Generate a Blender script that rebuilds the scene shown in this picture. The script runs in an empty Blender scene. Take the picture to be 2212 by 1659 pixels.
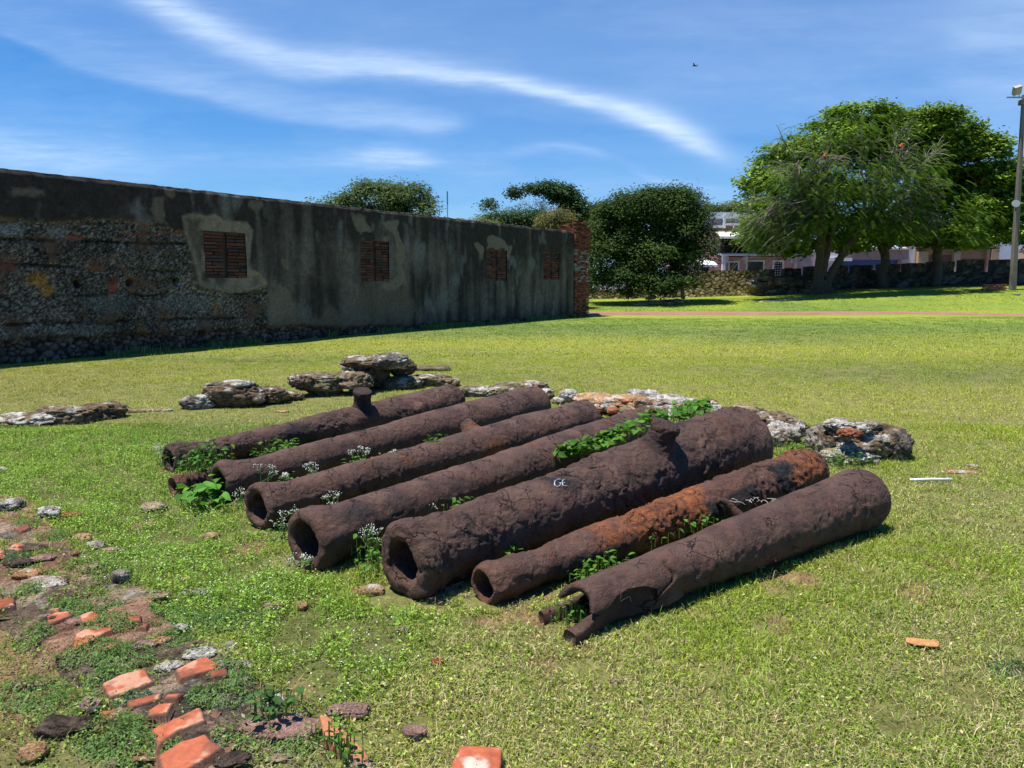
import bpy, math, random
import numpy as np
from mathutils import Vector, Matrix
scene = bpy.context.scene
R = math.radians
# ------------------------------------------------------------------ camera
CAM_H = 1.6; F = 1661.0; CX, CY = 1106.0, 829.5; PITCH = math.atan(224.6/1661.0)
cd = bpy.data.cameras.new('camera'); cam = bpy.data.objects.new('camera', cd)
scene.collection.objects.link(cam); scene.camera = cam
cam.location = (0, 0, CAM_H); cam.rotation_euler = (math.pi/2 - PITCH, 0, 0)
cd.sensor_width = 36; cd.lens = F/2212*36; cd.clip_start = 0.05; cd.clip_end = 3000
# ------------------------------------------------------------------ light
SUN_EL = 74.0
SH = Vector((-0.96, -0.22, 0)).normalized()
SUN = Vector((SH.x*math.cos(R(SUN_EL)), SH.y*math.cos(R(SUN_EL)), math.sin(R(SUN_EL))))
sl = bpy.data.lights.new('sun', 'SUN'); sl.energy = 5.0; sl.angle = R(0.5); sl.color = (1.0, 0.955, 0.88)
so = bpy.data.objects.new('sun', sl); scene.collection.objects.link(so)
so.rotation_euler = SUN.to_track_quat('Z', 'Y').to_euler()
scene.view_settings.view_transform = 'Standard'; scene.view_settings.look = 'None'
scene.view_settings.exposure = 0.5; scene.view_settings.gamma = 1.0
world = bpy.data.worlds.new('World'); scene.world = world; world.use_nodes = True

def ray(u, v):
    dx = (u-CX)/F; dy = -(v-CY)/F
    c, s = math.cos(PITCH), math.sin(PITCH)
    return Vector((dx, c + dy*s, -s + dy*c))
def P(u, v, z=0.0):
    d = ray(u, v); t = (z-CAM_H)/d.z
    return Vector((0, 0, CAM_H)) + d*t
def PD(u, v, y):
    d = ray(u, v); return Vector((0, 0, CAM_H)) + d*(y/d.y)

class NT:
    """small helper round a node tree"""
    def __init__(self, tree):
        self.t = tree; tree.nodes.clear()
    def n(self, typ, ins=None, **kw):
        nd = self.t.nodes.new(typ)
        for k, v in kw.items(): setattr(nd, k, v)
        for k, v in (ins or {}).items():
            s = nd.inputs[k]
            if hasattr(v, 'is_linked') or isinstance(v, bpy.types.NodeSocket): self.t.links.new(v, s)
            else: s.default_value = v
        return nd
    def m(self, op, a, b=None, c=None, clamp=False):
        nd = self.t.nodes.new('ShaderNodeMath'); nd.operation = op; nd.use_clamp = clamp
        for i, v in enumerate((a, b, c)):
            if v is None: continue
            if isinstance(v, bpy.types.NodeSocket): self.t.links.new(v, nd.inputs[i])
            else: nd.inputs[i].default_value = v
        return nd.outputs[0]
    def mix(self, f, a, b, blend='MIX'):
        nd = self.t.nodes.new('ShaderNodeMix'); nd.data_type = 'RGBA'; nd.blend_type = blend
        for i, v in ((0, f), (6, a), (7, b)):
            if isinstance(v, bpy.types.NodeSocket): self.t.links.new(v, nd.inputs[i])
            elif i == 0: nd.inputs[0].default_value = v
            else: nd.inputs[i].default_value = (*v[:3], 1)
        return nd.outputs[2]
    def ramp(self, f, stops):
        nd = self.t.nodes.new('ShaderNodeValToRGB'); self.t.links.new(f, nd.inputs[0])
        e = nd.color_ramp.elements
        while len(e) < len(stops): e.new(0.5)
        for i, (p, c) in enumerate(stops):
            e[i].position = p; e[i].color = (*c, 1) if not isinstance(c, (int, float)) else (c, c, c, 1)
        return nd.outputs[0]
    def noise(self, vec, scale, detail=5, rough=.55, dist=0.0):
        nd = self.n('ShaderNodeTexNoise', {'Scale': scale, 'Detail': detail, 'Roughness': rough, 'Distortion': dist})
        if vec is not None: self.t.links.new(vec, nd.inputs['Vector'])
        return nd.outputs[0]
    def curve(self, f, pts):
        nd = self.t.nodes.new('ShaderNodeFloatCurve'); cm = nd.mapping; c = cm.curves[0]
        cm.use_clip = False
        while len(c.points) < len(pts): c.points.new(0.5, 0.5)
        for i, (x, y) in enumerate(pts): c.points[i].location = (x, y)
        cm.update(); self.t.links.new(f, nd.inputs['Value']); return nd.outputs[0]

# ---- sky: Nishita + thin cirrus on a high plane of directions
def make_sky():
    w = NT(world.node_tree)
    sky = w.n('ShaderNodeTexSky', sky_type='NISHITA', sun_disc=False, sun_elevation=R(SUN_EL),
              sun_rotation=math.atan2(SUN.x, SUN.y), altitude=50, air_density=1.0, dust_density=0.15, ozone_density=3.0)
    tc = w.n('ShaderNodeTexCoord')
    sp = w.n('ShaderNodeSeparateXYZ', {0: tc.outputs['Generated']})
    x, y, z = sp.outputs
    ys = w.m('MAXIMUM', y, 0.02)
    u = w.m('DIVIDE', x, ys); v = w.m('DIVIDE', z, ys)
    U = w.m('MULTIPLY_ADD', u, 1/1.6, 0.5)            # -0.8..0.8 -> 0..1
    vec = w.n('ShaderNodeCombineXYZ', {0: u, 1: v, 2: 0.0}).outputs[0]
    def uv(px, py):
        d = ray(px, py); return d.x/d.y, d.z/d.y
    n1 = w.m('SUBTRACT', w.noise(vec, 3.0, 4), .5)
    def stretched(rot, sx, sy, scale, det=6):
        mp = w.n('ShaderNodeMapping', {'Vector': vec, 'Rotation': (0, 0, rot), 'Scale': (sx, sy, 1)})
        return w.noise(mp.outputs[0], scale, det, .62)
    fib = stretched(R(22), 1, 6, 5.0)
    fib2 = stretched(R(-12), 1, 3.5, 3.0)
    fine = stretched(R(30), 1, 8, 16.0, 4)
    def streak(pts, wup, wdn, amp):
        """pts: px along the streak; wup/wdn/amp: (U, value) curves"""
        cc = []
        for a, b in pts:
            uu, vv = uv(a, b); cc.append((uu/1.6+.5, vv))
        c = w.curve(U, cc)
        d = w.m('SUBTRACT', v, c); d = w.m('ADD', d, w.m('MULTIPLY', n1, .02))
        d = w.m('ADD', d, w.m('MULTIPLY', w.m('SUBTRACT', fib, .5), .022))
        up = w.m('MAXIMUM', d, 0); dn = w.m('MINIMUM', d, 0)
        a = w.m('DIVIDE', up, w.curve(U, wup)); b = w.m('DIVIDE', dn, w.curve(U, wdn))
        q = w.m('ADD', w.m('MULTIPLY', a, a), w.m('MULTIPLY', b, b))
        g = w.m('EXPONENT', w.m('MULTIPLY', q, -1.0))
        return w.m('MULTIPLY', g, w.curve(U, amp))
    def ux(px): return (px-CX)/F/1.6*1.0+.5
    s1 = streak([(200, -75), (280, -30), (400, 40), (520, 95), (640, 132), (800, 146), (950, 166), (1100, 180), (1250, 213), (1400, 258), (1460, 285), (1560, 335), (1700, 400)],
                [(0, .045), (ux(500), .022), (ux(900), .018), (ux(1200), .012), (ux(1440), .018), (1, .02)],
                [(0, .03), (ux(500), .02), (ux(900), .010), (ux(1200), .008), (ux(1440), .014), (1, .02)],
                [(0, .15), (ux(250), .4), (ux(450), .6), (ux(700), .6), (ux(900), .62), (ux(1250), .72), (ux(1440), .8), (ux(1530), .45), (ux(1640), .05), (1, 0)])
    s2 = streak([(-300, -70), (0, 62), (200, 142), (400, 192), (600, 238), (800, 262), (960, 270), (1100, 275), (1300, 285)],
                [(0, .07), (ux(400), .05), (ux(700), .03), (ux(950), .016), (1, .02)],
                [(0, .006), (ux(400), .009), (ux(700), .009), (ux(950), .010), (1, .02)],
                [(0, .12), (ux(200), .2), (ux(450), .3), (ux(700), .30), (ux(880), .42), (ux(980), .28), (ux(1060), .0), (1, 0)])
    s3 = streak([(0, 320), (300, 350), (700, 345), (850, 345), (1000, 350), (1200, 320), (1300, 335), (1420, 388), (1600, 420)],
                [(0, .03), (ux(800), .015), (ux(1230), .006), (1, .02)],
                [(0, .05), (ux(800), .012), (ux(1230), .006), (1, .03)],
                [(0, .3), (ux(150), .35), (ux(500), .12), (ux(780), .3), (ux(860), .5), (ux(1000), .06), (ux(1170), .18), (ux(1250), .2), (ux(1330), .03), (ux(1430), .16), (ux(1600), .05), (1, .0)])
    s4 = streak([(1300, 330), (1700, 250), (2000, 130), (2212, 80), (2500, -30)],
                [(0, .06), (1, .09)], [(0, .05), (1, .12)],
                [(0, 0), (ux(1500), .05), (ux(1900), .12), (ux(2100), .36), (ux(2212), .40), (1, .3)])
    veil = streak([(-300, -300), (300, -100), (900, 60), (1400, 110), (1800, 40), (2212, -100)],
                [(0, .3), (1, .3)], [(0, .09), (ux(900), .10), (ux(1500), .12), (1, .1)], [(0, .18), (.4, .19), (.7, .20), (1, .20)])
    low = w.m('EXPONENT', w.m('MULTIPLY', w.m('MAXIMUM', v, 0), -7.5))
    wisp = w.m('MULTIPLY', w.ramp(fib2, [(.46, 0.0), (.72, .75)]), w.m('MULTIPLY_ADD', low, .55, .10))
    def tex(s, lo, hi, f): return w.m('MULTIPLY', s, w.m('MULTIPLY_ADD', f, hi-lo, lo))
    c = tex(s1, .35, 1.45, fine)
    for s in (tex(s2, .4, 1.4, fine), tex(s3, .0, 1.9, fine), tex(s4, .1, 1.5, fib), tex(veil, .6, 1.2, fib), tex(wisp, .3, 1.4, fine)):
        c = w.m('ADD', c, s)
    c = w.m('MULTIPLY', c, .98, clamp=True)
    col = w.mix(1.0, sky.outputs[0], (0.66, 0.86, 1.13), 'MULTIPLY')
    hs = w.n('ShaderNodeHueSaturation', {'Saturation': 1.2, 'Value': 1.05, 'Color': col}).outputs[0]
    hz = w.m('MULTIPLY', w.m('EXPONENT', w.m('MULTIPLY', w.m('MAXIMUM', v, 0), -5.0)), .34)
    hs = w.mix(hz, hs, (3.6, 5.9, 9.0))
    out = w.mix(c, hs, (6.2, 7.8, 10.2))
    bg = w.n('ShaderNodeBackground', {'Color': out, 'Strength': 0.082})
    o = w.n('ShaderNodeOutputWorld'); w.t.links.new(bg.outputs[0], o.inputs[0])
make_sky()

# ------------------------------------------------------------------ numpy noise
def _h(ix, iy, iz, seed):
    u = np.uint32
    h = ix.astype(u)*u(374761393) + iy.astype(u)*u(668265263) + np.asarray(iz).astype(u)*u(2147483647) + u((int(seed)*974634777) & 0xffffffff)
    h = (h ^ (h >> u(13)))*u(1274126177)
    h = (h ^ (h >> u(16)))*u(2246822519)
    return ((h ^ (h >> u(15))) & u(0xffffff)).astype(np.float64)*(1/float(0xffffff))
def vnoise(p, seed=0):
    i = np.floor(p).astype(np.int32); f = p-i; f = f*f*(3-2*f)
    r = 0
    if len(p) > 1 and p[0, 2] == p[-1, 2] and (p[:, 2] == p[0, 2]).all():
        fx, fy, z = f[:, 0], f[:, 1], i[:1, 2]
        a = _h(i[:, 0], i[:, 1], z, seed); b = _h(i[:, 0]+1, i[:, 1], z, seed); c = _h(i[:, 0], i[:, 1]+1, z, seed); d = _h(i[:, 0]+1, i[:, 1]+1, z, seed)
        return ((a+(b-a)*fx)*(1-fy)+(c+(d-c)*fx)*fy)*2-1
    for a in (0, 1):
        for b in (0, 1):
            for c in (0, 1):
                wgt = (f[:, 0] if a else 1-f[:, 0])*(f[:, 1] if b else 1-f[:, 1])*(f[:, 2] if c else 1-f[:, 2])
                r = r + wgt*_h(i[:, 0]+a, i[:, 1]+b, i[:, 2]+c, seed)
    return r*2-1
def fbm(p, sc=1.0, octv=4, seed=0, gain=.5):
    p = np.asarray(p, float)*sc; r = 0; a = 1.0; t = 0
    for o in range(octv):
        r = r + a*vnoise(p+o*17.3, seed+o); t += a; a *= gain; p = p*2.03
    return r/t
def worley(p, seed=0):
    i = np.floor(p).astype(np.int32); n = len(p)
    f1 = np.full(n, 9.0); f2 = np.full(n, 9.0); cid = np.zeros(n)
    for a in (-1, 0, 1):
        for b in (-1, 0, 1):
            for c in (-1, 0, 1):
                jx, jy, jz = i[:, 0]+a, i[:, 1]+b, i[:, 2]+c
                hx = _h(jx, jy, jz, seed); hy = _h(jx, jy, jz, seed+7); hz = _h(jx, jy, jz, seed+13)
                d = np.sqrt((jx+hx-p[:, 0])**2+(jy+hy-p[:, 1])**2+(jz+hz-p[:, 2])**2)
                m = d < f1
                f2 = np.where(m, f1, np.minimum(f2, d)); cid = np.where(m, hx, cid); f1 = np.where(m, d, f1)
    return f1, f2, cid
def p3(x, y, z=0): return np.stack([x, y, np.broadcast_to(z, np.shape(x))], -1).astype(float)
def sm(a, b, x):
    t = np.clip((x-a)/(b-a), 0, 1); return t*t*(3-2*t)
def inpoly(x, y, poly):
    r = np.zeros(np.shape(x), bool); n = len(poly)
    for k in range(n):
        x1, y1 = poly[k]; x2, y2 = poly[(k+1) % n]
        c = ((y1 > y) != (y2 > y)) & (x < (x2-x1)*(y-y1)/((y2-y1) if y2 != y1 else 1e-9)+x1)
        r ^= c
    return r
def segdist(x, y, a, b):
    dx, dy = b[0]-a[0], b[1]-a[1]
    t = np.clip(((x-a[0])*dx+(y-a[1])*dy)/(dx*dx+dy*dy), 0, 1)
    return np.hypot(x-a[0]-t*dx, y-a[1]-t*dy), t
def polydist(x, y, poly):
    d = np.full(np.shape(x), 1e9)
    for k in range(len(poly)):
        d = np.minimum(d, segdist(x, y, poly[k], poly[(k+1) % len(poly)])[0])
    return np.where(inpoly(x, y, poly), -d, d)
def project(pts):
    """world (N,3) -> image coordinates used for measuring"""
    c, s = math.cos(PITCH), math.sin(PITCH)
    x, y, z = pts[:, 0], pts[:, 1], pts[:, 2]-CAM_H
    fw = y*c-z*s; up = y*s+z*c
    return CX+F*x/fw, CY-F*up/fw

# ------------------------------------------------------------------ mesh + object helpers
def tag(o, label=None, cat=None, group=None, kind=None):
    if label: o['label'] = label
    if cat: o['category'] = cat
    if group: o['group'] = group
    if kind: o['kind'] = kind
    return o
def npmesh(name, V, faces, mat=None, parent=None, col=None, smooth=True, attrs=None):
    """faces: list of int arrays (n,k); col: (N,3) or (N,4) per vertex"""
    V = np.asarray(V, np.float32); me = bpy.data.meshes.new(name)
    me.vertices.add(len(V)); me.vertices.foreach_set('co', V.ravel())
    faces = [np.asarray(f, np.int32) for f in faces if len(f)]
    nl = sum(f.size for f in faces); nf = sum(len(f) for f in faces)
    me.loops.add(nl); me.polygons.add(nf)
    me.loops.foreach_set('vertex_index', np.concatenate([f.ravel() for f in faces]))
    tot = np.concatenate([np.full(len(f), f.shape[1], np.int32) for f in faces])
    st = np.concatenate([[0], np.cumsum(tot)[:-1]]).astype(np.int32)
    me.polygons.foreach_set('loop_start', st)
    me.update(calc_edges=True)
    me.polygons.foreach_set('use_smooth', np.full(nf, bool(smooth)))
    if col is not None:
        c = np.ones((len(V), 4), np.float32); c[:, :np.shape(col)[1]] = col
        at = me.color_attributes.new('Col', 'FLOAT_COLOR', 'POINT'); at.data.foreach_set('color', c.ravel())
    if mat: me.materials.append(mat)
    o = bpy.data.objects.new(name, me); scene.collection.objects.link(o)
    if parent: o.parent = parent
    return o
def empty(name, loc=(0, 0, 0), parent=None):
    o = bpy.data.objects.new(name, None); scene.collection.objects.link(o); o.location = loc
    o.empty_display_size = .1
    if parent: o.parent = parent
    return o
class MB:
    """collects verts/faces"""
    def __init__(s): s.v = []; s.f = []; s.c = []; s.n = 0
    def add(s, V, F, c=None):
        V = np.asarray(V, float); s.v.append(V)
        for f in F: s.f.append(np.asarray(f, int)+s.n)
        if c is not None: s.c.append(np.broadcast_to(np.asarray(c, float), (len(V), 3)))
        s.n += len(V)
    def box(s, cx, cy, cz, sx, sy, sz, rot=0.0, c=None, jit=0.0, rng=None, M=None, bev=0.0):
        V = np.array([[x, y, z] for x in (-.5, .5) for y in (-.5, .5) for z in (-.5, .5)])*[sx, sy, sz]
        if jit and rng is not None: V = V + rng.uniform(-jit, jit, V.shape)
        cr, sr = math.cos(rot), math.sin(rot)
        V = np.stack([V[:, 0]*cr-V[:, 1]*sr+cx, V[:, 0]*sr+V[:, 1]*cr+cy, V[:, 2]+cz], -1)
        if M is not None: V = xf(V, M)
        s.add(V, [np.array([[0, 1, 3, 2], [4, 6, 7, 5], [0, 4, 5, 1], [2, 3, 7, 6], [0, 2, 6, 4], [1, 5, 7, 3]])], c)
    def tube(s, pts, rad, k=8, c=None, cap=True):
        pts = [Vector(p) for p in pts]; n = len(pts); rad = list(rad) if hasattr(rad, '__len__') else [rad]*n
        V = []; prev = None
        for i in range(n):
            t = (pts[min(i+1, n-1)]-pts[max(i-1, 0)]).normalized()
            a = prev if prev is not None else (Vector((0, 0, 1)) if abs(t.z) < .9 else Vector((1, 0, 0)))
            b1 = (a - t*a.dot(t)).normalized(); b2 = t.cross(b1); prev = b1
            for j in range(k):
                th = 2*math.pi*j/k
                V.append(pts[i]+(b1*math.cos(th)+b2*math.sin(th))*rad[i])
        F = [[i*k+j, i*k+(j+1) % k, (i+1)*k+(j+1) % k, (i+1)*k+j] for i in range(n-1) for j in range(k)]
        fs = [np.array(F)]
        if cap: fs.append(np.array([list(range(k))[::-1], [(n-1)*k+j for j in range(k)]]))
        s.add(np.array([tuple(q) for q in V]), fs, c)
    def prism(s, poly, z0, z1, c=None):
        """vertical prism of a ground polygon (list of (x,y))"""
        n = len(poly); V = [(x, y, z0) for x, y in poly]+[(x, y, z1) for x, y in poly]
        side = np.array([[i, (i+1) % n, n+(i+1) % n, n+i] for i in range(n)])
        s.add(V, [side, np.array([list(range(n))[::-1]]), np.array([[n+i for i in range(n)]])], c)
    def build(s, name, mat=None, parent=None, smooth=False):
        g = {}
        for f in s.f: g.setdefault(f.shape[1], []).append(f)
        return npmesh(name, np.concatenate(s.v), [np.concatenate(x) for x in g.values()], mat, parent,
                      np.concatenate(s.c) if s.c else None, smooth)
def xf(V, M):
    M = np.array(M); return V@M[:3, :3].T+M[:3, 3]
def grid_faces(nu, nv, wrapv=False, off=0):
    i = np.arange(nu-1)[:, None]; j = np.arange(nv if wrapv else nv-1)[None, :]; j2 = (j+1) % nv
    return np.stack([i*nv+j, (i+1)*nv+j, (i+1)*nv+j2, i*nv+j2], -1).reshape(-1, 4)+off
_ico = {}
def ico(sub):
    if sub not in _ico:
        import bmesh
        bm = bmesh.new(); bmesh.ops.create_icosphere(bm, subdivisions=sub, radius=1.0)
        V = np.array([v.co[:] for v in bm.verts]); Fc = np.array([[v.index for v in f.verts] for f in bm.faces]); bm.free()
        _ico[sub] = (V, Fc)
    return _ico[sub]

# ------------------------------------------------------------------ materials
def newmat(name):
    m = bpy.data.materials.new(name); m.use_nodes = True; return m, NT(m.node_tree)
def finish(t, bsdf, m):
    o = t.n('ShaderNodeOutputMaterial'); t.t.links.new(bsdf, o.inputs[0]); return m
def plain(name, col, rough=.7, nscale=0, namp=.2, bump=0.0, bscale=30, metal=0, spec=.3):
    m, t = newmat(name); tc = t.n('ShaderNodeTexCoord').outputs['Object']
    c = tuple(col)
    if nscale:
        f = t.noise(tc, nscale, 6)
        c = t.mix(f, tuple(x*(1-namp*1.6) for x in col), tuple(min(1, x*(1+namp*1.6)) for x in col))
    b = t.n('ShaderNodeBsdfPrincipled', {'Roughness': rough, 'Metallic': metal, 'Specular IOR Level': spec})
    if isinstance(c, tuple): b.inputs['Base Color'].default_value = (*c, 1)
    else: t.t.links.new(c, b.inputs['Base Color'])
    if bump:
        bn = t.n('ShaderNodeBump', {'Height': t.noise(tc, bscale, 6), 'Strength': bump, 'Distance': .02})
        t.t.links.new(bn.outputs[0], b.inputs['Normal'])
    return finish(t, b.outputs[0], m)
def attr_mat(name, rough=.85, nscale=20, namp=.35, bump=.5, bscale=60, bdist=.01, spec=.25, trans=0.0, extra=None):
    m, t = newmat(name); a = t.n('ShaderNodeAttribute', attribute_name='Col').outputs['Color']
    tc = t.n('ShaderNodeTexCoord').outputs['Object']; c = a
    if nscale:
        f = t.noise(tc, nscale, 8, .65)
        c = t.mix(1.0, a, t.ramp(f, [(.25, 1-namp), (.75, 1+namp)]), 'MULTIPLY')
    if extra: c = extra(t, tc, c)
    b = t.n('ShaderNodeBsdfPrincipled', {'Base Color': c, 'Roughness': rough, 'Specular IOR Level': spec})
    if bump:
        bn = t.n('ShaderNodeBump', {'Height': t.noise(tc, bscale, 8, .72), 'Strength': bump, 'Distance': bdist})
        t.t.links.new(bn.outputs[0], b.inputs['Normal'])
    s = b.outputs[0]
    if trans:
        tr = t.n('ShaderNodeBsdfTranslucent', {'Color': t.mix(1.0, a, (1.25, 1.3, .7), 'MULTIPLY')})
        s = t.n('ShaderNodeMixShader', {0: trans, 1: s, 2: tr.outputs[0]}).outputs[0]
    return finish(t, s, m)
M_LEAF = attr_mat('leaf', rough=.6, nscale=0, bump=0, spec=.18, trans=.35)
M_LEAF_TREE = attr_mat('tree leaf', rough=.55, nscale=0, bump=0, spec=.2, trans=.22)
M_LEAF_DARK = attr_mat('dark leaf', rough=.7, nscale=0, bump=0, spec=.12, trans=.2)
M_GRASS = attr_mat('grass blades', rough=.6, nscale=0, bump=0, spec=.2, trans=.3)
M_BARK = plain('bark', (.10, .08, .065), .9, 6, .4, .8, 14)
def grit(t, tc, c):
    c = t.mix(1.0, c, t.ramp(t.noise(tc, 110, 6, .75), [(.32, .35), (.5, 1.0), (.68, 1.55)]), 'MULTIPLY')
    return t.mix(t.ramp(t.noise(tc, 48, 4, .6), [(.56, 0.0), (.64, .7)]), c, (.05, .04, .032))
M_STONE = attr_mat('stone', rough=.92, nscale=25, namp=.5, bump=1.0, bscale=70, bdist=.03, spec=.12, extra=grit)
M_BRICK = attr_mat('brick clay', rough=.9, nscale=30, namp=.35, bump=.7, bscale=90, bdist=.006, spec=.15)
M_IRON = None
# ------------------------------------------------------------------ terrain
def ground_z(x, y):
    scal = np.ndim(x) == 0; x = np.atleast_1d(np.asarray(x, float)); y = np.atleast_1d(np.asarray(y, float))
    A = np.interp(x, [-30, 3, 8, 16, 22, 30, 60], [.2, .28, .34, .58, 1.0, 1.24, 1.4])
    z = A*sm(35.5, 46.5, y)
    q = p3(x, y)
    z = z + fbm(q, .9, 3, 5)*.02*sm(60, 30, np.hypot(x, y)) + fbm(q, .15, 2, 9)*.06*sm(8, 20, y)*sm(400, 100, y)
    return float(z[0]) if scal else z
def G(u, v, dz=0.0, it=6):
    ys = np.linspace(1.5, 49, 1500); d = ray(u, v); t = ys/d.y
    f = CAM_H+d.z*t-ground_z(d.x*t, ys)-dz
    k = int(np.argmax(f < 0)) if (f < 0).any() else len(ys)-1
    a, b = f[max(k-1, 0)], f[k]; w = a/(a-b) if a > 0 > b else 0; y = ys[max(k-1, 0)]+(ys[k]-ys[max(k-1, 0)])*w
    p = PD(u, v, y); return Vector((p.x, p.y, float(ground_z(p.x, p.y))+dz))
def g2(pts): return [tuple(P(u, v, 0)[:2]) for u, v in pts]
RUIN = g2([(-120, 1075), (60, 1078), (110, 1125), (180, 1185), (260, 1240), (350, 1280), (345, 1335), (420, 1375), (470, 1400), (520, 1440), (570, 1480),
           (510, 1560), (500, 1700), (440, 1900), (330, 1900), (310, 1690), (240, 1600), (175, 1545), (170, 1490), (120, 1440), (70, 1400), (30, 1350), (-120, 1340)])
WEEDS = g2([(-400, 900), (350, 935), (520, 1100), (620, 1230), (830, 1290), (1000, 1330), (860, 1420), (700, 1500), (560, 1480), (400, 1360), (250, 1240), (100, 1130), (-500, 1060)])
RUINW = g2([(-300, 1250), (250, 1200), (560, 1440), (760, 1659), (760, 2000), (-300, 2000)])
SOIL = g2([(-400, 1330), (60, 1340), (150, 1470), (190, 1560), (120, 1660), (0, 1580), (-400, 1560)])
DIRT = [(545, 1178, .16), (1300, 1338, .22), (1480, 1330, .14), (1700, 1245, .2), (1840, 1165, .28), (1130, 1330, .22), (60, 1400, .30), (20, 1450, .3), (110, 1410, .2), (640, 1500, .13), (1350, 1478, .10),
        (930, 1310, .2), (1990, 1290, .22), (2050, 1220, .2), (300, 1130, .1), (1640, 1240, .15), (1180, 1290, .2), (560, 1560, .18), (1250, 1400, .12)]
DIRTP = [(*P(u, v, 0)[:2], r*.62) for u, v, r in DIRT]

def zones(x, y):
    """returns weed, dirt, dry, far factors for points"""
    q = p3(x, y)
    n = fbm(q, 1.6, 3, 21)
    wd = sm(.25, -.25, polydist(x, y, WEEDS)+n*.35)
    rw = sm(.2, -.2, polydist(x, y, RUINW)+n*.2)
    dirt = np.zeros(np.shape(x))
    for a, b, r in DIRTP:
        d = np.hypot(x-a, (y-b)*1.0)
        dirt = np.maximum(dirt, .85*sm(r*1.6, r*.1, d+fbm(q, 7, 4, 33)*r*2.2))
    dirt = np.maximum(dirt, .85*sm(-.05, .25, fbm(q, 3.2, 4, 35)+.22)*sm(.15, -.1, polydist(x, y, SOIL)))
    dry = np.clip(.62+fbm(q, .9, 4, 41)*1.3, 0, 1)*sm(15, 7, y)*(1-wd*.75)
    dirt = np.maximum(dirt, .6*sm(.36, .6, fbm(q, 2.3, 4, 77))*sm(7, 5, y)*(1-wd))
    return wd, rw, dirt, dry

def grass_color(x, y, rnd, n0=None):
    q = p3(x, y)
    wd, rw, dirt, dry = zones(x, y)
    a = fbm(q*[.25, .6, 1], .5, 4, 51)        # broad mowing / health patches
    b = fbm(q, 1.7, 3, 57)
    green = np.array([.225, .32, .045]); yel = np.array([.385, .435, .045]); blue = np.array([.15, .22, .06])
    straw = np.array([.56, .49, .24]); lush = np.array([.25, .38, .06])
    t = np.clip(.5+a*1.5+b*.35, 0, 1)[:, None]
    c = green*(1-t)+yel*t
    far = sm(5, 11, y)[:, None]
    mid = (sm(8, 12, y)*sm(26, 19, y))[:, None]
    c = c*(1-.45*mid)+yel*1.02*.45*mid
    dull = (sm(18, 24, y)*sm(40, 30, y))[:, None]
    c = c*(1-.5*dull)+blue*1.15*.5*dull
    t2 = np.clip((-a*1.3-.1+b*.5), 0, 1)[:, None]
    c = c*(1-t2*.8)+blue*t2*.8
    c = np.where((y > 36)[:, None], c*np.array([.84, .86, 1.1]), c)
    near = (1-far)
    c = c*(1-near*.35)+green*near*.35
    lw = (sm(-4, -7.5, x)*sm(8, 10, y)*sm(17, 13, y)*.6)[:, None]
    c = c*(1-lw)+np.array([.31, .31, .08])*lw
    d = (rnd < dry*.55)[:, None]
    c = np.where(d, straw*(.7+.5*rnd[:, None]/np.maximum(dry[:, None]*.55, .01)*.5), c)
    c = c*(1-wd[:, None]*.75)+lush*wd[:, None]*.75
    c = c*(1-rw[:, None]*.5)+np.array([.12, .19, .06])*rw[:, None]*.5
    return c, wd, rw, dirt, dry

def axis_grid(f0, f1, step, lo, hi, g=1.12):
    a = list(np.arange(f0, f1+1e-6, step)); s = step; x = f1
    while x < hi: s *= g; x += s; a.append(x)
    s = step; x = f0; pre = []
    while x > lo: s *= g; x -= s; pre.append(x)
    return np.array(pre[::-1]+a)

def build_ground():
    xs = axis_grid(-5.5, 5.5, .045, -900, 900, 1.09); ys = axis_grid(1.6, 9, .045, -60, 1500, 1.05)
    X, Y = np.meshgrid(xs, ys, indexing='ij'); X = X.ravel(); Y = Y.ravel()
    Z = ground_z(X, Y)
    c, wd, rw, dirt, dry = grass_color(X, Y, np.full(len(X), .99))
    q = p3(X, Y)
    soil = np.array([.17, .14, .065])*(1+.35*fbm(q, 7, 3, 3)[:, None])
    red = np.array([.25, .145, .085])*(1+.35*fbm(q, 9, 3, 4)[:, None])
    near = sm(34, 12, Y)[:, None]
    base = c*(.85-near*.72*.85)+soil*near*.72  # soil brown plus painted understory shade darken the near ground between blades
    base = base*(1-wd[:, None]*.3)
    col = base*(1-dirt[:, None])+red*dirt[:, None]
    col = np.where((Y > 52.7)[:, None], np.array([[.17, .165, .16]]), col)
    Z = Z + fbm(q, 11, 3, 8)*.008*sm(10, 7, Y) - dirt*.012*sm(20, 10, Y)
    m, t = newmat('lawn soil')
    a = t.n('ShaderNodeAttribute', attribute_name='Col').outputs['Color']; tc = t.n('ShaderNodeTexCoord').outputs['Object']
    f = t.noise(tc, 9, 9, .75); f2 = t.noise(tc, 70, 4, .7)
    cc = t.mix(1.0, a, t.ramp(f, [(.3, .5), (.7, 1.45)]), 'MULTIPLY'); cc = t.mix(1.0, cc, t.ramp(f2, [(.3, .65), (.7, 1.35)]), 'MULTIPLY')
    b = t.n('ShaderNodeBsdfPrincipled', {'Base Color': cc, 'Roughness': .95, 'Specular IOR Level': .1})
    bn = t.n('ShaderNodeBump', {'Height': t.noise(tc, 40, 8, .7), 'Strength': .8, 'Distance': .03}); t.t.links.new(bn.outputs[0], b.inputs['Normal'])
    finish(t, b.outputs[0], m)
    o = npmesh('ground', np.stack([X, Y, Z], -1), [grid_faces(len(xs), len(ys))], m, col=col)
    tag(o, kind='structure')
build_ground()

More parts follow.
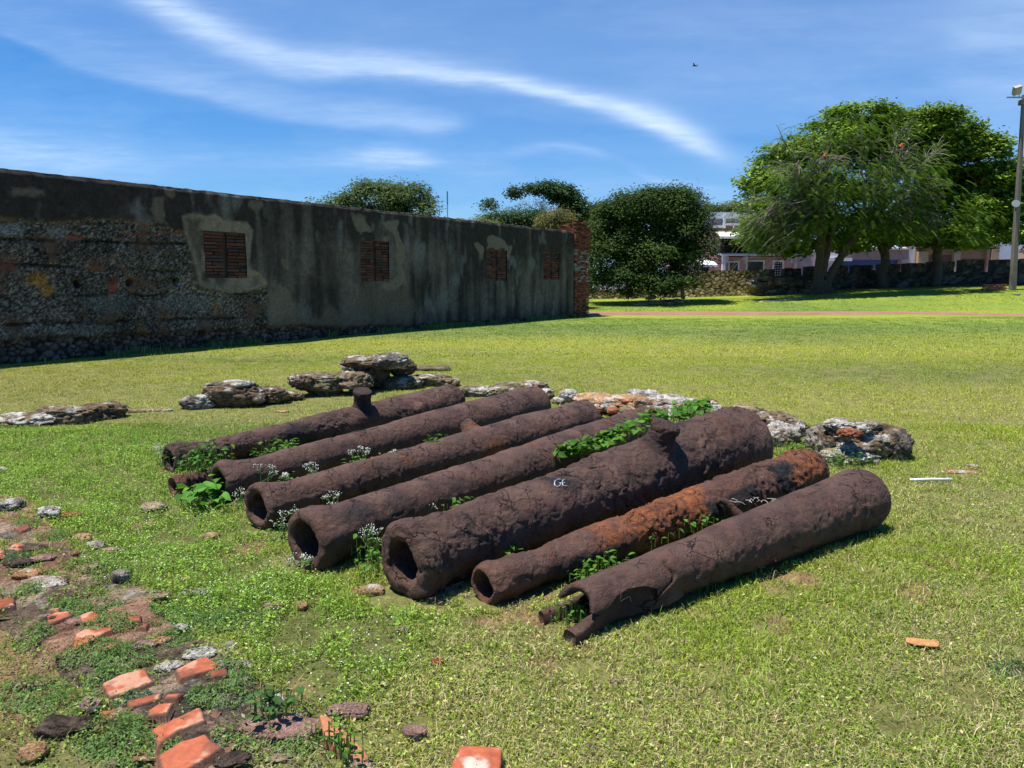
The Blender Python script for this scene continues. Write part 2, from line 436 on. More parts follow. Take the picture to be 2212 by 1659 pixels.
# obstacles that keep grass off: (ax, ay, bx, by, radius) capsules
CAPS = []
def add_cap(a, b, r): CAPS.append((a[0], a[1], b[0], b[1], r))
def blocked(x, y):
    k = np.zeros(len(x), bool)
    for ax, ay, bx, by, r in CAPS:
        if ax == bx and ay == by: d = np.hypot(x-ax, y-ay)
        else: d = segdist(x, y, (ax, ay), (bx, by))[0]
        k |= d < r
    return k

def blades(x, y, L, w, lean, az, col, z0=None, rng=None, bend=True):
    n = len(x); z = ground_z(x, y) if z0 is None else z0
    p = np.stack([x, y, z-.003], -1)
    h = np.stack([np.cos(az), np.sin(az), np.zeros(n)], -1); s = np.stack([-np.sin(az), np.cos(az), np.zeros(n)], -1)
    tw = rng.uniform(-1.2, 1.2, n)[:, None]; s = s*np.cos(tw)+h*np.sin(tw)
    d1 = h*np.sin(lean*.6)[:, None]; d1[:, 2] = np.cos(lean*.6)
    d2 = h*np.sin(np.minimum(lean*1.5, 1.9))[:, None]; d2[:, 2] = np.cos(np.minimum(lean*1.5, 1.9))
    W = (w/2)[:, None]; L_ = L[:, None]
    if bend:
        m = p+d1*L_*.5
        V = np.stack([p-s*W, p+s*W, m+s*W*.85, m-s*W*.85, m+d2*L_*.5], 1).reshape(-1, 3)
        k = np.arange(n)[:, None]*5
        return V, k+np.array([[0, 1, 2, 3]]), k+np.array([[3, 2, 4]]), np.repeat(col, 5, 0)
    V = np.stack([p-s*W, p+s*W, p+(d1+d2)*.5*L_], 1).reshape(-1, 3)
    k = np.arange(n)[:, None]*3
    return V, None, k+np.array([[0, 1, 2]]), np.repeat(col, 3, 0)
def leaflets(c, size, nrm, az, col, asp=.55):
    """diamond leaves centred at c"""
    n = len(c); nrm = nrm/np.linalg.norm(nrm, axis=1)[:, None]
    a = np.stack([np.cos(az), np.sin(az), np.zeros(n)], -1); a = a-nrm*(a*nrm).sum(1)[:, None]; a /= np.linalg.norm(a, axis=1)[:, None]+1e-9
    b = np.cross(nrm, a); S = size[:, None]
    V = np.stack([c-a*S*.5, c+b*S*.5*asp+a*S*.05, c+a*S*.5-nrm*S*.08, c-b*S*.5*asp+a*S*.05], 1).reshape(-1, 3)
    return V, np.arange(n)[:, None]*4+np.array([[0, 1, 2, 3]]), np.repeat(col, 4, 0)

def scatter(rng, y0, y1, dens, xpad=.6, xmax=None):
    """uniform points on the lawn inside the ground strip y0..y1 that a viewer near the camera can see"""
    s = .72; A = (y1-y0)*(y1+y0)*s+2*xpad*(y1-y0)
    n = int(A*dens); y = np.sqrt(rng.uniform(y0*y0, y1*y1, int(n*1.1)))
    hw = y*s+xpad; x = rng.uniform(-1, 1, len(y))*hw
    return x, y

def join_np(name, parts, mat, kind='stuff', label=None, cat=None, smooth=False):
    Vs = []; Fq = []; Ft = []; Cs = []; n = 0
    for V, q, t, c in parts:
        Vs.append(V); Cs.append(c)
        if q is not None: Fq.append(q+n)
        if t is not None: Ft.append(t+n)
        n += len(V)
    fs = ([np.concatenate(Fq)] if Fq else [])+([np.concatenate(Ft)] if Ft else [])
    o = npmesh(name, np.concatenate(Vs), fs, mat, col=np.concatenate(Cs), smooth=smooth)
    return tag(o, label, cat, kind=kind)

def build_grass():
    rng = np.random.default_rng(3); parts = []; wparts = []; fparts = []
    wall_a, wall_b = WALL0, WALL1
    def keep(x, y):
        k = ~blocked(x, y)
        # behind the old wall
        side = (wall_b[0]-wall_a[0])*(y-wall_a[1])-(wall_b[1]-wall_a[1])*(x-wall_a[0])
        k &= ~((side > 0) & (y < wall_b[1]+2))
        return k
    for (y0, y1, dens, Lr, wr) in ((1.9, 4.6, 27000, (.018, .068), (.0024, .0052)), (4.6, 8.5, 14000, (.02, .06), (.0035, .0065)),
                                   (8.5, 16, 4200, (.022, .05), (.006, .012)), (16, 33.0, 1000, (.03, .055), (.012, .024)), (36.8, 48, 400, (.03, .06), (.02, .04))):
        x, y = scatter(rng, y0, y1, dens)
        k = keep(x, y); x, y = x[k], y[k]; n = len(x); rnd = rng.random(n)
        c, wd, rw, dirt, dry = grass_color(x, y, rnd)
        ruin = (polydist(x, y, RUIN)+fbm(p3(x, y), 7, 3, 88)*.12) < -.06
        q = p3(x, y)
        clump = np.clip(.72+fbm(q, 5, 3, 91)*1.3, .08, 1.15)
        k = rng.random(n) < clump*(1-dirt*.93)*(1-.85*ruin*(fbm(q, 7, 3, 92) < .1))*(1-.35*wd)
        x, y, c, wd, rw, dry, rnd, ruin, q = x[k], y[k], c[k], wd[k], rw[k], dry[k], rnd[k], ruin[k], q[k]; n = len(x)
        c = c*(.40+1.3*rng.random(n)[:, None]**1.2)*(1+rng.normal(0, .06, (n, 3)))
        L = rng.uniform(*Lr, n)*(1+.6*wd)*(1+.35*(rng.random(n) < .12))*(.8+.5*fbm(q, 3, 2, 95))*(1-.25*rw); w = rng.uniform(*wr, n)
        lean = np.clip(rng.normal(1.02, .4, n)-.25*wd, .05, 1.5)
        z0 = ground_z(x, y)+np.where(inpoly(x, y, RUIN), .03, 0)
        isleaf = (rng.random(n) < (.16+.45*wd+.2*rw)) & (y0 < 8)
        g = ~isleaf
        V, Q, T, C = blades(x[g], y[g], L[g], w[g], lean[g], rng.uniform(0, 6.28, g.sum()), c[g], z0[g], rng, bend=y0 < 8)
        parts.append((V, Q, T, C))
        if isleaf.any():
            g = isleaf; n2 = g.sum()
            ht = rng.random(n2)**1.3*(.018+.055*wd[g]+.03*rw[g])*(.4+1.1*np.clip(.5+fbm(q[g], 4, 3, 96), 0, 1.3))
            cen = np.stack([x[g], y[g], z0[g]+ht+.004], -1)
            nr = rng.normal(0, .5, (n2, 3)); nr[:, 2] = 1
            cl = c[g]*np.array([.95, 1.05, .95])
            V, Q, C = leaflets(cen, rng.uniform(.008, .021, n2), nr, rng.uniform(0, 6.28, n2), cl)
            wparts.append((V, Q, None, C))
            # tiny white flower heads
            fl = rng.random(n2) < .10*wd[g]*(np.clip(.5+fbm(q[g], 1.3, 3, 98)*2, 0, 1))
            m2 = fl.sum()
            if m2:
                cf = cen[fl]+[0, 0, .02]; nr = rng.normal(0, .4, (m2, 3)); nr[:, 2] = 1
                V, Q, C = leaflets(cf, rng.uniform(.004, .008, m2), nr, rng.uniform(0, 6.28, m2), np.full((m2, 3), .74)*[1, 1, .9], 1.0)
                fparts.append((V, Q, None, C))
    # long straw stalks and stray taller blades
    x, y = scatter(rng, 1.9, 9, 260); k = keep(x, y); x, y = x[k], y[k]; n = len(x)
    c = np.where((rng.random(n) < .6)[:, None], np.array([[.45, .38, .22]]), np.array([[.2, .3, .07]]))*rng.uniform(.7, 1.2, (n, 1))
    parts.append(blades(x, y, rng.uniform(.05, .12, n), rng.uniform(.002, .0035, n), np.clip(rng.normal(1.2, .3, n), .2, 1.5), rng.uniform(0, 6.28, n), c, None, rng))
    # unmown fringe at the foot of the long wall
    n = 16000; t = rng.random(n)**.8*.98+.01; d = np.abs(rng.normal(0, .16, n))+.02
    nx, ny = WALLN; x = wall_a[0]+(wall_b[0]-wall_a[0])*t+nx*d; y = wall_a[1]+(wall_b[1]-wall_a[1])*t+ny*d
    k = fbm(p3(x, y), .9, 3, 12) > -.15; x, y = x[k], y[k]; n = len(x)
    c = np.array([[.12, .2, .05]])*rng.uniform(.6, 1.5, (n, 1)); c[rng.random(n) < .2] = [.4, .36, .22]
    parts.append(blades(x, y, rng.uniform(.06, .26, n)*(.6+.5*rng.random(n)), rng.uniform(.008, .016, n), np.abs(rng.normal(.4, .3, n)), rng.uniform(0, 6.28, n), c, None, rng))
    join_np('grass', parts, M_GRASS, label='short mown yellow green lawn grass mixed with dry straw blades', cat='grass')
    join_np('ground_cover', wparts, M_LEAF, label='low leafy green weeds spreading through the grass left of the cannons', cat='weeds')
    join_np('flower_cover', fparts, plain('petals', (.78, .78, .7), .8), label='tiny white flower heads scattered over the leafy weeds', cat='flowers')
# ------------------------------------------------------------------ the long old wall
_a = P(0, 788); _b = P(1238, 684)
WDIR = Vector((_b.x-_a.x, _b.y-_a.y, 0)).normalized(); WALLN = (WDIR.y, -WDIR.x)
WALL1 = (_b.x, _b.y); WALL0 = (_a.x-WDIR.x*5, _a.y-WDIR.y*5)
WLEN = math.hypot(WALL1[0]-WALL0[0], WALL1[1]-WALL0[1])
WH = 3.68
def wallST(u, v):
    """picture point -> (distance along wall, height) on its face"""
    d = ray(u, v); nx, ny = WALLN
    t = (nx*WALL0[0]+ny*WALL0[1])/(nx*d.x+ny*d.y)
    p = Vector((0, 0, CAM_H))+d*t
    return ((p.x-WALL0[0])*WDIR.x+(p.y-WALL0[1])*WDIR.y, p.z)
def c1(pts): return [wallST(x*.36, y*.36+310) for x, y in pts]        # measured on two enlargements
def c2(pts): return [wallST(x*.32+619, y*.32+354) for x, y in pts]
WINS = [c1([(1222, 525), (1485, 810)]), c2([(497, 515), (695, 790)]), c2([(1350, 575), (1487, 790)]), c2([(1735, 590), (1840, 780)])]
def build_wall():
    WR = []
    for (a, b) in WINS:
        s0, s1 = a[0], b[0]; z1 = (a[1]); z0 = b[1]; WR.append((s0, s1, z0, z1))
    ss = np.linspace(0, WLEN, 900); zs = np.linspace(-.15, WH, 150)
    # snap grid lines to window edges so the openings are clean
    for (s0, s1, z0, z1) in WR:
        for e in (s0, s1): ss[np.argmin(abs(ss-e))] = e
        for e in (z0, z1): pass
    S, Z = np.meshgrid(ss, zs, indexing='ij'); s = S.ravel(); z = Z.ravel(); q = p3(s, z)
    wob = fbm(q, 1.7, 4, 1)*.16+fbm(q, 7, 3, 2)*.05
    rub_poly = [(-2, wallST(0, 460)[1])]+c1([(0, 440), (250, 470), (520, 445), (720, 455), (960, 510), (1100, 545), (1150, 700), (1190, 860), (1400, 905), (1600, 870), (1612, 1150), (1625, 1300)])+[(c1([(1625, 1400)])[0][0], -1), (-2, -1)]
    rub = sm(.05, -.03, polydist(s, z, rub_poly)+wob*.6)
    tan_poly = c1([(1100, 440), (1170, 425), (1230, 440), (1290, 425), (1350, 465), (1480, 470), (1520, 520), (1500, 640), (1490, 740), (1560, 790), (1600, 840), (1560, 865), (1400, 900), (1200, 855), (1170, 700), (1120, 550)])
    tan1 = sm(.06, -.02, polydist(s, z, tan_poly)+wob*.25)
    in_tan = sm(.0, -.22, polydist(s, z, tan_poly)+wob*.4)
    foot_z = np.interp(s, [0, c1([(0, 1250)])[0][0], c1([(900, 1190)])[0][0], c1([(1620, 1150)])[0][0], c2([(850, 1090)])[0][0], WLEN], [.55, .5, .42, .4, .12, .05])
    foot = sm(.06, -.05, z-foot_z+wob*.7)
    # --- plaster colour
    st = fbm(np.stack([s*3.2, z*.25, s*0], -1), 1.0, 5, 11)       # vertical wash marks
    bl = fbm(q, .8, 4, 12); fn = fbm(q, 9, 4, 13)
    dark = np.array([.042, .035, .030]); mid = np.array([.140, .118, .094]); tan = np.array([.235, .19, .135]); lite = np.array([.17, .165, .15])
    t = np.clip(.44+st*1.1+bl*.9-sm(2.1, 3.5, z)*.45+sm(1.7, .4, z)*.2, 0, 1)[:, None]
    pl = dark*(1-t)+mid*t
    pl = pl*(1+.35*fn[:, None])
    spot = np.clip(fbm(q*[1, .55, 1], 2.2, 4, 14)-.28, 0, 1)*2.6
    pl = pl+(lite-pl)*np.clip(spot, 0, .75)[:, None]
    def soft(pts_poly, w, wm, seed):
        return sm(w, -w*.4, polydist(s, z, pts_poly)+fbm(q, 2.5, 4, seed)*wm)[:, None]
    lows = soft(c1([(1600, 870), (1720, 900), (1760, 1050), (1900, 1130), (2200, 1060), (2300, 1200), (1620, 1200)]), .12, .5, 20)
    pl = pl+(tan*.75-pl)*lows*.85
    for poly in ([(440, 1010), (0, 1060), (0, 1240), (700, 1110), (850, 1010), (800, 870), (520, 860)],):
        pl = pl+(tan*.55-pl)*soft(c2(poly), .2, .6, 23)*.75
    for poly in ([(730, 420), (800, 560), (770, 700), (800, 800), (680, 850), (640, 820), (760, 760), (745, 560), (715, 440)], [(640, 400), (750, 395), (700, 450)], [(440, 360), (520, 370), (560, 450), (500, 440)],
                 [(1360, 500), (1440, 500), (1515, 560), (1500, 640), (1470, 570), (1350, 575)], [(1270, 540), (1330, 560), (1320, 640)], [(540, 790), (580, 800), (560, 825)], [(590, 500), (700, 500), (690, 520), (590, 520)]):
        pl = pl+(tan*.85-pl)*soft(c2(poly), .05, .18, 24)*.9
    for poly in ([(70, 260), (270, 280), (270, 310), (180, 300), (90, 310)], [(400, 410), (440, 430), (410, 460)], [(1010, 290), (1040, 310), (1030, 330)], [(1520, 360), (1560, 370), (1540, 405)], [(1690, 700), (1720, 710), (1710, 740)],
                 [(930, 330), (970, 340), (980, 470), (920, 500)], [(2110, 440), (2180, 450), (2160, 520)]):
        pl = pl+(tan*.7-pl)*soft(c1(poly), .06, .2, 26)*.8
    fr = tan*(1+.3*fn[:, None]+.25*bl[:, None])
    col = pl*(1-tan1[:, None])+fr*tan1[:, None]
    f1, f2, cid = worley(np.stack([s*4+fbm(q, 3, 3, 5)*.5, z*4, s*0], -1), 3)
    inn = in_tan*sm(.0, .25, fbm(q, 2.5, 3, 71)+.15)
    col = col*(1-inn[:, None]*.75)+pl*inn[:, None]*.75
    # --- rubble concrete of coral pebbles, lift courses
    g1, g2_, gid = worley(np.stack([s*22, z*22, s*0], -1), 5)
    G1, G2, Gid = worley(np.stack([s*2.1, z*2.6, s*0], -1), 8)
    peb = sm(.05, .32, g2_-g1)
    tone = .45+.95*gid
    rc = np.array([.235, .208, .168])*tone[:, None]*(.18+.82*peb[:, None])
    rc = rc*(.75+.5*Gid[:, None])*(1+.3*fbm(q, 1.1, 3, 31)[:, None])
    darkb = sm(-.1, .3, fbm(q, .9, 3, 32)); rc = rc*(1-.35*darkb[:, None])
    earth = np.array([.13, .075, .048])*(1+.5*fn[:, None]); e = sm(.1, .4, fbm(q, 2.6, 4, 33)+.5*sm(.12, .0, G2-G1)-.12)
    rc = rc+(earth-rc)*e[:, None]*.7
    course = np.zeros(len(s))
    for u0, v0, u1, v1 in ((0, 570, 1000, 600), (0, 720, 1180, 770), (0, 915, 1180, 905), (0, 1085, 1600, 1040)):
        A, B = c1([(u0, v0), (u1, v1)]); zz = A[1]+(B[1]-A[1])*(s-A[0])/(B[0]-A[0])
        course = np.maximum(course, sm(.05, .01, np.abs(z-zz+wob*.25))*sm(-.5, .2, fbm(q, 2, 3, int(v0))))
    rc = rc*(1-.75*course[:, None])
    for (u, v, rx, ry, cc, am) in ((235, 820, 75, 60, (.34, .17, .04), .9), (290, 880, 50, 40, (.36, .18, .04), .8), (1300, 975, 22, 50, (.30, .16, .05), .7), (860, 1110, 40, 55, (.16, .11, .04), .7),
                           (60, 520, 95, 40, (.24, .25, .24), .8), (350, 530, 60, 35, (.22, .21, .18), .75), (680, 960, 170, 60, (.17, .18, .17), .45), (1150, 960, 170, 50, (.17, .18, .17), .45), (160, 1170, 180, 60, (.17, .18, .15), .45), (480, 1150, 190, 70, (.18, .18, .15), .45)):
        cs, cz = wallST(u*.36, v*.36+310); k = abs(wallST((u+rx)*.36, v*.36+310)[0]-cs); k2 = abs(wallST(u*.36, (v+ry)*.36+310)[1]-cz)
        mk = sm(1.25, .6, np.hypot((s-cs)/k, (z-cz)/k2)+fbm(q, 5, 3, 61)*.5)*am
        rc = rc+(np.array(cc)*(.5+.7*peb[:, None])-rc)*mk[:, None]
    # red brick shims under the plaster edge
    for (u0, v0, u1, v1) in ((720, 535, 960, 562), (410, 555, 520, 580), (960, 525, 1100, 545), (520, 735, 640, 755), (0, 725, 130, 760), (640, 790, 720, 900), (1220, 1180, 1500, 1210)):
        A, B = c1([(u0, v0), (u1, v1)]); mk = ((s > A[0]) & (s < B[0]) & (z < A[1]) & (z > B[1]))*1.0*sm(-.35, .05, fbm(q, 6, 3, 17))
        rc = rc+(np.array([.20, .062, .042])*(.6+.8*_h(np.floor(s*4.2).astype(int), np.floor(z*14).astype(int), s.astype(int)*0, 4))[:, None]-rc)*mk[:, None]*.85
    h1, h2, hid = worley(np.stack([s*6.5, z*9, s*0], -1), 15)
    fc = np.array([.17, .125, .10])*(.3+1.0*hid[:, None])*(.2+.8*sm(.03, .2, h2-h1)[:, None])
    rr = (rub*1.0)[:, None]; col = col*(1-rr)+rc*rr
    ff = foot[:, None]; col = col*(1-ff)+fc*ff
    off = np.zeros(len(s))+fbm(q, .7, 3, 3)*.02+fn*.003
    off -= rub*(.035+.012*(1-peb)+.02*fbm(q, 3, 3, 6)+.03*course); off -= foot*(.05+.05*(1-sm(.03, .25, h2-h1))+.03*hid)
    off -= inn*.015; off += tan1*(1-in_tan)*.012; off -= tan1*.01
    for (u, v) in ((470, 840), (785, 835), (1065, 830), (1225, 1140)):
        cs, cz = wallST(u*.36, v*.36+310); mk = sm(.10, .045, np.hypot(s-cs, z-cz)); off -= mk*.25; 
    edge = sm(WH-.12, WH, z); off -= edge*edge*.05*(1+fbm(q, 5, 2, 3)); z = z+edge*(fbm(q, 1.2, 3, 9)*.012+fbm(q, 9, 2, 9)*.012)
    nx, ny = WALLN
    V = np.stack([WALL0[0]+WDIR.x*s+nx*off, WALL0[1]+WDIR.y*s+ny*off, z], -1)
    Fc = grid_faces(len(ss), len(zs))
    fcn = np.stack([s[Fc].mean(1), z[Fc].mean(1)], -1); keep = np.ones(len(Fc), bool)
    for (s0, s1, z0, z1) in WR: keep &= ~((fcn[:, 0] > s0) & (fcn[:, 0] < s1) & (fcn[:, 1] > z0) & (fcn[:, 1] < z1))
    Fc = Fc[keep]
    def ext(t, tc, c): return c
    mw, t = newmat('old wall render')
    a = t.n('ShaderNodeAttribute', attribute_name='Col').outputs['Color']; tc = t.n('ShaderNodeTexCoord').outputs['Object']
    f = t.noise(tc, 14, 10, .7); f2 = t.noise(tc, 60, 5, .7)
    c = t.mix(1.0, a, t.ramp(f, [(.25, .6), (.75, 1.45)]), 'MULTIPLY'); c = t.mix(1.0, c, t.ramp(f2, [(.3, .7), (.7, 1.3)]), 'MULTIPLY')
    b = t.n('ShaderNodeBsdfPrincipled', {'Base Color': c, 'Roughness': .95, 'Specular IOR Level': .1})
    bn = t.n('ShaderNodeBump', {'Height': f, 'Strength': .9, 'Distance': .03}); t.t.links.new(bn.outputs[0], b.inputs['Normal'])
    finish(t, b.outputs[0], mw)
    root = empty('old_wall', (WALL0[0], WALL0[1], 0))
    tag(root, 'long blackened plaster and rubble wall with four bricked up windows', 'wall')
    V0 = V-np.array([WALL0[0], WALL0[1], 0])
    npmesh('wall_face', V0, [Fc], mw, root, col=col)
    # body: back, ends and top behind the weathered face
    mb = MB(); th = .62
    top = np.stack([WALL0[0]+WDIR.x*ss, WALL0[1]+WDIR.y*ss], -1)-np.array([WALL0[0], WALL0[1]])
    nn = np.array([nx, ny]); idx = (np.arange(len(ss))*len(zs)+len(zs)-1)
    topz = V[idx, 2]; fr_ = V0[idx, :2]
    k = 5; rows = []
    for j in range(k):
        a_ = j/(k-1); xy = fr_*(1-a_)+(top-nn*th)*a_
        zz = topz+math.sin(a_*math.pi)*.035-.01*(a_)+fbm(p3(ss*6, np.full(len(ss), j*2.0)), 1, 3, 4)*.012*(0 < j < k-1)
        rows.append(np.column_stack([xy, zz]))
    rows.append(np.column_stack([top-nn*th, np.full(len(ss), -.2)]))
    Vt = np.concatenate(rows); nS = len(ss)
    mb.add(Vt, [grid_faces(k+1, nS)[:, ::-1]], (.06, .058, .045))
    for e in (0, nS-1):
        fe = np.column_stack([np.repeat([[WALL0[0], WALL0[1]]], 1, 0)])*0
        base = top[e]; mb.add([[*(base+nn*.0), -.15], [*(base-nn*th), -.15], [*(base-nn*th), WH-.03], [*(base+nn*.0), WH-.03]], [np.array([[0, 1, 2, 3]])], (.07, .065, .055))
    mb.build('wall_body', M_STONE, root)
    # bricked windows
    rng = np.random.default_rng(5)
    for wi, (s0, s1, z0, z1) in enumerate(WR):
        mb = MB(); W_ = s1-s0; H_ = z1-z0; cx_ = (s0+s1)/2+.0; rot = math.atan2(WDIR.y, WDIR.x); slot = .05 if wi else .045
        def wp(s, d): return (WDIR.x*s+nn[0]*d, WDIR.y*s+nn[1]*d)
        bx, by = wp(cx_, -.17); mb.box(bx, by, (z0+z1)/2, W_+.06, .16, H_+.06, rot, (.06, .045, .04))
        rows_ = max(12, int(H_/.078)); rh = H_/rows_
        for r in range(rows_):
            zc = z0+rh*(r+.5)
            for side in (0, 1):
                a0 = s0 if side == 0 else cx_+slot; b0 = cx_-slot if side == 0 else s1
                n = 2; cut = (a0+b0)/2+rng.uniform(-.2, .2)*(b0-a0)
                segs = [(a0, cut), (cut, b0)] if rng.random() < .75 else [(a0, b0)]
                for (p_, q_) in segs:
                    if rng.random() < .035: continue
                    d = rng.uniform(-.07, -.025); bx, by = wp((p_+q_)/2, d-.05)
                    tn = rng.uniform(.4, 1.0); cc = np.array([.17, .070, .050])*tn
                    if rng.random() < .18: cc = np.array([.07, .05, .045])
                    mb.box(bx, by, zc+rng.uniform(-.006, .006), (q_-p_)-.024, .14, rh-rng.uniform(.018, .034), rot, cc, .006, rng)
        mb.build('bricked_window', M_BRICK, root)
        # reveal sides
        mb = MB()
        for (sa, sb, za, zb) in ((s0-.01, s0, z0, z1), (s1, s1+.01, z0, z1)):
            bx, by = wp((sa+sb)/2, -.14); mb.box(bx, by, (za+zb)/2, sb-sa, .2, zb-za, rot, (.09, .08, .07))
        for za in (z0, z1):
            bx, by = wp(cx_, -.14); mb.box(bx, by, za, W_, .2, .02, rot, (.09, .08, .07))
        mb.build('window_reveal', M_STONE, root)
    # brick pier at the far end
    root2 = empty('brick_pier', (WALL1[0], WALL1[1], 0)); tag(root2, 'tall weathered red brick pier at the far end of the long wall', 'brick pier')
    mb = MB(); rot = math.atan2(WDIR.y, WDIR.x); z = -.1; r = 0
    pw = wallST(1270, 650)[0]-WLEN; pd = .75
    while z < 4.15:
        hh = rng.uniform(.055, .07); inset = .02+.02*math.sin(z*3.1)+(.12*rng.random() if z > 3.9 else 0)
        for face in (0, 1, 2):
            Lx = pw if face == 0 else pd; x = -rng.uniform(0, .2) if r % 2 else 0
            while x < Lx:
                bl_ = rng.uniform(.22, .3); a0, b0 = max(x, 0), min(x+bl_, Lx); x += bl_
                if b0-a0 < .04 or (z > 3.75 and rng.random() < .3+(z-3.75)): continue
                d = rng.uniform(-.02, .02)-inset; mid_ = (a0+b0)/2
                white = 1.5 < z < 2.9 and rng.random() < .45
                cc = np.array([.30, .28, .26])*rng.uniform(.5, 1.1) if white else np.array([.24, .085, .052])*rng.uniform(.35, 1.15)
                if face == 0: sx_, dd, lx, ly = mid_, -.06+d+.1, b0-a0-.015, .12
                elif face == 1: sx_, dd, lx, ly = pw-.06+d+.02, -mid_, .12, b0-a0-.015
                else: sx_, dd, lx, ly = .05, -mid_, .12, b0-a0-.015
                mb.box(WDIR.x*sx_+nn[0]*dd, WDIR.y*sx_+nn[1]*dd, z+hh/2, lx, ly, hh-.012, rot, cc, .008, rng)
        z += hh+.004; r += 1
    bx, by = WDIR.x*pw/2-nn[0]*pd/2, WDIR.y*pw/2-nn[1]*pd/2
    mb.box(bx, by, 1.85, pw-.12, pd-.12, 4.0, rot, (.16, .11, .09))
    mb.build('brickwork', M_BRICK, root2)
build_wall()
# ------------------------------------------------------------------ cannons
def iron_material():
    m, t = newmat('rusted iron')
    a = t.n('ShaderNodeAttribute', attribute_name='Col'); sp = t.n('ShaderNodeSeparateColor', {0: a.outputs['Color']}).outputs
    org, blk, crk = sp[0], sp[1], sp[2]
    tc = t.n('ShaderNodeTexCoord').outputs['Object']
    n1 = t.noise(tc, 5, 8, .6); n2 = t.noise(tc, 26, 8, .65); n3 = t.noise(tc, 130, 5, .7)
    base = t.ramp(n1, [(.28, (.056, .033, .025)), (.5, (.112, .063, .047)), (.74, (.165, .094, .070))])
    redp = t.ramp(t.noise(tc, 9, 6, .6, .6), [(.53, 0.0), (.68, .55)])
    base = t.mix(redp, base, (.15, .058, .038))
    orange = t.ramp(n2, [(.25, (.12, .045, .018)), (.5, (.27, .085, .028)), (.75, (.36, .13, .04))])
    c = t.mix(t.m('MULTIPLY', org, t.ramp(n2, [(.25, .35), (.55, 1.0)])), base, orange)
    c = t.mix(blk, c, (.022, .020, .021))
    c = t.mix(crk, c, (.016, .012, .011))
    c = t.mix(1.0, c, t.ramp(n3, [(.25, .7), (.75, 1.32)]), 'MULTIPLY')
    c = t.mix(1.0, c, t.ramp(n2, [(.25, .78), (.75, 1.22)]), 'MULTIPLY')
    speck = t.ramp(t.noise(tc, 210, 2, .5), [(.74, 0.0), (.80, .5)])
    c = t.mix(speck, c, (.30, .24, .21))
    rg = t.ramp(n2, [(.3, .52), (.7, .78)])
    b = t.n('ShaderNodeBsdfPrincipled', {'Base Color': c, 'Roughness': rg, 'Specular IOR Level': .22})
    dv = t.n('ShaderNodeVectorMath', {0: tc, 1: t.n('ShaderNodeVectorMath', {0: t.n('ShaderNodeTexNoise', {'Vector': tc, 'Scale': 7, 'Detail': 5}).outputs['Color'], 'Scale': .22}, operation='SCALE').outputs[0]}, operation='ADD').outputs[0]
    vo = t.n('ShaderNodeTexVoronoi', {'Vector': dv, 'Scale': 8.5}, feature='DISTANCE_TO_EDGE').outputs['Distance']
    line = t.m('MULTIPLY', t.ramp(vo, [(0.0, 1.0), (.035, 0.0)]), t.ramp(t.noise(tc, 4.2, 3), [(.50, 0.0), (.60, 1.0)]))
    c = t.mix(t.m('MULTIPLY', line, .85), c, (.010, .008, .008)); b.inputs['Base Color'].default_value = (0, 0, 0, 1); t.t.links.new(c, b.inputs['Base Color'])
    h = t.m('SUBTRACT', t.m('ADD', t.m('MULTIPLY', n3, .45), t.m('MULTIPLY', n2, 1.2)), t.m('MULTIPLY', line, .8))
    bn = t.n('ShaderNodeBump', {'Height': h, 'Strength': 1.0, 'Distance': .022}); t.t.links.new(bn.outputs[0], b.inputs['Normal'])
    return finish(t, b.outputs[0], m)
M_IRON = iron_material()

def end_at(u, v, rpx, sink=.9):
    """axis end whose picture centre is (u,v) and which rests on the lawn with its radius"""
    r = .15
    for _ in range(20):
        p = P(u, v, r*sink); dist = (p-Vector((0, 0, CAM_H))).length*math.cos(math.atan2(math.hypot(u-CX, v-CY), F)); r = rpx/F*dist
    return P(u, v, r*sink), r

class Frame:
    def __init__(s, A, B):
        s.A, s.B = A, B; s.L = (B-A).length; s.a = (B-A).normalized()
        s.n = Vector((s.a.y, -s.a.x, 0)).normalized()       # towards the viewer's side
        s.u = s.n.cross(s.a); s.u = s.u if s.u.z > 0 else -s.u
    def pt(s, t, th, r):
        """t in metres along the axis; th array; r array -> (N,3)"""
        t = np.asarray(t)[..., None]; A = np.array(s.A); a = np.array(s.a); n = np.array(s.n); u = np.array(s.u)
        return A+a*t+(n*np.cos(th)[..., None]+u*np.sin(th)[..., None])*np.asarray(r)[..., None]

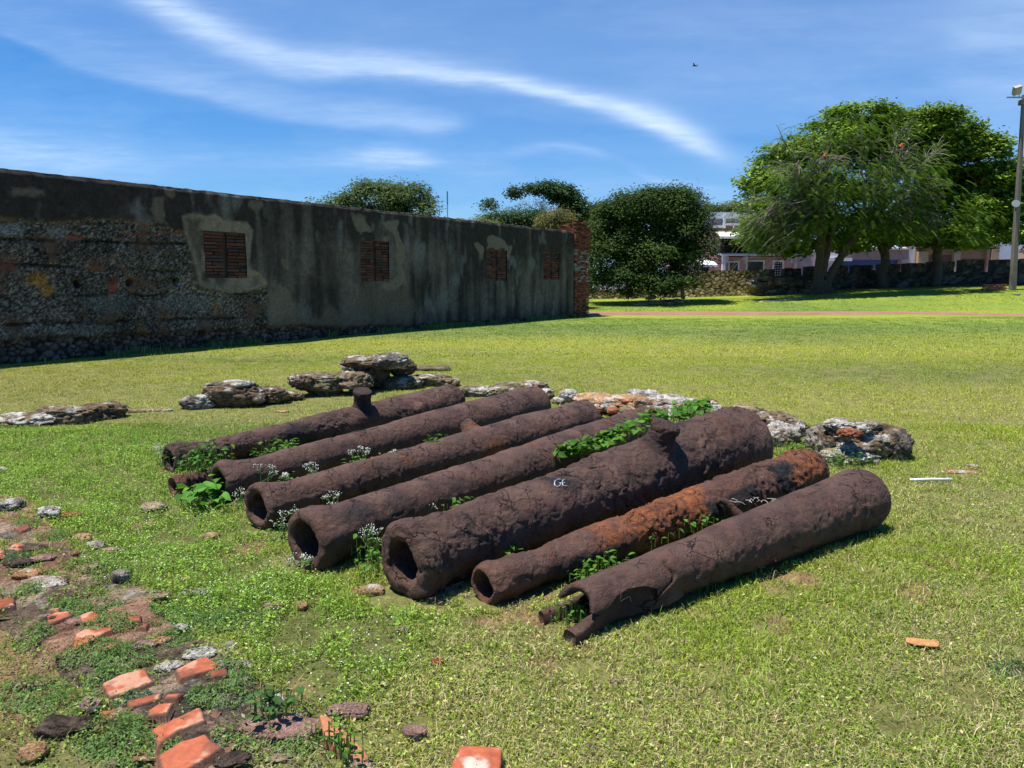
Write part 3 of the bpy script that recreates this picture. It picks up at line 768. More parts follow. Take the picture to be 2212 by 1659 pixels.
def iron_noise(q, seed, flake, dent, lump):
    """relief in metres and crack/black masks"""
    wq = q+np.stack([fbm(q, 5, 3, seed+40), fbm(q, 5, 3, seed+41), fbm(q, 5, 3, seed+42)], -1)*.07
    d = fbm(q, 3.2, 3, seed)*.012*lump
    f = fbm(q, 13, 4, seed+1); d = d+f*.0045*dent
    ridg = np.abs(fbm(q, 9, 3, seed+2)); d = d-(.25-ridg).clip(0)*.014*dent
    wq = wq+np.stack([fbm(q, 17, 3, seed+43), fbm(q, 17, 3, seed+44), fbm(q, 17, 3, seed+45)], -1)*.035
    f1, f2, cid = worley(wq*5.2, seed+3)
    mask = sm(.0, .3, fbm(q, 1.9, 3, seed+4)+(flake-1)*.28)
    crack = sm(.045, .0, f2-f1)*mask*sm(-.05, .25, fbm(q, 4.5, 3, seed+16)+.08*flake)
    d = d-crack*.0045*flake+(cid-.5)*.006*mask*flake+(fbm(wq, 19, 5, seed+15, .62)*.0095*(.25+mask)+(.3-np.abs(fbm(wq, 8, 4, seed+17))).clip(0)*-.02*(mask))*flake
    g1, g2, gid = worley(wq*17, seed+5); m2 = sm(.0, .3, fbm(q, 2.6, 3, seed+6)+(flake-1)*.25)
    d = d-sm(.10, 0, g2-g1)*.0015*m2*flake+(gid-.5)*.004*m2*flake
    pits = sm(.28, .1, g1)*sm(.05, .3, fbm(q, 2.2, 3, seed+9)); d = d-pits*.004*dent
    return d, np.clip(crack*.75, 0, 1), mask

def cannon(u0, v0, r0, u1, v1, r1, seed, label, flake=1.0, dent=1.0, lump=1.0, swell=1.22, bore=.56, orange=0.0, black=0.0, chase=.86, ovate=0.0, lift=0.0, zones=False):
    A, ra = end_at(u0, v0, r0); B, rb = end_at(u1, v1, r1)
    d_ = (B-A).normalized(); B = B+d_*(rb*.25)
    A.z += lift
    fr = Frame(A, B); L = fr.L
    rm = ra                       # swell radius at the muzzle
    rc = ra/swell                 # neck behind it
    # profile (s, r): from inside the bore, over the lip, along the body, round the breech
    prof = [(.75, rm*bore*.9), (.30, rm*bore*.95), (.07, rm*bore), (.012, rm*bore*1.06), (-.002, rm*(bore*1.1+.04)), (.0, rm*.84), (.012, rm*.95), (.045, rm*1.0), (.09, rm*.985), (.15, rm*.93), (.24, rc*1.02), (.34, rc)]
    s1_ = L*.44; ra1 = rc+(rb-rc)*.42; s2_ = L*.70; ra2 = rc+(rb-rc)*.78
    prof += [(s1_-.02, ra1*.975), (s1_+.02, ra1*1.02), (s2_-.02, ra2*.99), (s2_+.02, ra2*1.025), (L-.16, rb*.99), (L-.12, rb*1.02), (L-.05, rb*.98), (L-.01, rb*.86), (L+.03, rb*.6), (L+.045, rb*.3), (L+.05, .002)]
    ps = np.array(prof); seg = np.hypot(np.diff(ps[:, 0]), np.diff(ps[:, 1])); cum = np.concatenate([[0], np.cumsum(seg)])
    n = int(cum[-1]/.0085); tt = np.linspace(0, cum[-1], n); S = np.interp(tt, cum, ps[:, 0]); Rr = np.interp(tt, cum, ps[:, 1])
    ker = np.array([1, 2, 3, 2, 1.])/9; S2 = np.convolve(np.pad(S, 2, 'edge'), ker, 'valid'); R2 = np.convolve(np.pad(Rr, 2, 'edge'), ker, 'valid'); S, Rr = S2, R2
    m = int(2*math.pi*rb/.0095); th = np.linspace(0, 2*math.pi, m, endpoint=False)
    SS, TH = np.meshgrid(S, th, indexing='ij'); RR = np.repeat(Rr[:, None], m, 1)
    inside = np.repeat((tt < cum[3])[:, None], m, 1).ravel()
    V = fr.pt(SS.ravel(), TH.ravel(), RR.ravel())
    q = V+seed*3.1
    dd, crk, msk = iron_noise(q, seed*11, flake, dent, lump)
    s_, t_ = SS.ravel(), TH.ravel()
    front = sm(.30, .05, s_)
    # uneven, hammered lip
    irr = fbm(np.stack([np.cos(t_)*1.6, np.sin(t_)*1.6, s_*5+seed], -1), 1.0, 3, seed+70)
    dd = dd+front*irr*.022*(rm/.18)*np.where(inside, .8, 1)
    dirr = np.zeros(len(s_))
    # flat breech face relief also along the axis
    dirr = front*fbm(np.stack([np.cos(t_)*RR.ravel()*9, np.sin(t_)*RR.ravel()*9, s_*0+seed], -1), 1.0, 3, seed+71)*.02
    dirr = np.where(s_ > .06, dirr*.3*front, dirr)
    capd = sm(L-.01, L+.03, s_)
    V = fr.pt(s_-dirr, t_, np.maximum(RR.ravel()+dd*(1-capd*.6)*np.where(inside, -.5, 1), .001)*(1+ovate*np.cos(2*t_)))
    below = V[:, 2] < -.06; V[:, 2] = np.where(below, -.06+(V[:, 2]+.06)*.2, V[:, 2])
    om = np.clip(sm(.12, .45, fbm(q, 1.6, 4, seed+80)+orange-.32), 0, 1)*(orange > 0)
    if orange: om = np.maximum(om, sm(.25, .5, fbm(q, 4, 4, seed+81)+(orange-.5)*.3)*.9)
    om = om*min(1, orange*2.2)
    bm_ = np.clip(sm(.05, .3, fbm(q, 1.5, 4, seed+82)+black-.35), 0, 1)*(black > 0)
    if zones:
        f = s_/L; side = np.cos(t_)          # 1 on the viewer's side, top is sin = 1
        wob = fbm(q, 3.5, 4, 501)*.10
        zo = np.maximum(sm(.20, .27, f+wob)*sm(.60, .54, f+wob)*sm(-.55, -.1, np.sin(t_)+wob*2), sm(.84, .88, f+wob)*sm(1.0, .95, f)*sm(-.2, .2, np.sin(t_)+wob*2))
        om = zo*np.clip(.75+fbm(q, 6, 4, 502)*.9, 0, 1)+.12*om
        zb = np.maximum(sm(.52, .56, f+wob)*sm(.70, .66, f+wob)*sm(.85, .6, np.sin(t_)+wob*3), sm(.78, .81, f+wob)*sm(.87, .85, f+wob)*sm(.2, .5, side+wob))
        zb = np.maximum(zb, sm(.06, .10, f+wob)*sm(.34, .28, f+wob)*sm(.35, .05, np.sin(t_)+wob*3)*.9)
        bm_ = np.clip(zb, 0, 1); 
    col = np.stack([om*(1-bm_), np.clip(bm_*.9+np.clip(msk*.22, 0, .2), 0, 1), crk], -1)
    root = empty('rusty_cannon', tuple(fr.A.lerp(fr.B, .5)-Vector((0, 0, fr.A.lerp(fr.B, .5).z)))); tag(root, label, 'cannon', 'rusted iron cannons lying side by side on the lawn')
    V = V-np.array(root.location)
    o = npmesh('barrel', V, [grid_faces(n, m, True)[:, ::-1]], M_IRON, root, col=col)
    add_cap(fr.A+fr.a*(.02), fr.B, rb*.62 if rb > .15 else rb*.5)
    fr.root = root; fr.ra, fr.rb, fr.rc = ra, rb, rc
    fr.rad = lambda s: float(np.interp(s, ps[4:, 0], ps[4:, 1])); fr.V = V+np.array(root.location); fr.seed = seed
    return fr

def trunnion(fr, s, direction, reach, r0, r1, seed, knob=1.0, black=.8, orange=0.0, flake=1.2):
    """round stub that grows out of the barrel"""
    d = Vector(direction).normalized(); c = fr.A+fr.a*s
    body = fr.rad(s); prof = [(body*.35, r0*1.7), (body*.78, r0*1.45), (body*.98, r0*1.15), (body+.03, r0*1.0), (body+reach*.55, (r0+r1)/2), (body+reach*.8, r1*knob), (body+reach*.95, r1*knob*.97), (body+reach, r1*.8), (body+reach+.004, r1*.4), (body+reach+.004, .001)]
    ps = np.array(prof); cum = np.concatenate([[0], np.cumsum(np.hypot(np.diff(ps[:, 0]), np.diff(ps[:, 1])))])
    n = int(cum[-1]/.006); tt = np.linspace(0, cum[-1], n); S = np.interp(tt, cum, ps[:, 0]); Rr = np.interp(tt, cum, ps[:, 1])
    m = 60; th = np.linspace(0, 2*math.pi, m, endpoint=False)
    f2 = Frame(c, c+d); SS, TH = np.meshgrid(S, th, indexing='ij'); RR = np.repeat(Rr[:, None], m, 1)
    V = f2.pt(SS.ravel(), TH.ravel(), RR.ravel()); q = V+seed
    dd, crk, msk = iron_noise(q*1.6, seed, flake, 1.4, .6)
    V = f2.pt(SS.ravel()+dd*.5, TH.ravel(), np.maximum(RR.ravel()+dd*.9, .001))
    bmk = np.full(len(V), black)*np.clip(.7+fbm(q, 8, 3, 2)*.6, 0, 1); om = np.full(len(V), orange)*np.clip(.5+fbm(q, 7, 3, 5)*1.4, 0, 1)
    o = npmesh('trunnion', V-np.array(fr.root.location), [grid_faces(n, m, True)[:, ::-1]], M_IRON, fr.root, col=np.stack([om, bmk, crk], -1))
    return o

K1 = cannon(364, 993, 33, 976, 870, 40, 1, 'farthest cannon, at the left, with a black stub standing up from its barrel', flake=1.3, dent=1.1, lump=1.3, black=.12)
trunnion(K1, (Vector(PD(772, 930, K1.A.lerp(K1.B, .62).y))-K1.A).dot(K1.a), (.10, -.25, 1), .17, .085, .088, 21, 1.15, 1.0)
trunnion(K1, (Vector(PD(872, 900, K1.A.lerp(K1.B, .8).y))-K1.A).dot(K1.a), tuple(K1.n*1.0+Vector((0, 0, .25))), .09, .07, .06, 22, 1.0, .1)
K2 = cannon(473, 1043, 46, 1156, 876, 43, 2, 'second cannon from the back, smooth brown, its open muzzle beside leafy weeds', flake=.55, dent=.9, black=.05, orange=.04)
K3 = cannon(554, 1098, 53, 1263, 907, 44, 3, 'third cannon from the back, reddish brown with a flared muzzle hollowed open below', flake=.75, dent=1.1, orange=.28, black=.1)
trunnion(K3, (Vector(PD(1000, 940, K3.A.lerp(K3.B, .62).y))-K3.A).dot(K3.a), tuple(-K3.n*.75+Vector((0, 0, .75))), .10, .075, .06, 23, 1.0, .1, .5)
K4 = cannon(658, 1169, 72, 1400, 924, 47, 4, 'fourth cannon from the back, broad round muzzle, green vine along its breech', flake=.8, dent=1.1, orange=.14, black=.12, swell=1.2)
trunnion(K4, (Vector(PD(1215, 1005, K4.A.lerp(K4.B, .72).y))-K4.A).dot(K4.a), tuple(K4.n*1.0+Vector((0, 0, .25))), .06, .06, .055, 24, 1.0, .2)
K5 = cannon(868, 1214, 88, 1594, 955, 80, 5, 'thickest cannon, with chalk letters and a knobbed stub standing up from it', flake=1.35, dent=1.2, lump=1.4, orange=.09, black=.16, swell=1.13, bore=.50)
trunnion(K5, (Vector(PD(1385, 1035, K5.A.lerp(K5.B, .62).y))-K5.A).dot(K5.a), (.30, -.22, 1), .15, .105, .090, 25, 1.16, .75, .15)
K6 = cannon(1042, 1267, 47, 1745, 1018, 53, 6, 'slender flaking cannon with bright orange rust and black scabs, second from the front', flake=1.7, dent=1.6, lump=1.5, orange=.74, black=.30, swell=1.02, bore=.62, zones=True)

# trunnion hook of the flaking cannon, a bent finger of iron
def hook(fr):
    mb = MB(); c = PD(1590, 1125, P(1590, 1125, .1).y)
    pts = [PD(1604, 1128, c.y), PD(1592, 1112, c.y), PD(1578, 1096, c.y), PD(1566, 1084, c.y), PD(1554, 1080, c.y), PD(1549, 1089, c.y)]
    loc = fr.root.location
    mb.tube([p-loc for p in pts], [.05, .036, .028, .024, .022, .010], 14, (0.25, .35, 0))
    o = mb.build('trunnion', M_IRON, fr.root, True)
hook(K6)

# --- the split cannon nearest the camera
def split_cannon():
    A, ra = end_at(1238, 1316, 53, .95); B, rb = end_at(1858, 1077, 66)
    fr = Frame(A, B); B = B+fr.a*.06; fr = Frame(A, B); L = fr.L; seed = 7
    ps = np.array([(-.1, ra*1.0), (.0, ra*.98), (.35, ra*1.07), (L*.45, ra+(rb-ra)*.45), (L*.8, rb*.90), (L-.25, rb*.97), (L-.10, rb*1.02), (L-.03, rb*.95), (L+.0, rb*.8), (L+.02, rb*.5), (L+.03, .002)])
    rad = lambda s: np.interp(s, ps[:, 0], ps[:, 1])
    root = empty('rusty_cannon', tuple(fr.A.lerp(fr.B, .5)-Vector((0, 0, fr.A.lerp(fr.B, .5).z))))
    tag(root, 'nearest cannon, dimpled brown iron with its front end split open into tongues', 'cannon', 'rusted iron cannons lying side by side on the lawn')
    loc = np.array(root.location); fr.root = root; fr.rad = lambda s: float(rad(s)); fr.seed = 7
    s0 = .43
    def relief(V, s, th):
        q = V+20.7
        d = fbm(q, 3, 3, 301)*.010+fbm(q, 14, 3, 302)*.003
        f1, f2, cid = worley(q*13, 303)
        lowside = sm(1.15, .3, np.abs(th-(-.15)))
        z_ = sm(.45, 1.0, s)*sm(L, L-.35, s)
        d = d-sm(.5, .12, f1)*.009*np.clip(lowside*z_+.12, 0, 1)
        f3, f4, c4 = worley(q*21+3, 311); d = d-sm(.5, .15, f3)*.004*np.clip(sm(1.9, .9, np.abs(th-.2))*sm(.55, 1.1, s)+.1, 0, 1)
        g1, g2, gd = worley(q*5.5, 305); d = d-sm(.35, .1, g1)*.012*sm(.45, .8, s)*lowside*.8
        # the crack that runs up over the barrel
        cs = .46+.10*np.clip(th+.2, 0, 2)+.035*np.sin(th*5)+.25*np.clip(th-.9, 0, 2)**1.0*0
        ck = sm(.010, .0, np.abs(s-cs))*sm(1.15, .9, th)*sm(-.9, -.5, th)
        cs2 = .66+.06*np.sin(th*3+1); ck2 = sm(.006, 0, np.abs(s-cs2))*sm(1.0, .6, th)*sm(-.2, .1, th)
        d = d-ck*.014-ck2*.004
        sc = sm(.0, .02, s-cs)*sm(.12, .02, s-cs)*sm(1.15, .9, th)*sm(-.9, -.5, th); d = d+sc*.006
        cr3 = sm(.02, 0, np.abs(th-1.5-.12*np.sin(s*9)))*sm(L*.62, L*.68, s)*sm(L*.97, L*.9, s); d = d-cr3*.01
        return d, np.clip(ck*.8+ck2*.4+cr3*.7, 0, 1)
    mb_parts = []
    # main tube
    seg = np.hypot(np.diff(ps[:, 0]), np.diff(ps[:, 1])); cum = np.concatenate([[0], np.cumsum(seg)])
    start = np.interp(s0, ps[:, 0], cum); n = int((cum[-1]-start)/.0075); tt = np.linspace(start, cum[-1], n)
    S = np.interp(tt, cum, ps[:, 0]); Rr = np.interp(tt, cum, ps[:, 1]); m = 150; th = np.linspace(-math.pi, math.pi, m, endpoint=False)
    SS, TH = np.meshgrid(S, th, indexing='ij'); RR = np.repeat(Rr[:, None], m, 1); s_, t_ = SS.ravel(), TH.ravel()
    V = fr.pt(s_, t_, RR.ravel()); d, ck = relief(V, s_, t_)
    V = fr.pt(s_, t_, np.maximum(RR.ravel()+d, .001)); V[:, 2] = np.maximum(V[:, 2], -.05)
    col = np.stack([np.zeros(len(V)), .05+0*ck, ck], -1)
    mb_parts.append((V, grid_faces(n, m, True), col))
    def shell(nu, nv, fs, fth, thick, drop=None, seed=0):
        """thick curved plate: fs(u,v) -> s, fth(u,v) -> theta"""
        U, W = np.meshgrid(np.linspace(0, 1, nu), np.linspace(0, 1, nv), indexing='ij'); U = U.ravel(); W = W.ravel()
        s = fs(U, W); t = fth(U, W); r = rad(s); Vo = fr.pt(s, t, r); d, ck = relief(Vo, s, t)
        Vo = fr.pt(s, t, r+d); tk = thick*(1-.35*sm(.75, 1, np.abs(W*2-1)))
        Vi = fr.pt(s+.004*np.sin(W*9), t, r-tk+d*.5)
        if drop is not None: o_ = drop(U, W); Vo = Vo+o_; Vi = Vi+o_
        nV = nu*nv; Fo = grid_faces(nu, nv); Fi = Fo[:, ::-1]+nV
        e = []
        def edge(idx):
            for a, b in zip(idx[:-1], idx[1:]): e.append([a, b, b+nV, a+nV])
        I = np.arange(nV).reshape(nu, nv); edge(I[0, :]); edge(I[-1, ::-1]); edge(I[::-1, 0]); edge(I[:, -1])
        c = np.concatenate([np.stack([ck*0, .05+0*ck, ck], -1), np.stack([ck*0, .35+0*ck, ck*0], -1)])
        mb_parts.append((np.concatenate([Vo, Vi]), np.concatenate([Fo, Fi, np.array(e)]), c))
    th_low = lambda s: np.interp(s, [0, .05, .10, .16, .24, .34, .42, .46, .5], [.10, -.05, .10, .40, .52, .40, .12, -.05, -.1])
    shell(70, 90, lambda u, w: .01+.035*np.sin(w*3.2+.3)*(1-u)+u*(s0+.06), lambda u, w: th_low(u*(s0+.06))+(2.9-th_low(u*(s0+.06)))*w, .034)
    # back and bottom of the barrel behind the split
    shell(30, 60, lambda u, w: .30+.16*u+.0*w-.05*np.sin(w*3), lambda u, w: -3.4+2.3*w, .034)
    # tongues that run forward on the grass
    def slab(pts, half, thick, tilt, colr=(0, .05, 0)):
        n_ = 60; k = np.linspace(0, len(pts)-1, n_); arr = np.array([tuple(p) for p in pts]); c = np.stack([np.interp(k, range(len(pts)), arr[:, i]) for i in range(3)], -1)
        ker = np.ones(9)/9
        for i in range(3): c[:, i] = np.convolve(np.pad(c[:, i], 4, 'edge'), ker, 'valid')
        hf = np.interp(k, range(len(pts)), half); tk = np.interp(k, range(len(pts)), thick); tl = np.interp(k, range(len(pts)), tilt)
        d = np.gradient(c, axis=0); d /= np.linalg.norm(d, axis=1)[:, None]; side = np.cross(d, [0, 0, 1.]); side /= np.linalg.norm(side, axis=1)[:, None]; up = np.cross(side, d)
        upx = up*np.cos(tl)[:, None]+side*np.sin(tl)[:, None]; sx = -up*np.sin(tl)[:, None]+side*np.cos(tl)[:, None]
        M = 40; a = np.linspace(0, 2*math.pi, M, endpoint=False); ca, sa = np.cos(a), np.sin(a)
        sq = lambda v: np.sign(v)*np.abs(v)**.55
        V = c[:, None]+upx[:, None]*(sq(sa)[None, :, None]*hf[:, None, None])+sx[:, None]*(sq(ca)[None, :, None]*tk[:, None, None])
        endf = 1-.0*k; V = V.reshape(-1, 3); q = V+4; V = V+np.repeat(sx, M, 0)*(fbm(q, 9, 3, 8)*.012)[:, None]+np.repeat(upx, M, 0)*(fbm(q, 14, 3, 9)*.006)[:, None]
        Fc = grid_faces(n_, M, True)
        # close the tip
        ctr = len(V); V = np.vstack([V, V[:M].mean(0)]); tri = np.array([[ctr, (j+1) % M, j] for j in range(M)])
        mb_parts.append((V, Fc, np.tile(colr, (len(V), 1)), tri))
    def W(u, v, z): return P(u, v, z)
    slab([W(1226, 1383, .03), W(1262, 1362, .035), W(1296, 1340, .05), W(1338, 1305, .080), W(1384, 1288, .098), W(1432, 1270, .112), W(1470, 1252, .12)],
         [.036, .042, .050, .068, .080, .090, .08], [.032, .029, .024, .019, .018, .018, .017], [.15, .2, .15, .0, -.15, -.25, -.3])
    slab([W(1166, 1336, .025), W(1206, 1326, .028), W(1246, 1308, .045), W(1278, 1290, .06), W(1330, 1262, .07)],
         [.034, .036, .048, .06, .06], [.028, .022, .016, .015, .015], [-.2, -.1, .1, .3, .4])
    Vs = []; Fq = []; Ft = []; Cs = []; n = 0
    for p in mb_parts:
        Vs.append(p[0]-loc); Fq.append(p[1]+n); Cs.append(p[2])
        if len(p) > 3: Ft.append(p[3]+n)
        n += len(p[0])
    npmesh('barrel', np.concatenate(Vs), [np.concatenate(Fq)]+([np.concatenate(Ft)] if Ft else []), M_IRON, root, col=np.concatenate(Cs))
    add_cap(fr.A+fr.a*.25, fr.B, rb*.62); a = W(1235, 1385, 0); b = W(1432, 1290, 0); add_cap(a, b, .03); a = W(1175, 1338, 0); b = W(1270, 1300, 0); add_cap(a, b, .03)
    return fr
K7 = split_cannon()

# short broken piece sticking out under the farthest cannon
def small_piece():
    A, ra = end_at(372, 1051, 24); d = K1.a; B = A+d*1.3; B.z = A.z+.02
    fr = Frame(A, B); m = 60; prof = [(.2, ra*.45), (.02, ra*.5), (0, ra*.85), (.03, ra), (.15, ra*.93), (1.25, ra*1.0), (1.3, ra*.7), (1.31, .001)]
    ps = np.array(prof); cum = np.concatenate([[0], np.cumsum(np.hypot(np.diff(ps[:, 0]), np.diff(ps[:, 1])))]); n = 170; tt = np.linspace(0, cum[-1], n)
    S = np.interp(tt, cum, ps[:, 0]); Rr = np.interp(tt, cum, ps[:, 1]); th = np.linspace(0, 2*math.pi, m, endpoint=False)
    SS, TH = np.meshgrid(S, th, indexing='ij'); RR = np.repeat(Rr[:, None], m, 1); V = fr.pt(SS.ravel(), TH.ravel(), RR.ravel())
    d, ck, mk = iron_noise(V+9, 88, 1.5, 1.3, 1.2); V = fr.pt(SS.ravel(), TH.ravel(), np.maximum(RR.ravel()+d, .001))
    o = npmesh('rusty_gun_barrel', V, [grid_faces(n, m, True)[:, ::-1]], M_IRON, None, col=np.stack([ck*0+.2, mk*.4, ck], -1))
    tag(o, 'small dark iron barrel half buried in weeds below the farthest cannon', 'iron barrel'); add_cap(A, B, ra*.6)
small_piece()

# chalk letters on the big barrel, laid on its curved surface
def chalk():
    from mathutils.bvhtree import BVHTree
    b = [c for c in K5.root.children if c.name.startswith('barrel')][0]; loc = K5.root.location
    bv = BVHTree.FromPolygons([v.co+loc for v in b.data.vertices], [p.vertices[:] for p in b.data.polygons])
    org = Vector((0, 0, CAM_H)); rng = random.Random(3); mb = MB()
    o2 = 1208.5-0; strokes = [[(1211, 1037), (1205, 1036), (1199, 1040), (1197, 1046), (1200, 1051), (1206, 1052), (1211, 1048), (1210, 1044), (1205, 1044)],
                              [(1222, 1036), (1215, 1038), (1214, 1044), (1216, 1050), (1224, 1050)], [(1215, 1044), (1221, 1043)]]
    for st in strokes:
        pts = []
        for (a, c) in zip(st[:-1], st[1:]):
            for k in range(8):
                u = a[0]+(c[0]-a[0])*k/8; v = a[1]+(c[1]-a[1])*k/8
                h = bv.ray_cast(org, ray(u, v))
                if h[0]: pts.append((h[0], -h[1] if h[1].dot(ray(u, v)) > 0 else h[1]))
        for i in range(len(pts)-1):
            if rng.random() < .13: continue
            p, nr = pts[i]; p2 = pts[i+1][0]; d = (p2-p)
            if d.length < 1e-5: continue
            s = d.normalized().cross(nr).normalized()*.0034*rng.uniform(.6, 1.3); q = nr*.004
            mb.add([tuple(p-s+q-loc), tuple(p+s+q-loc), tuple(p2+s+q-loc), tuple(p2-s+q-loc), tuple(p+q*2-loc), tuple(p2+q*2-loc)], [np.array([[0, 4, 5, 3], [4, 1, 2, 5]])])
    o = mb.build('chalk_letters', plain('chalk', (.50, .58, .66), .9), K5.root); o['label'] = 'pale blue chalk letters GE'
chalk()
# ------------------------------------------------------------------ rocks
def lump(mb, c, size, rot, seed, rough=.22, sub=5, blocky=.0, pal='brown', white=.3):
    V, Fc = ico(sub); V = V.copy()
    if blocky: V = np.sign(V)*np.abs(V)**(1-blocky); 
    n = fbm(V+seed*5.3, 1.3, 4, seed)*rough*1.5; w1, w2, cid = worley((V+seed)*2.6, seed); n = n+(cid-.5)*rough*.55-sm(.1, 0, w2-w1)*rough*.25
    g1, g2, gi = worley((V+seed)*8, seed+2); n = n-sm(.42, .1, g1)*rough*.42+fbm(V, 7, 4, seed+3, .6)*rough*.6-(.22-np.abs(fbm(V+seed, 4.2, 3, seed+4))).clip(0)*rough*1.1
    Q = V*(1+n[:, None])*np.array(size)/2
    cr, sr = math.cos(rot), math.sin(rot); Q = np.stack([Q[:, 0]*cr-Q[:, 1]*sr, Q[:, 0]*sr+Q[:, 1]*cr, Q[:, 2]], -1)+np.array(tuple(c))
    q = Q; a = fbm(q, 9, 4, seed+9); b = fbm(q, 3.2, 3, seed+10); fine = fbm(q, 30, 3, seed+11)
    A, B = PAL[pal]
    col = np.array(A)*(1-np.clip(.5+b, 0, 1))[:, None]+np.array(B)*np.clip(.5+b, 0, 1)[:, None]
    up = sm(-.3, .6, V[:, 2])
    wm = sm(.06, .26, a*.9+b*.45+(white-.62)*.85+.14*up)[:, None]*.9
    col = col*(1-wm)+np.array([.72, .67, .58])*wm
    pit = sm(.36, .14, g1)*.9+sm(.0, .25, fbm(q, 22, 3, seed+12))*.6+sm(.09, .0, w2-w1)*.5
    col = col*(1-np.clip(pit, 0, .85)[:, None]*(.8 if pal not in ('orange', 'tan', 'pink', 'red') or sub > 4 else .35))
    col = col*(1+.35*fine[:, None])
    mb.add(Q, [Fc], np.clip(col, .01, .9))
PAL = {'brown': ((.17, .115, .075), (.36, .26, .165)), 'tan': ((.34, .25, .15), (.50, .39, .25)), 'white': ((.34, .29, .23), (.52, .47, .40)), 'orange': ((.52, .27, .12), (.60, .38, .20)),
       'pink': ((.42, .24, .19), (.52, .34, .27)), 'red': ((.46, .13, .065), (.5, .19, .10)), 'grey': ((.16, .13, .11), (.30, .27, .23)), 'moss': ((.20, .16, .09), (.34, .28, .17)), 'mortar': ((.12, .085, .062), (.30, .22, .17))}
# every boulder: list of lumps (u, v of the lump's centre in the picture, z centre, size x,y,z in metres, rot, palette, white, blocky)
def boulder(name, label, cat, lumps, group=None, seed=0, sub=5, rough=.2):
    mb = MB(); pts = []
    for i, (u, v, z, sx, sy, sz, rot, pal, wh, blk) in enumerate(lumps):
        c = G(u, v, z); lump(mb, c-Vector((0, 0, sz*.05)), (sx, sy, sz*.86), rot, seed*13+i*3+1, rough, sub, blk, pal, wh); pts.append(c)
        add_cap(c, c, min(sx, sy)*.36)
    o = mb.build(name, M_STONE, None, True)
    tag(o, label, cat, group); return o
GR = 'weathered masonry boulders in a row behind the cannons'
# metres per picture unit at lawn distance d is about d/1661
boulder('masonry_boulder', 'long low brown boulder with white patches at the left edge of the picture', 'boulder',
        [(-40, 915, .03, .9, .4, .28, .1, 'brown', .6, .1), (50, 908, .05, .8, .4, .22, .0, 'brown', .72, .1), (140, 897, .08, .75, .38, .28, .1, 'brown', .35, .2), (215, 890, .07, .55, .35, .30, .2, 'brown', .38, .2)], GR, 1)
boulder('masonry_boulder', 'thin tan strip of masonry low in the grass right of the long left boulder', 'boulder',
        [(290, 889, .0, .5, .25, .08, .1, 'tan', .3, .1), (345, 887, .0, .4, .22, .06, 0, 'tan', .2, .1)], GR, 2)
boulder('masonry_boulder', 'brown boulder with a white crusted top, left of the overhanging one', 'boulder',
        [(432, 868, .08, .45, .35, .22, .2, 'grey', .75, .1), (505, 851, .16, .75, .4, .34, .1, 'brown', .42, .25), (498, 833, .26, .6, .4, .14, .1, 'grey', .72, .4), (575, 850, .12, .6, .4, .26, -.1, 'brown', .4, .15), (625, 854, .06, .4, .3, .14, 0, 'brown', .2, .1)], GR, 3)
boulder('masonry_boulder', 'dark brown overhanging boulder with a flat mossy top', 'boulder',
        [(655, 822, .22, .42, .38, .26, .5, 'brown', .4, .2), (705, 822, .20, .75, .5, .28, .0, 'moss', .25, .3), (760, 820, .20, .6, .5, .3, .1, 'brown', .32, .2), (700, 845, .04, .5, .35, .2, 0, 'brown', .5, .1)], GR, 4)
boulder('masonry_boulder', 'tallest boulder of the row, white crusted cap over a dark hollow', 'boulder',
        [(800, 805, .22, .55, .5, .52, .2, 'brown', .15, .2), (785, 781, .42, .62, .5, .18, .0, 'brown', .35, .2), (770, 777, .40, .32, .4, .22, .3, 'grey', .6, .1), (838, 779, .42, .62, .5, .28, .1, 'grey', .5, .1), (868, 790, .30, .45, .4, .3, .1, 'brown', .4, .1), (750, 788, .28, .22, .3, .2, .3, 'white', .7, .1)], GR, 5)
boulder('masonry_boulder', 'low flat boulder covered in dry tan moss, just behind the farthest cannon', 'boulder',
        [(870, 826, .08, .65, .55, .24, .1, 'moss', .3, .2), (925, 821, .08, .75, .5, .22, .0, 'moss', .25, .2), (965, 826, .05, .4, .4, .18, 0, 'tan', .35, .1)], GR, 6)
boulder('stone_slab', 'flat grey stone slab lying in the grass at the end of the boulder row', 'stone slab', [(928, 795, .03, .75, .55, .09, .1, 'moss', .1, .5)], None, 7, 5, .08)
boulder('masonry_boulder', 'low mossy boulder with a white tip behind the second cannon', 'boulder',
        [(1030, 845, .05, .7, .45, .2, .1, 'moss', .35, .1), (1100, 843, .09, .75, .45, .24, .0, 'moss', .4, .1), (1150, 838, .12, .42, .35, .24, .2, 'tan', .62, .1), (1175, 851, .06, .3, .3, .2, 0, 'brown', .45, 0)], GR, 8)
boulder('coral_stone', 'small white coral stone with dark pits between the second and third cannon breeches', 'stone', [(1228, 855, .08, .26, .26, .24, .2, 'white', .8, 0), (1206, 866, .04, .17, .2, .13, .2, 'white', .7, 0)], None, 9)
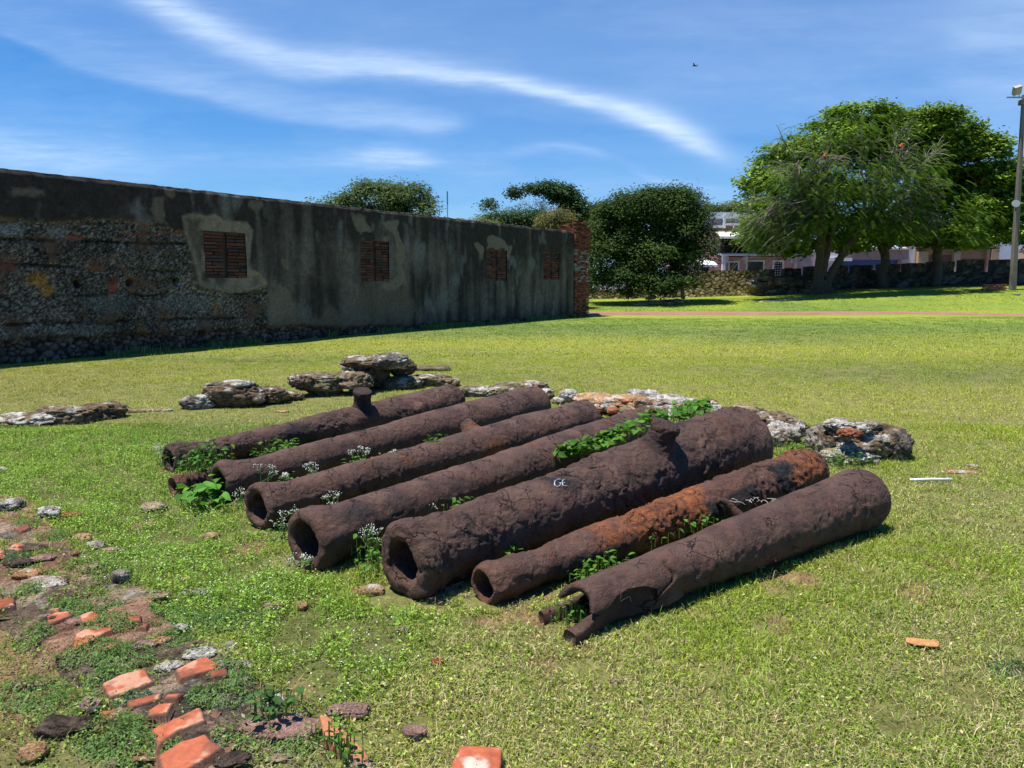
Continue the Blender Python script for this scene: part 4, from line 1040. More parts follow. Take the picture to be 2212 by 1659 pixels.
boulder('rubble_heap', 'broad heap of white coral and orange brick rubble behind the third and fourth cannons', 'rubble',
        [(1285, 862, .05, .6, .45, .18, .1, 'orange', .45, .1), (1340, 866, .06, .7, .5, .22, .0, 'orange', .5, .2), (1400, 858, .09, .5, .4, .22, .1, 'white', .6, .1), (1375, 848, .12, .25, .25, .14, .3, 'white', .9, 0), (1404, 850, .10, .24, .22, .15, .3, 'white', .9, 0),
         (1450, 868, .08, .5, .45, .22, 0, 'white', .7, .1), (1490, 873, .09, .3, .3, .2, .2, 'white', .85, 0), (1532, 884, .04, .4, .3, .16, .2, 'white', .7, .1), (1310, 884, .03, .55, .4, .18, .2, 'brown', .45, .1), (1420, 888, .03, .6, .4, .15, .1, 'brown', .5, .1), (1465, 893, .04, .28, .25, .15, .2, 'white', .85, 0), (1350, 890, .03, .3, .3, .18, .2, 'tan', .6, .2)]+[(1255+random.Random(k).random()*290, 862+random.Random(k+50).random()*24+(k % 3)*3, .07+.04*random.Random(k+9).random(), .10+.12*random.Random(k+7).random(), .12, .09, k, ('white', 'orange', 'tan', 'white', 'red', 'brown')[k % 6], (.8, .2, .3, .7, 0, .3)[k % 6], .1) for k in range(34)], GR, 10, 4, .26)
boulder('masonry_boulder', 'brown boulder with white coral lumps partly hidden by the breech of the largest cannon', 'boulder',
        [(1610, 897, .10, .6, .45, .28, .1, 'tan', .3, .1), (1665, 912, .12, .55, .45, .30, .0, 'brown', .5, .1), (1690, 935, .09, .36, .3, .30, .3, 'white', .6, 0), (1650, 945, .06, .5, .4, .25, 0, 'tan', .5, 0), (1718, 922, .10, .25, .25, .2, .3, 'brown', .6, 0)], GR, 11)
boulder('masonry_boulder', 'big pale coral boulder with red brick bits, right of all the cannons', 'boulder',
        [(1790, 945, .14, .40, .4, .36, .2, 'white', .62, .0), (1842, 950, .15, .62, .5, .36, .0, 'brown', .42, .2), (1905, 950, .14, .5, .45, .36, .1, 'brown', .45, .15), (1938, 958, .13, .24, .3, .32, .1, 'grey', .5, .1),
         (1812, 917, .30, .30, .3, .15, .1, 'white', .85, 0), (1858, 925, .28, .22, .25, .13, .4, 'white', .95, 0), (1830, 983, .05, .5, .35, .16, .0, 'tan', .6, .1), (1895, 968, .10, .18, .2, .24, .4, 'white', .9, 0), (1786, 972, .06, .22, .25, .2, .4, 'white', .8, 0), (1882, 919, .28, .16, .2, .1, .4, 'white', .7, 0), (1835, 934, .275, .2, .2, .08, .4, 'red', .0, .2)], GR, 12, 5, .24)

# loose stones: u, v, width px, height px, palette, white, blocky, label
LOOSE = [
 (100, 1116, 48, 40, 'white', .75, .1, 'white coral stone among weeds at the left, above the brick footing'),
 (106, 1098, 26, 20, 'tan', .3, .1, 'small yellowish stone touching the white coral stone at the left'),
 (16, 1100, 50, 36, 'grey', .6, .1, 'dark stone with a white crust at the left edge of the picture'),
 (0, 1012, 22, 22, 'grey', .7, .1, 'small grey stone at the very left edge, higher than the others'),
 (196, 1176, 52, 30, 'white', .6, .1, 'grey white stone lying in clover above the pink footing'),
 (234, 1187, 40, 20, 'pink', .5, .1, 'pinkish flat stone right beside the grey white stone'),
 (172, 1158, 36, 30, 'orange', .5, .2, 'pale orange brick piece left of the grey white stone'),
 (150, 1110, 50, 16, 'red', .3, .2, 'two thin reddish stones just right of the white coral stone'),
 (163, 1211, 14, 16, 'orange', .3, .1, 'tiny orange stone in weeds left of the footing edge'),
 (255, 1258, 36, 38, 'white', .55, .2, 'pale upright flat stone in front of the fourth muzzle weeds'),
 (200, 1242, 28, 14, 'pink', .4, .1, 'thin pink stone just left of the pale upright stone'),
 (325, 1094, 54, 30, 'tan', .35, .4, 'yellow flat stone in front of the farthest muzzles'),
 (450, 1157, 38, 22, 'orange', .45, .4, 'light orange brick piece in the grass left of the third muzzle'),
 (398, 1249, 24, 16, 'orange', .4, .3, 'small orange stone in the middle of the weedy patch'),
 (420, 1280, 72, 26, 'grey', .66, .1, 'long grey white stone right of the tan footing edge'),
 (356, 1278, 34, 14, 'tan', .4, .1, 'small tan stone between the footing edge and the long grey stone'),
 (588, 1308, 40, 24, 'tan', .4, .3, 'tan stone crossed by grass stalks below the fourth muzzle'),
 (648, 1307, 28, 26, 'orange', .35, .2, 'orange stone right of the stalk crossed tan stone'),
 (802, 1272, 54, 30, 'orange', .42, .4, 'yellow orange brick piece touching the largest cannon muzzle'),
 (768, 1275, 18, 16, 'red', .1, .3, 'small dark red brick bit beside the yellow orange brick piece'),
 (560, 1320, 16, 10, 'orange', .2, .1, 'tiny orange crumb below the tan stone'),
 (492, 1398, 40, 40, 'white', .6, .1, 'cream stone at the right shoulder of the brick footing'),
 (390, 1376, 36, 20, 'white', .8, .1, 'white stone with black specks on top of the footing'),
 (582, 1513, 54, 40, 'white', .75, .1, 'bright white rounded stone below the footing, behind a leafy plant'),
 (628, 1551, 48, 26, 'white', .75, .1, 'bright white stone behind the long tan block'),
 (598, 1582, 158, 40, 'pink', .45, .45, 'long tan topped pink block in the foreground'),
 (751, 1537, 86, 42, 'pink', .35, .35, 'rounded dull pink stone alone in the grass in the foreground'),
 (895, 1585, 46, 34, 'pink', .3, .6, 'small squared brown brick end in the foreground grass'),
 (778, 1652, 62, 40, 'tan', .5, .3, 'cream and tan stone cut by the bottom edge of the picture'),
 (868, 1359, 42, 18, 'tan', .55, .2, 'flat pale stone in grass below the largest cannon muzzle'),
 (902, 1352, 34, 12, 'orange', .35, .2, 'flat orange stone right of the flat pale stone'),
 (944, 1430, 30, 22, 'red', .15, .3, 'lone red stone in the open grass below the muzzles'),
 (826, 1477, 30, 16, 'tan', .4, .2, 'small tan stone left of and below the lone red stone'),
 (1121, 1413, 8, 8, 'red', .0, .2, 'tiny red crumb right of the lone red stone'),
 (1332, 1470, 30, 14, 'tan', .3, .1, 'tan dirt covered stone below the split muzzle'),
 (1615, 1452, 16, 10, 'red', .3, .2, 'tiny orange brick crumb in the lawn at the right foreground'),
 (990, 1652, 30, 22, 'orange', .4, .2, 'orange stone half under the square red brick at the bottom'),
 (130, 1570, 100, 62, 'mortar', .3, .3, 'large brown weathered masonry lump at the lower left'),
 (58, 1625, 50, 52, 'orange', .35, .2, 'rounded orange tan stone near the lower left corner'),
 (45, 1478, 50, 26, 'pink', .35, .3, 'dull pink slab at the left edge above the brown lump'),
 (85, 1478, 28, 16, 'pink', .3, .3, 'small pink stone beside the dull pink slab'),
 (200, 1560, 20, 20, 'grey', .4, .2, 'small grey stone at the corner of the brick footing'),
 (240, 1650, 30, 16, 'tan', .3, .2, 'tan stone left of the lowest brick at the bottom edge'),
 (600, 1640, 50, 20, 'tan', .3, .1, 'tan stone under dry stems at the bottom of the picture'),
 (2083, 1020, 64, 10, 'orange', .4, .2, 'flat orange stone right of the white stick'),
 (2100, 1005, 30, 8, 'pink', .35, .2, 'thin pink stone behind the flat orange stone'),
 (2105, 1012, 22, 6, 'red', .35, .2, 'reddish chip between the two flat stones by the stick'),
 (2030, 917, 18, 7, 'orange', .3, .2, 'small orange stone beyond the big pale boulder'),
 (606, 888, 34, 7, 'orange', .25, .2, 'thin red brown stone in front of the boulders'),
 (180, 935, 18, 6, 'red', .2, .2, 'small red chip in the grass below the long left boulder'),
 (1290, 1338, 20, 14, 'red', .2, .3, 'red brick bit inside the split mouth of the nearest cannon'),
 (1700, 1262, 10, 5, 'white', .9, .1, 'tiny white pebble beside the nearest cannon'),
 (2200, 635, 14, 6, 'white', .6, .1, 'pale far stone at the right edge under the big tree'),
 (1818, 634, 14, 6, 'white', .7, .1, 'pale stone beside the roots of the big tree'),
]
def loose_stones():
    for i, (u, v, w, h, pal, wh, blk, lab) in enumerate(LOOSE):
        g = G(u, v+h*.45); d = g.y/1.0; mpp = math.hypot(g.y, 1.6-g.z)/F
        W_ = w*mpp*1.02; el = math.atan2(CAM_H-g.z, g.y); H_ = max(h*mpp*.62, .012)
        D_ = min(W_*.9, max(W_*.5, (h*mpp-H_*math.cos(el))/max(math.sin(el), .1)))
        mb = MB(); c = Vector((g.x, g.y+D_*.35, float(ground_z(g.x, g.y+D_*.35))+H_*.28))
        if RUIN and bool(inpoly(np.array([c.x]), np.array([c.y]), RUIN)[0]): c.z += .05
        lump(mb, (0, 0, 0), (W_, D_, H_*1.15), (i*37 % 11-5)*.05, 200+i, .16 if blk > .3 else .22, 4, blk, pal, wh-(.3 if pal in ('tan', 'orange', 'pink', 'red') else 0))
        o = mb.build('stone', M_STONE, None, True); o.location = c
        tag(o, lab, 'stone', 'loose stones in the grass'); add_cap(c, c, min(W_, D_)*.33)
loose_stones()

# ------------------------------------------------------------------ the brick footing in the left foreground
FOOT_TOP = .055
def foot_z(x, y):
    q = p3(x, y); d = -polydist(x, y, RUIN)
    return ground_z(x, y)+sm(-.03, .06, d+fbm(q, 4, 3, 61)*.04)*(FOOT_TOP+fbm(q, 2.5, 3, 62)*.018)+fbm(q, 16, 4, 63)*.007-.012
def footing():
    root = empty('brick_footing', tuple(P(300, 1500, 0))); tag(root, 'ruined brick and mortar wall footing sunk in the grass at lower left', 'ruined wall')
    loc = np.array(root.location)
    xs = np.arange(min(p[0] for p in RUIN)-.15, max(p[0] for p in RUIN)+.15, .0105); ys = np.arange(max(1.7, min(p[1] for p in RUIN)-.15), max(p[1] for p in RUIN)+.15, .0105)
    X, Y = np.meshgrid(xs, ys, indexing='ij'); X = X.ravel(); Y = Y.ravel(); q = p3(X, Y)
    Z = foot_z(X, Y); d = polydist(X, Y, RUIN)
    f1, f2, cid = worley((q+np.stack([fbm(q, 8, 4, 3), fbm(q, 8, 4, 4), 0*X], -1)*.09)*[6.5, 6.5, 1], 66); Z = Z+(sm(0, .25, f2-f1)-.6)*.008+(cid-.5)*.014
    Z = np.where(d > .04, ground_z(X, Y)-.05, Z)
    n = fbm(q, 2.2, 4, 64); fn = fbm(q, 14, 4, 65); w = fbm(q, 5, 4, 67)
    dark = np.array([.16, .11, .078]); pink = np.array([.46, .29, .20]); tan = np.array([.50, .37, .25]); blk = np.array([.075, .066, .056]); red = np.array([.36, .17, .10])
    t = sm(-.25, .25, n+(.3*(cid-.5)))[:, None]; col = dark*(1-t)+pink*t
    lowblock = sm(.2, -.1, polydist(X, Y, g2([(180, 1480), (400, 1370), (520, 1430), (520, 1560), (480, 1700), (320, 1690), (200, 1590)])))[:, None]
    col = col*(1-lowblock*.75)+(dark*.75+blk*.3)*(lowblock*.75)
    col = col+(tan-col)*sm(.1, .35, w)[:, None]*.75; col = col+(blk-col)*sm(.05, .35, fbm(q, 3, 4, 68))[:, None]*(.35+.45*lowblock)
    col = col+(np.array([.5, .44, .36])-col)*sm(.32, .5, fbm(q, 11, 4, 69))[:, None]*.5
    soil = sm(.15, .45, fbm(q, 1.8, 3, 70)+.15)[:, None]*(1-lowblock); col = col+(red-col)*soil*.6
    col = col*(1+.4*fn[:, None])*(.7+.3*sm(0, .12, f2-f1)[:, None])
    npmesh('mortar_bed', np.stack([X, Y, Z], -1)-loc, [grid_faces(len(xs), len(ys))], M_STONE, root, col=np.clip(col, .01, .9))
    def cp(pts): return [(x*.36, y*.36+1062) for x, y in pts]
    B = [([(1045, 1055), (1240, 965), (1330, 1045), (1065, 1125)], 1), ([(605, 1160), (700, 1105), (870, 1065), (940, 1135), (650, 1240)], 1), ([(1245, 1080), (1370, 1055), (1380, 1100), (1260, 1125)], .6), ([(760, 1245), (985, 1185), (960, 1235), (770, 1290)], .8),
         ([(1000, 1212), (1130, 1195), (1065, 1240), (965, 1245)], 1), ([(870, 1310), (950, 1262), (1050, 1262), (1010, 1330), (880, 1350)], .95), ([(595, 1297), (740, 1290), (745, 1330), (610, 1372)], .75), ([(905, 1420), (1205, 1272), (1245, 1372), (1060, 1440), (935, 1545)], 1.05),
         ([(945, 1560), (1080, 1480), (1240, 1440), (1350, 1530), (1090, 1690), (965, 1690)], 1), ([(450, 850), (520, 810), (640, 790), (690, 820), (600, 870), (430, 945)], .95), ([(590, 935), (680, 885), (715, 910), (650, 950)], .85),
         ([(255, 748), (330, 715), (425, 705), (448, 740), (290, 795)], .9), ([(460, 745), (560, 705), (612, 730), (590, 765), (480, 778)], .8), ([(755, 755), (850, 735), (856, 775), (760, 785)], .8), ([(805, 812), (900, 780), (882, 822)], .8),
         ([(275, 700), (385, 680), (350, 722)], .8), ([(35, 345), (100, 305), (168, 320), (125, 358)], .85), ([(-20, 350), (30, 345), (42, 390), (-20, 408)], .8), ([(78, 215), (170, 185), (188, 215), (120, 244)], .6), ([(-30, 650), (85, 640), (92, 690), (-30, 718)], .55)]
    rng = np.random.default_rng(8)
    for bi, (poly, tone) in enumerate(B):
        zt = FOOT_TOP
        for _ in range(3):
            pp = [P(u, v, zt) for u, v in cp(poly)]; cx_ = sum(p.x for p in pp)/len(pp); cy_ = sum(p.y for p in pp)/len(pp); zt = float(np.mean(foot_z(np.array([p.x for p in pp]+[cx_]), np.array([p.y for p in pp]+[cy_]))))+(.030 if bi in (0, 1, 7, 8, 5) else .020)
        pl = [(p.x, p.y) for p in pp]
        # dense top sheet with rounded, chipped rim
        x0, x1 = min(p[0] for p in pl)-.01, max(p[0] for p in pl)+.01; y0, y1 = min(p[1] for p in pl)-.01, max(p[1] for p in pl)+.01
        st = max((x1-x0), (y1-y0))/46; gx = np.arange(x0, x1, st); gy = np.arange(y0, y1, st); X, Y = np.meshgrid(gx, gy, indexing='ij'); sh = X.shape; X = X.ravel(); Y = Y.ravel(); q = p3(X, Y)
        d = -polydist(X, Y, pl)+fbm(q, 12, 3, bi)*.010
        Z = zt+fbm(q, 11, 4, bi+5)*.006+fbm(q, 2.5, 2, bi)*.012-(1-np.sqrt(np.clip(1-(1-np.clip(d/.016, 0, 1))**2, 0, 1)))*.016
        Z = np.where(d < .001, zt-.034, Z)
        base = np.array([.40, .115, .058])*tone; c = base*(1+.28*fbm(q, 20, 4, bi+9)[:, None])
        wm = sm(.16, .34, fbm(q, 10, 5, bi+3)+.08*(rng.random()-.3))[:, None]; c = c*(1-wm*.6)+np.array([.52, .33, .22])*wm*.6
        dk = sm(.2, .45, fbm(q, 13, 4, bi+4))[:, None]; c = c*(1-dk*.5)+np.array([.10, .06, .045])*dk*.5
        c = np.where((d < .009)[:, None], c*.18+np.array([.09, .06, .042]), c)
        o = npmesh('brick', np.stack([X-cx_, Y-cy_, Z], -1), [grid_faces(*sh)], M_BRICK, root, col=np.clip(c, .01, .9)); o.location = (cx_-loc[0], cy_-loc[1], 0)
        add_cap((cx_, cy_), (cx_, cy_), min(x1-x0, y1-y0)*.42)
        for (ax, ay), (bx, by) in zip(pl, pl[1:]+pl[:1]): add_cap(((ax+cx_*.6)/1.6, (ay+cy_*.6)/1.6), ((bx+cx_*.6)/1.6, (by+cy_*.6)/1.6), min(x1-x0, y1-y0)*.12)
    # rock pieces set in the footing
    R_ = [(300, 860, 60, 26, 'pink'), (330, 820, 90, 30, 'pink'), (285, 1290, 110, 26, 'tan'), (330, 1288, 60, 24, 'tan'), (225, 1305, 70, 26, 'pink'), (100, 1262, 95, 40, 'pink'), (60, 1240, 60, 30, 'orange'), (20, 1160, 50, 26, 'grey'), (60, 1185, 70, 24, 'mortar'),
          (95, 1205, 50, 20, 'pink'), (40, 1215, 60, 26, 'mortar'), (120, 1340, 60, 30, 'mortar'), (160, 1345, 40, 26, 'pink'), (310, 1395, 50, 30, 'pink'), (350, 1385, 40, 26, 'orange'), (195, 1520, 46, 40, 'pink'), (470, 1440, 60, 26, 'mortar'), (520, 1437, 46, 26, 'pink'),
          (430, 1412, 70, 22, 'mortar'), (365, 1440, 60, 22, 'tan'), (440, 1480, 80, 30, 'mortar'), (470, 1580, 40, 22, 'pink'), (290, 1335, 30, 14, 'white'), (500, 1640, 70, 22, 'mortar')]
    for i, (u, v, w, h, pal) in enumerate(R_):
        if v < 1100: continue
        mb = MB(); c = P(u, v, FOOT_TOP*.75); mpp = math.hypot(c.y, 1.5)/F; lump(mb, (0, 0, 0), (w*mpp*1.05, w*mpp*.7, h*mpp*.62), (i % 5-2)*.2, 400+i, .2, 4, .1, pal, .38)
        o = mb.build('stone', M_STONE, root, True); o.location = c-root.location
footing()

def loose_brick(name, label, poly, h, tone, zt=None, seed=0, tilt=0, group=None, stain=.2):
    zt = h if zt is None else zt
    pp = [P(u, v, zt) for u, v in poly]; cx_ = sum(p.x for p in pp)/len(pp); cy_ = sum(p.y for p in pp)/len(pp); pl = [(p.x-cx_, p.y-cy_) for p in pp]
    rings = []; k = 0; V = []; n = len(pl)*8
    per = []
    for (ax, ay), (bx, by) in zip(pl, pl[1:]+pl[:1]):
        for j in range(8): per.append((ax+(bx-ax)*j/8, ay+(by-ay)*j/8))
    per = np.array(per); per = (per+np.roll(per, 1, 0)*.6+np.roll(per, -1, 0)*.6)/2.2
    for z, s in ((0, .97), (zt*.5, 1.0), (zt*.8, 1.0), (zt*.96, .965), *[(zt, .9-.88*k/26) for k in range(27)]):
        V.append(np.column_stack([per*s, np.full(len(per), z)]))
    V = np.concatenate(V); q = V+seed; V = V+np.stack([fbm(q, 16, 3, seed), fbm(q, 16, 3, seed+1), fbm(q, 12, 3, seed+2)], -1)*.006
    c = np.array(tone)*(1+.25*fbm(q, 22, 4, 3)[:, None]); wm = sm(.12, .3, fbm(q, 9, 5, seed+3)+stain-.2)[:, None]; c = c*(1-wm*.85)+np.array([.60, .50, .40])*wm*.85
    o = npmesh(name, V, [grid_faces(len(V)//len(per), len(per), True)], M_BRICK, None, col=np.clip(c, .01, .9)); o.location = (cx_, cy_, float(ground_z(cx_, cy_))+.002)
    tag(o, label, 'brick', group); add_cap((cx_, cy_), (cx_, cy_), min(np.ptp(per[:, 0]), np.ptp(per[:, 1]))*.42); return o
loose_brick('loose_brick', 'square bright red brick half cut off by the bottom edge of the picture', [(993, 1608), (1086, 1614), (1082, 1655), (1070, 1700), (960, 1700), (976, 1652)], .055, (.42, .115, .058), seed=3, stain=.02)
loose_brick('loose_brick', 'long orange brick lying diagonally right of the tan topped block', [(690, 1540), (712, 1545), (800, 1632), (786, 1642), (745, 1632), (700, 1590)], .04, (.40, .17, .085), seed=5, stain=.1)
def plank():
    loose = [(1958, 1385), (1984, 1386), (2028, 1391), (2027, 1405), (1990, 1403), (1958, 1395)]
    o = loose_brick('wood_piece', 'flat orange brown splinter of wood lying on the right foreground lawn', loose, .007, (.44, .22, .085), seed=9, stain=-.3); o['category'] = 'wood'; o.location.z += .022
    mb = MB(); a, b = G(1966, 1037, .02), G(2056, 1036, .022); mb.tube([a, a.lerp(b, .5)+Vector((0, 0, .004)), b], [.011, .012, .012], 10)
    o = mb.build('white_stick', plain('white pipe', (.72, .74, .74), .5), None, True); tag(o, 'white stick or pipe lying on the grass right of the cannons', 'stick')
plank()
# ------------------------------------------------------------------ small plants
def leaf_shape(mb, base, d, up, length, width, c, fold=.12, heart=False):
    d = Vector(d).normalized(); up = Vector(up); s = d.cross(up).normalized(); up = s.cross(d).normalized(); base = Vector(base)
    if heart: prof = [(-.10, .22), (-.12, .40), (.08, .56), (.35, .52), (.65, .30), (1.0, 0)]
    else: prof = [(.08, .12), (.25, .34), (.45, .42), (.7, .30), (1.0, 0)]
    L = []; C_ = []; Rr = []
    V = [tuple(base)]
    for t, w in prof:
        cz = -up*(.22*t*t*length) 
        V.append(tuple(base+d*(t*length)+cz))
    n = len(prof)
    for sgn in (1, -1):
        for t, w in prof[:-1]:
            V.append(tuple(base+d*(t*length)+s*(sgn*w*width)+up*(fold*w*width)-up*(.22*t*t*length)))
    F3 = []; F4 = []
    l0 = n+1; r0 = n+1+(n-1)
    F3 += [[0, 1, l0], [0, r0, 1]]
    for i in range(n-2): F4 += [[1+i, 2+i, l0+i+1, l0+i], [1+i, r0+i, r0+i+1, 2+i]]
    F3 += [[n-1, n, l0+n-2], [n-1, r0+n-2, n]]
    mb.add(V, [np.array(F4), np.array(F3)], c)
PG = 'plants growing between the cannons'
def vine(name, label, pts, nleaf, size, seed, zr=(.0, .06), heart=True, col=(.10, .25, .03), cat='vine', spread=.09):
    """pts: list of (u, v, z)"""
    rng = random.Random(seed); W = [P(u, v, z) for u, v, z in pts]
    root = empty(name, tuple(Vector((W[0].x, W[0].y, 0)))); tag(root, label, cat, PG); loc = root.location
    if not heart: size *= .74; nleaf = int(nleaf*1.7); spread *= 1.15
    ml = MB(); ms = MB(); seg = len(W)-1
    ms.tube([w-loc+Vector((0, 0, -.012)) for w in W] if len(W) > 1 else [W[0]-loc, W[0]-loc+Vector((.02, 0, .02))], .0035, 5, (.16, .24, .06))
    for i in range(nleaf):
        t = rng.random()*seg; k = min(int(t), seg-1) if seg else 0
        b = W[k].lerp(W[k+1], t-k) if seg else W[0]
        b = b+Vector((rng.gauss(0, spread), rng.gauss(0, spread), 0)); top = b+Vector((0, 0, rng.uniform(*zr)))
        az = rng.uniform(0, 6.28); d = Vector((math.cos(az), math.sin(az), rng.uniform(-.35, .25))); s = size*rng.uniform(.6, 1.15)
        up = Vector((rng.gauss(0, .35), rng.gauss(0, .35), 1)); k_ = rng.uniform(.45, 1.2); yel = rng.random()
        c = (col[0]*k_*(1+.5*(yel > .85)), col[1]*k_, col[2]*k_)
        leaf_shape(ml, top-loc, d, up, s, s*(.85 if heart else .62), c, .25, heart)
        ms.tube([b-loc-Vector((0, 0, .02)), top-loc], [.0022, .0016], 4, (.18, .28, .07), False)
    ml.build('leaves', M_LEAF, root, False); ms.build('stem', M_LEAF, root)
    return root
vine('vine', 'heart leaved bright green vine along the gap beside the stub of the thickest cannon', [(1205, 985, .26), (1250, 975, .27), (1290, 972, .3), (1310, 955, .34), (1345, 945, .36), (1380, 925, .38)], 190, .072, 1, (0, .09), spread=.055)
vine('vine', 'bright green vine tip climbing over the far end of the fourth cannon to the rubble', [(1390, 918, .38), (1420, 908, .4), (1460, 905, .42), (1500, 895, .42), (1520, 880, .42), (1480, 885, .4)], 150, .072, 2, (0, .08), spread=.07)
vine('vine', 'round leaved creeper rising between the largest cannon and the flaking one', [(1000, 1245, .04), (1012, 1215, .10), (1050, 1205, .12), (1060, 1190, .14), (1098, 1183, .15), (1130, 1181, .15)], 24, .075, 3, (0, .04), spread=.02)
vine('broadleaf_weed', 'big heart shaped leaves in front of the second cannon muzzle', [(395, 1075, .04), (430, 1080, .06), (450, 1060, .08), (470, 1085, .05), (440, 1050, .12)], 60, .075, 4, (0, .08), spread=.07, col=(.11, .30, .04))
vine('broadleaf_weed', 'tall leafy weed standing between the farthest and the second muzzle', [(410, 1035, .1), (430, 1010, .14), (445, 990, .2), (425, 1020, .16), (470, 990, .2), (400, 1030, .08)], 80, .075, 5, (.0, .14), heart=False, spread=.07)
vine('broadleaf_weed', 'leafy weed in the gap behind the second cannon barrel', [(560, 985, .18), (590, 975, .18), (620, 968, .2), (645, 966, .2)], 46, .075, 6, (.0, .08), heart=False, spread=.05)
vine('broadleaf_weed', 'small green weed under the broad muzzle of the fourth cannon, right side', [(790, 1170, .12), (800, 1185, .1), (805, 1215, .05), (815, 1240, .03)], 40, .055, 7, (.0, .1), heart=False, spread=.05)
vine('broadleaf_weed', 'dark green weed between the fourth and the largest barrel', [(900, 1115, .12), (940, 1098, .14), (975, 1092, .16), (985, 1085, .18)], 26, .055, 8, (.0, .05), heart=False, spread=.035, col=(.10, .22, .04))
vine('broadleaf_weed', 'green weed in the shade under the flaking cannon near the split mouth', [(1240, 1245, .05), (1265, 1235, .07), (1290, 1230, .08), (1330, 1215, .08)], 34, .065, 9, (.0, .06), heart=False, spread=.035)
vine('broadleaf_weed', 'thin weed between the flaking cannon and the nearest one, by its black scab', [(1385, 1185, .05), (1400, 1165, .1), (1430, 1155, .08), (1480, 1145, .1), (1530, 1130, .10), (1560, 1120, .08)], 50, .06, 10, (.0, .08), heart=False, spread=.035)
vine('broadleaf_weed', 'low green weed left of the big pale boulder behind the breeches', [(1690, 975, .05), (1730, 980, .04), (1700, 968, .08)], 44, .07, 11, (.0, .08), heart=False, spread=.07)
vine('broadleaf_weed', 'weed with round leaves at the foot of the big pale boulder', [(1790, 1000, .02), (1830, 1000, .02), (1860, 997, .03)], 60, .05, 12, (.0, .1), heart=False, spread=.08, col=(.14, .26, .06))
vine('broadleaf_weed', 'dark leafy plant in front of the bright white stone at the bottom', [(560, 1525, .08), (590, 1522, .08), (610, 1530, .06)], 30, .06, 13, (.0, .05), heart=False, spread=.035, col=(.07, .17, .04))
vine('broadleaf_weed', 'pair of leafy sprigs growing on the long diagonal brick', [(700, 1580, .04), (730, 1595, .07), (755, 1625, .06)], 26, .045, 14, (.0, .05), heart=False, spread=.03)
vine('broadleaf_weed', 'small weed at the hollow end of the nearest cannon', [(1225, 1330, .03), (1240, 1325, .04), (1255, 1335, .03)], 44, .035, 15, (.0, .06), heart=False, spread=.04)
vine('broadleaf_weed', 'low weed along the lower edge of the nearest cannon', [(1500, 1275, .01), (1560, 1245, .01), (1620, 1225, .01), (1690, 1190, .01)], 70, .04, 16, (.0, .04), heart=False, spread=.04)
vine('broadleaf_weed', 'tiny leaves in the gap beside the third cannon stub', [(935, 958, .3), (950, 950, .3)], 16, .06, 17, (.0, .05), heart=False, spread=.03)

def flower_weed(label, u, v, z, h, n, seed, flowers=60, spread=.5, leafy=14):
    """branching stalks with tiny white heads"""
    rng = random.Random(seed); b = P(u, v, z); root = empty('flowering_weed', tuple(b)); tag(root, label, 'flowering weed', PG)
    ms = MB(); mf = MB(); ml = MB(); tips = []
    def grow(p, d, L, dep):
        q = p+d*L; mid = p.lerp(q, .5)+Vector((rng.gauss(0, .1), rng.gauss(0, .1), 0))*L
        ms.tube([p, mid, q], [.0022*(1-dep*.22), .002*(1-dep*.22), .0016*(1-dep*.2)], 4, (.20, .30, .10), False)
        if dep >= 3: tips.append(q); return
        for _ in range(rng.choice((2, 3))):
            nd = (d+Vector((rng.gauss(0, spread), rng.gauss(0, spread), rng.gauss(.1, .3)))).normalized(); grow(q, nd, L*rng.uniform(.5, .75), dep+1)
    for i in range(max(2, int(n*.65))):
        d = Vector((rng.gauss(0, .35), rng.gauss(0, .35), 1)).normalized(); grow(Vector((rng.gauss(0, .02), rng.gauss(0, .02), 0)), d, h*.42, 0)
    for q in tips:
        for k in range(rng.choice((1, 2, 2))):
            a = rng.uniform(0, 6.28); p = q+Vector((rng.gauss(0, .006), rng.gauss(0, .006), rng.gauss(0, .004))); s = rng.uniform(.0022, .0038)
            V, Fc = ico(1); mf.add(V*s+np.array(tuple(p)), [Fc], (.50, .54, .40))
    for i in range(leafy):
        a = rng.uniform(0, 6.28); p = Vector((rng.gauss(0, .05), rng.gauss(0, .05), rng.uniform(0, h*.5))); leaf_shape(ml, p, (math.cos(a), math.sin(a), .3), (0, 0, 1), rng.uniform(.03, .055), .02, (.11, .23, .05), .2)
    ms.build('stem', M_LEAF, root); mf.build('flowers', plain('petals', (.78, .78, .68), .8), root)
    if leafy: ml.build('leaves', M_LEAF, root)
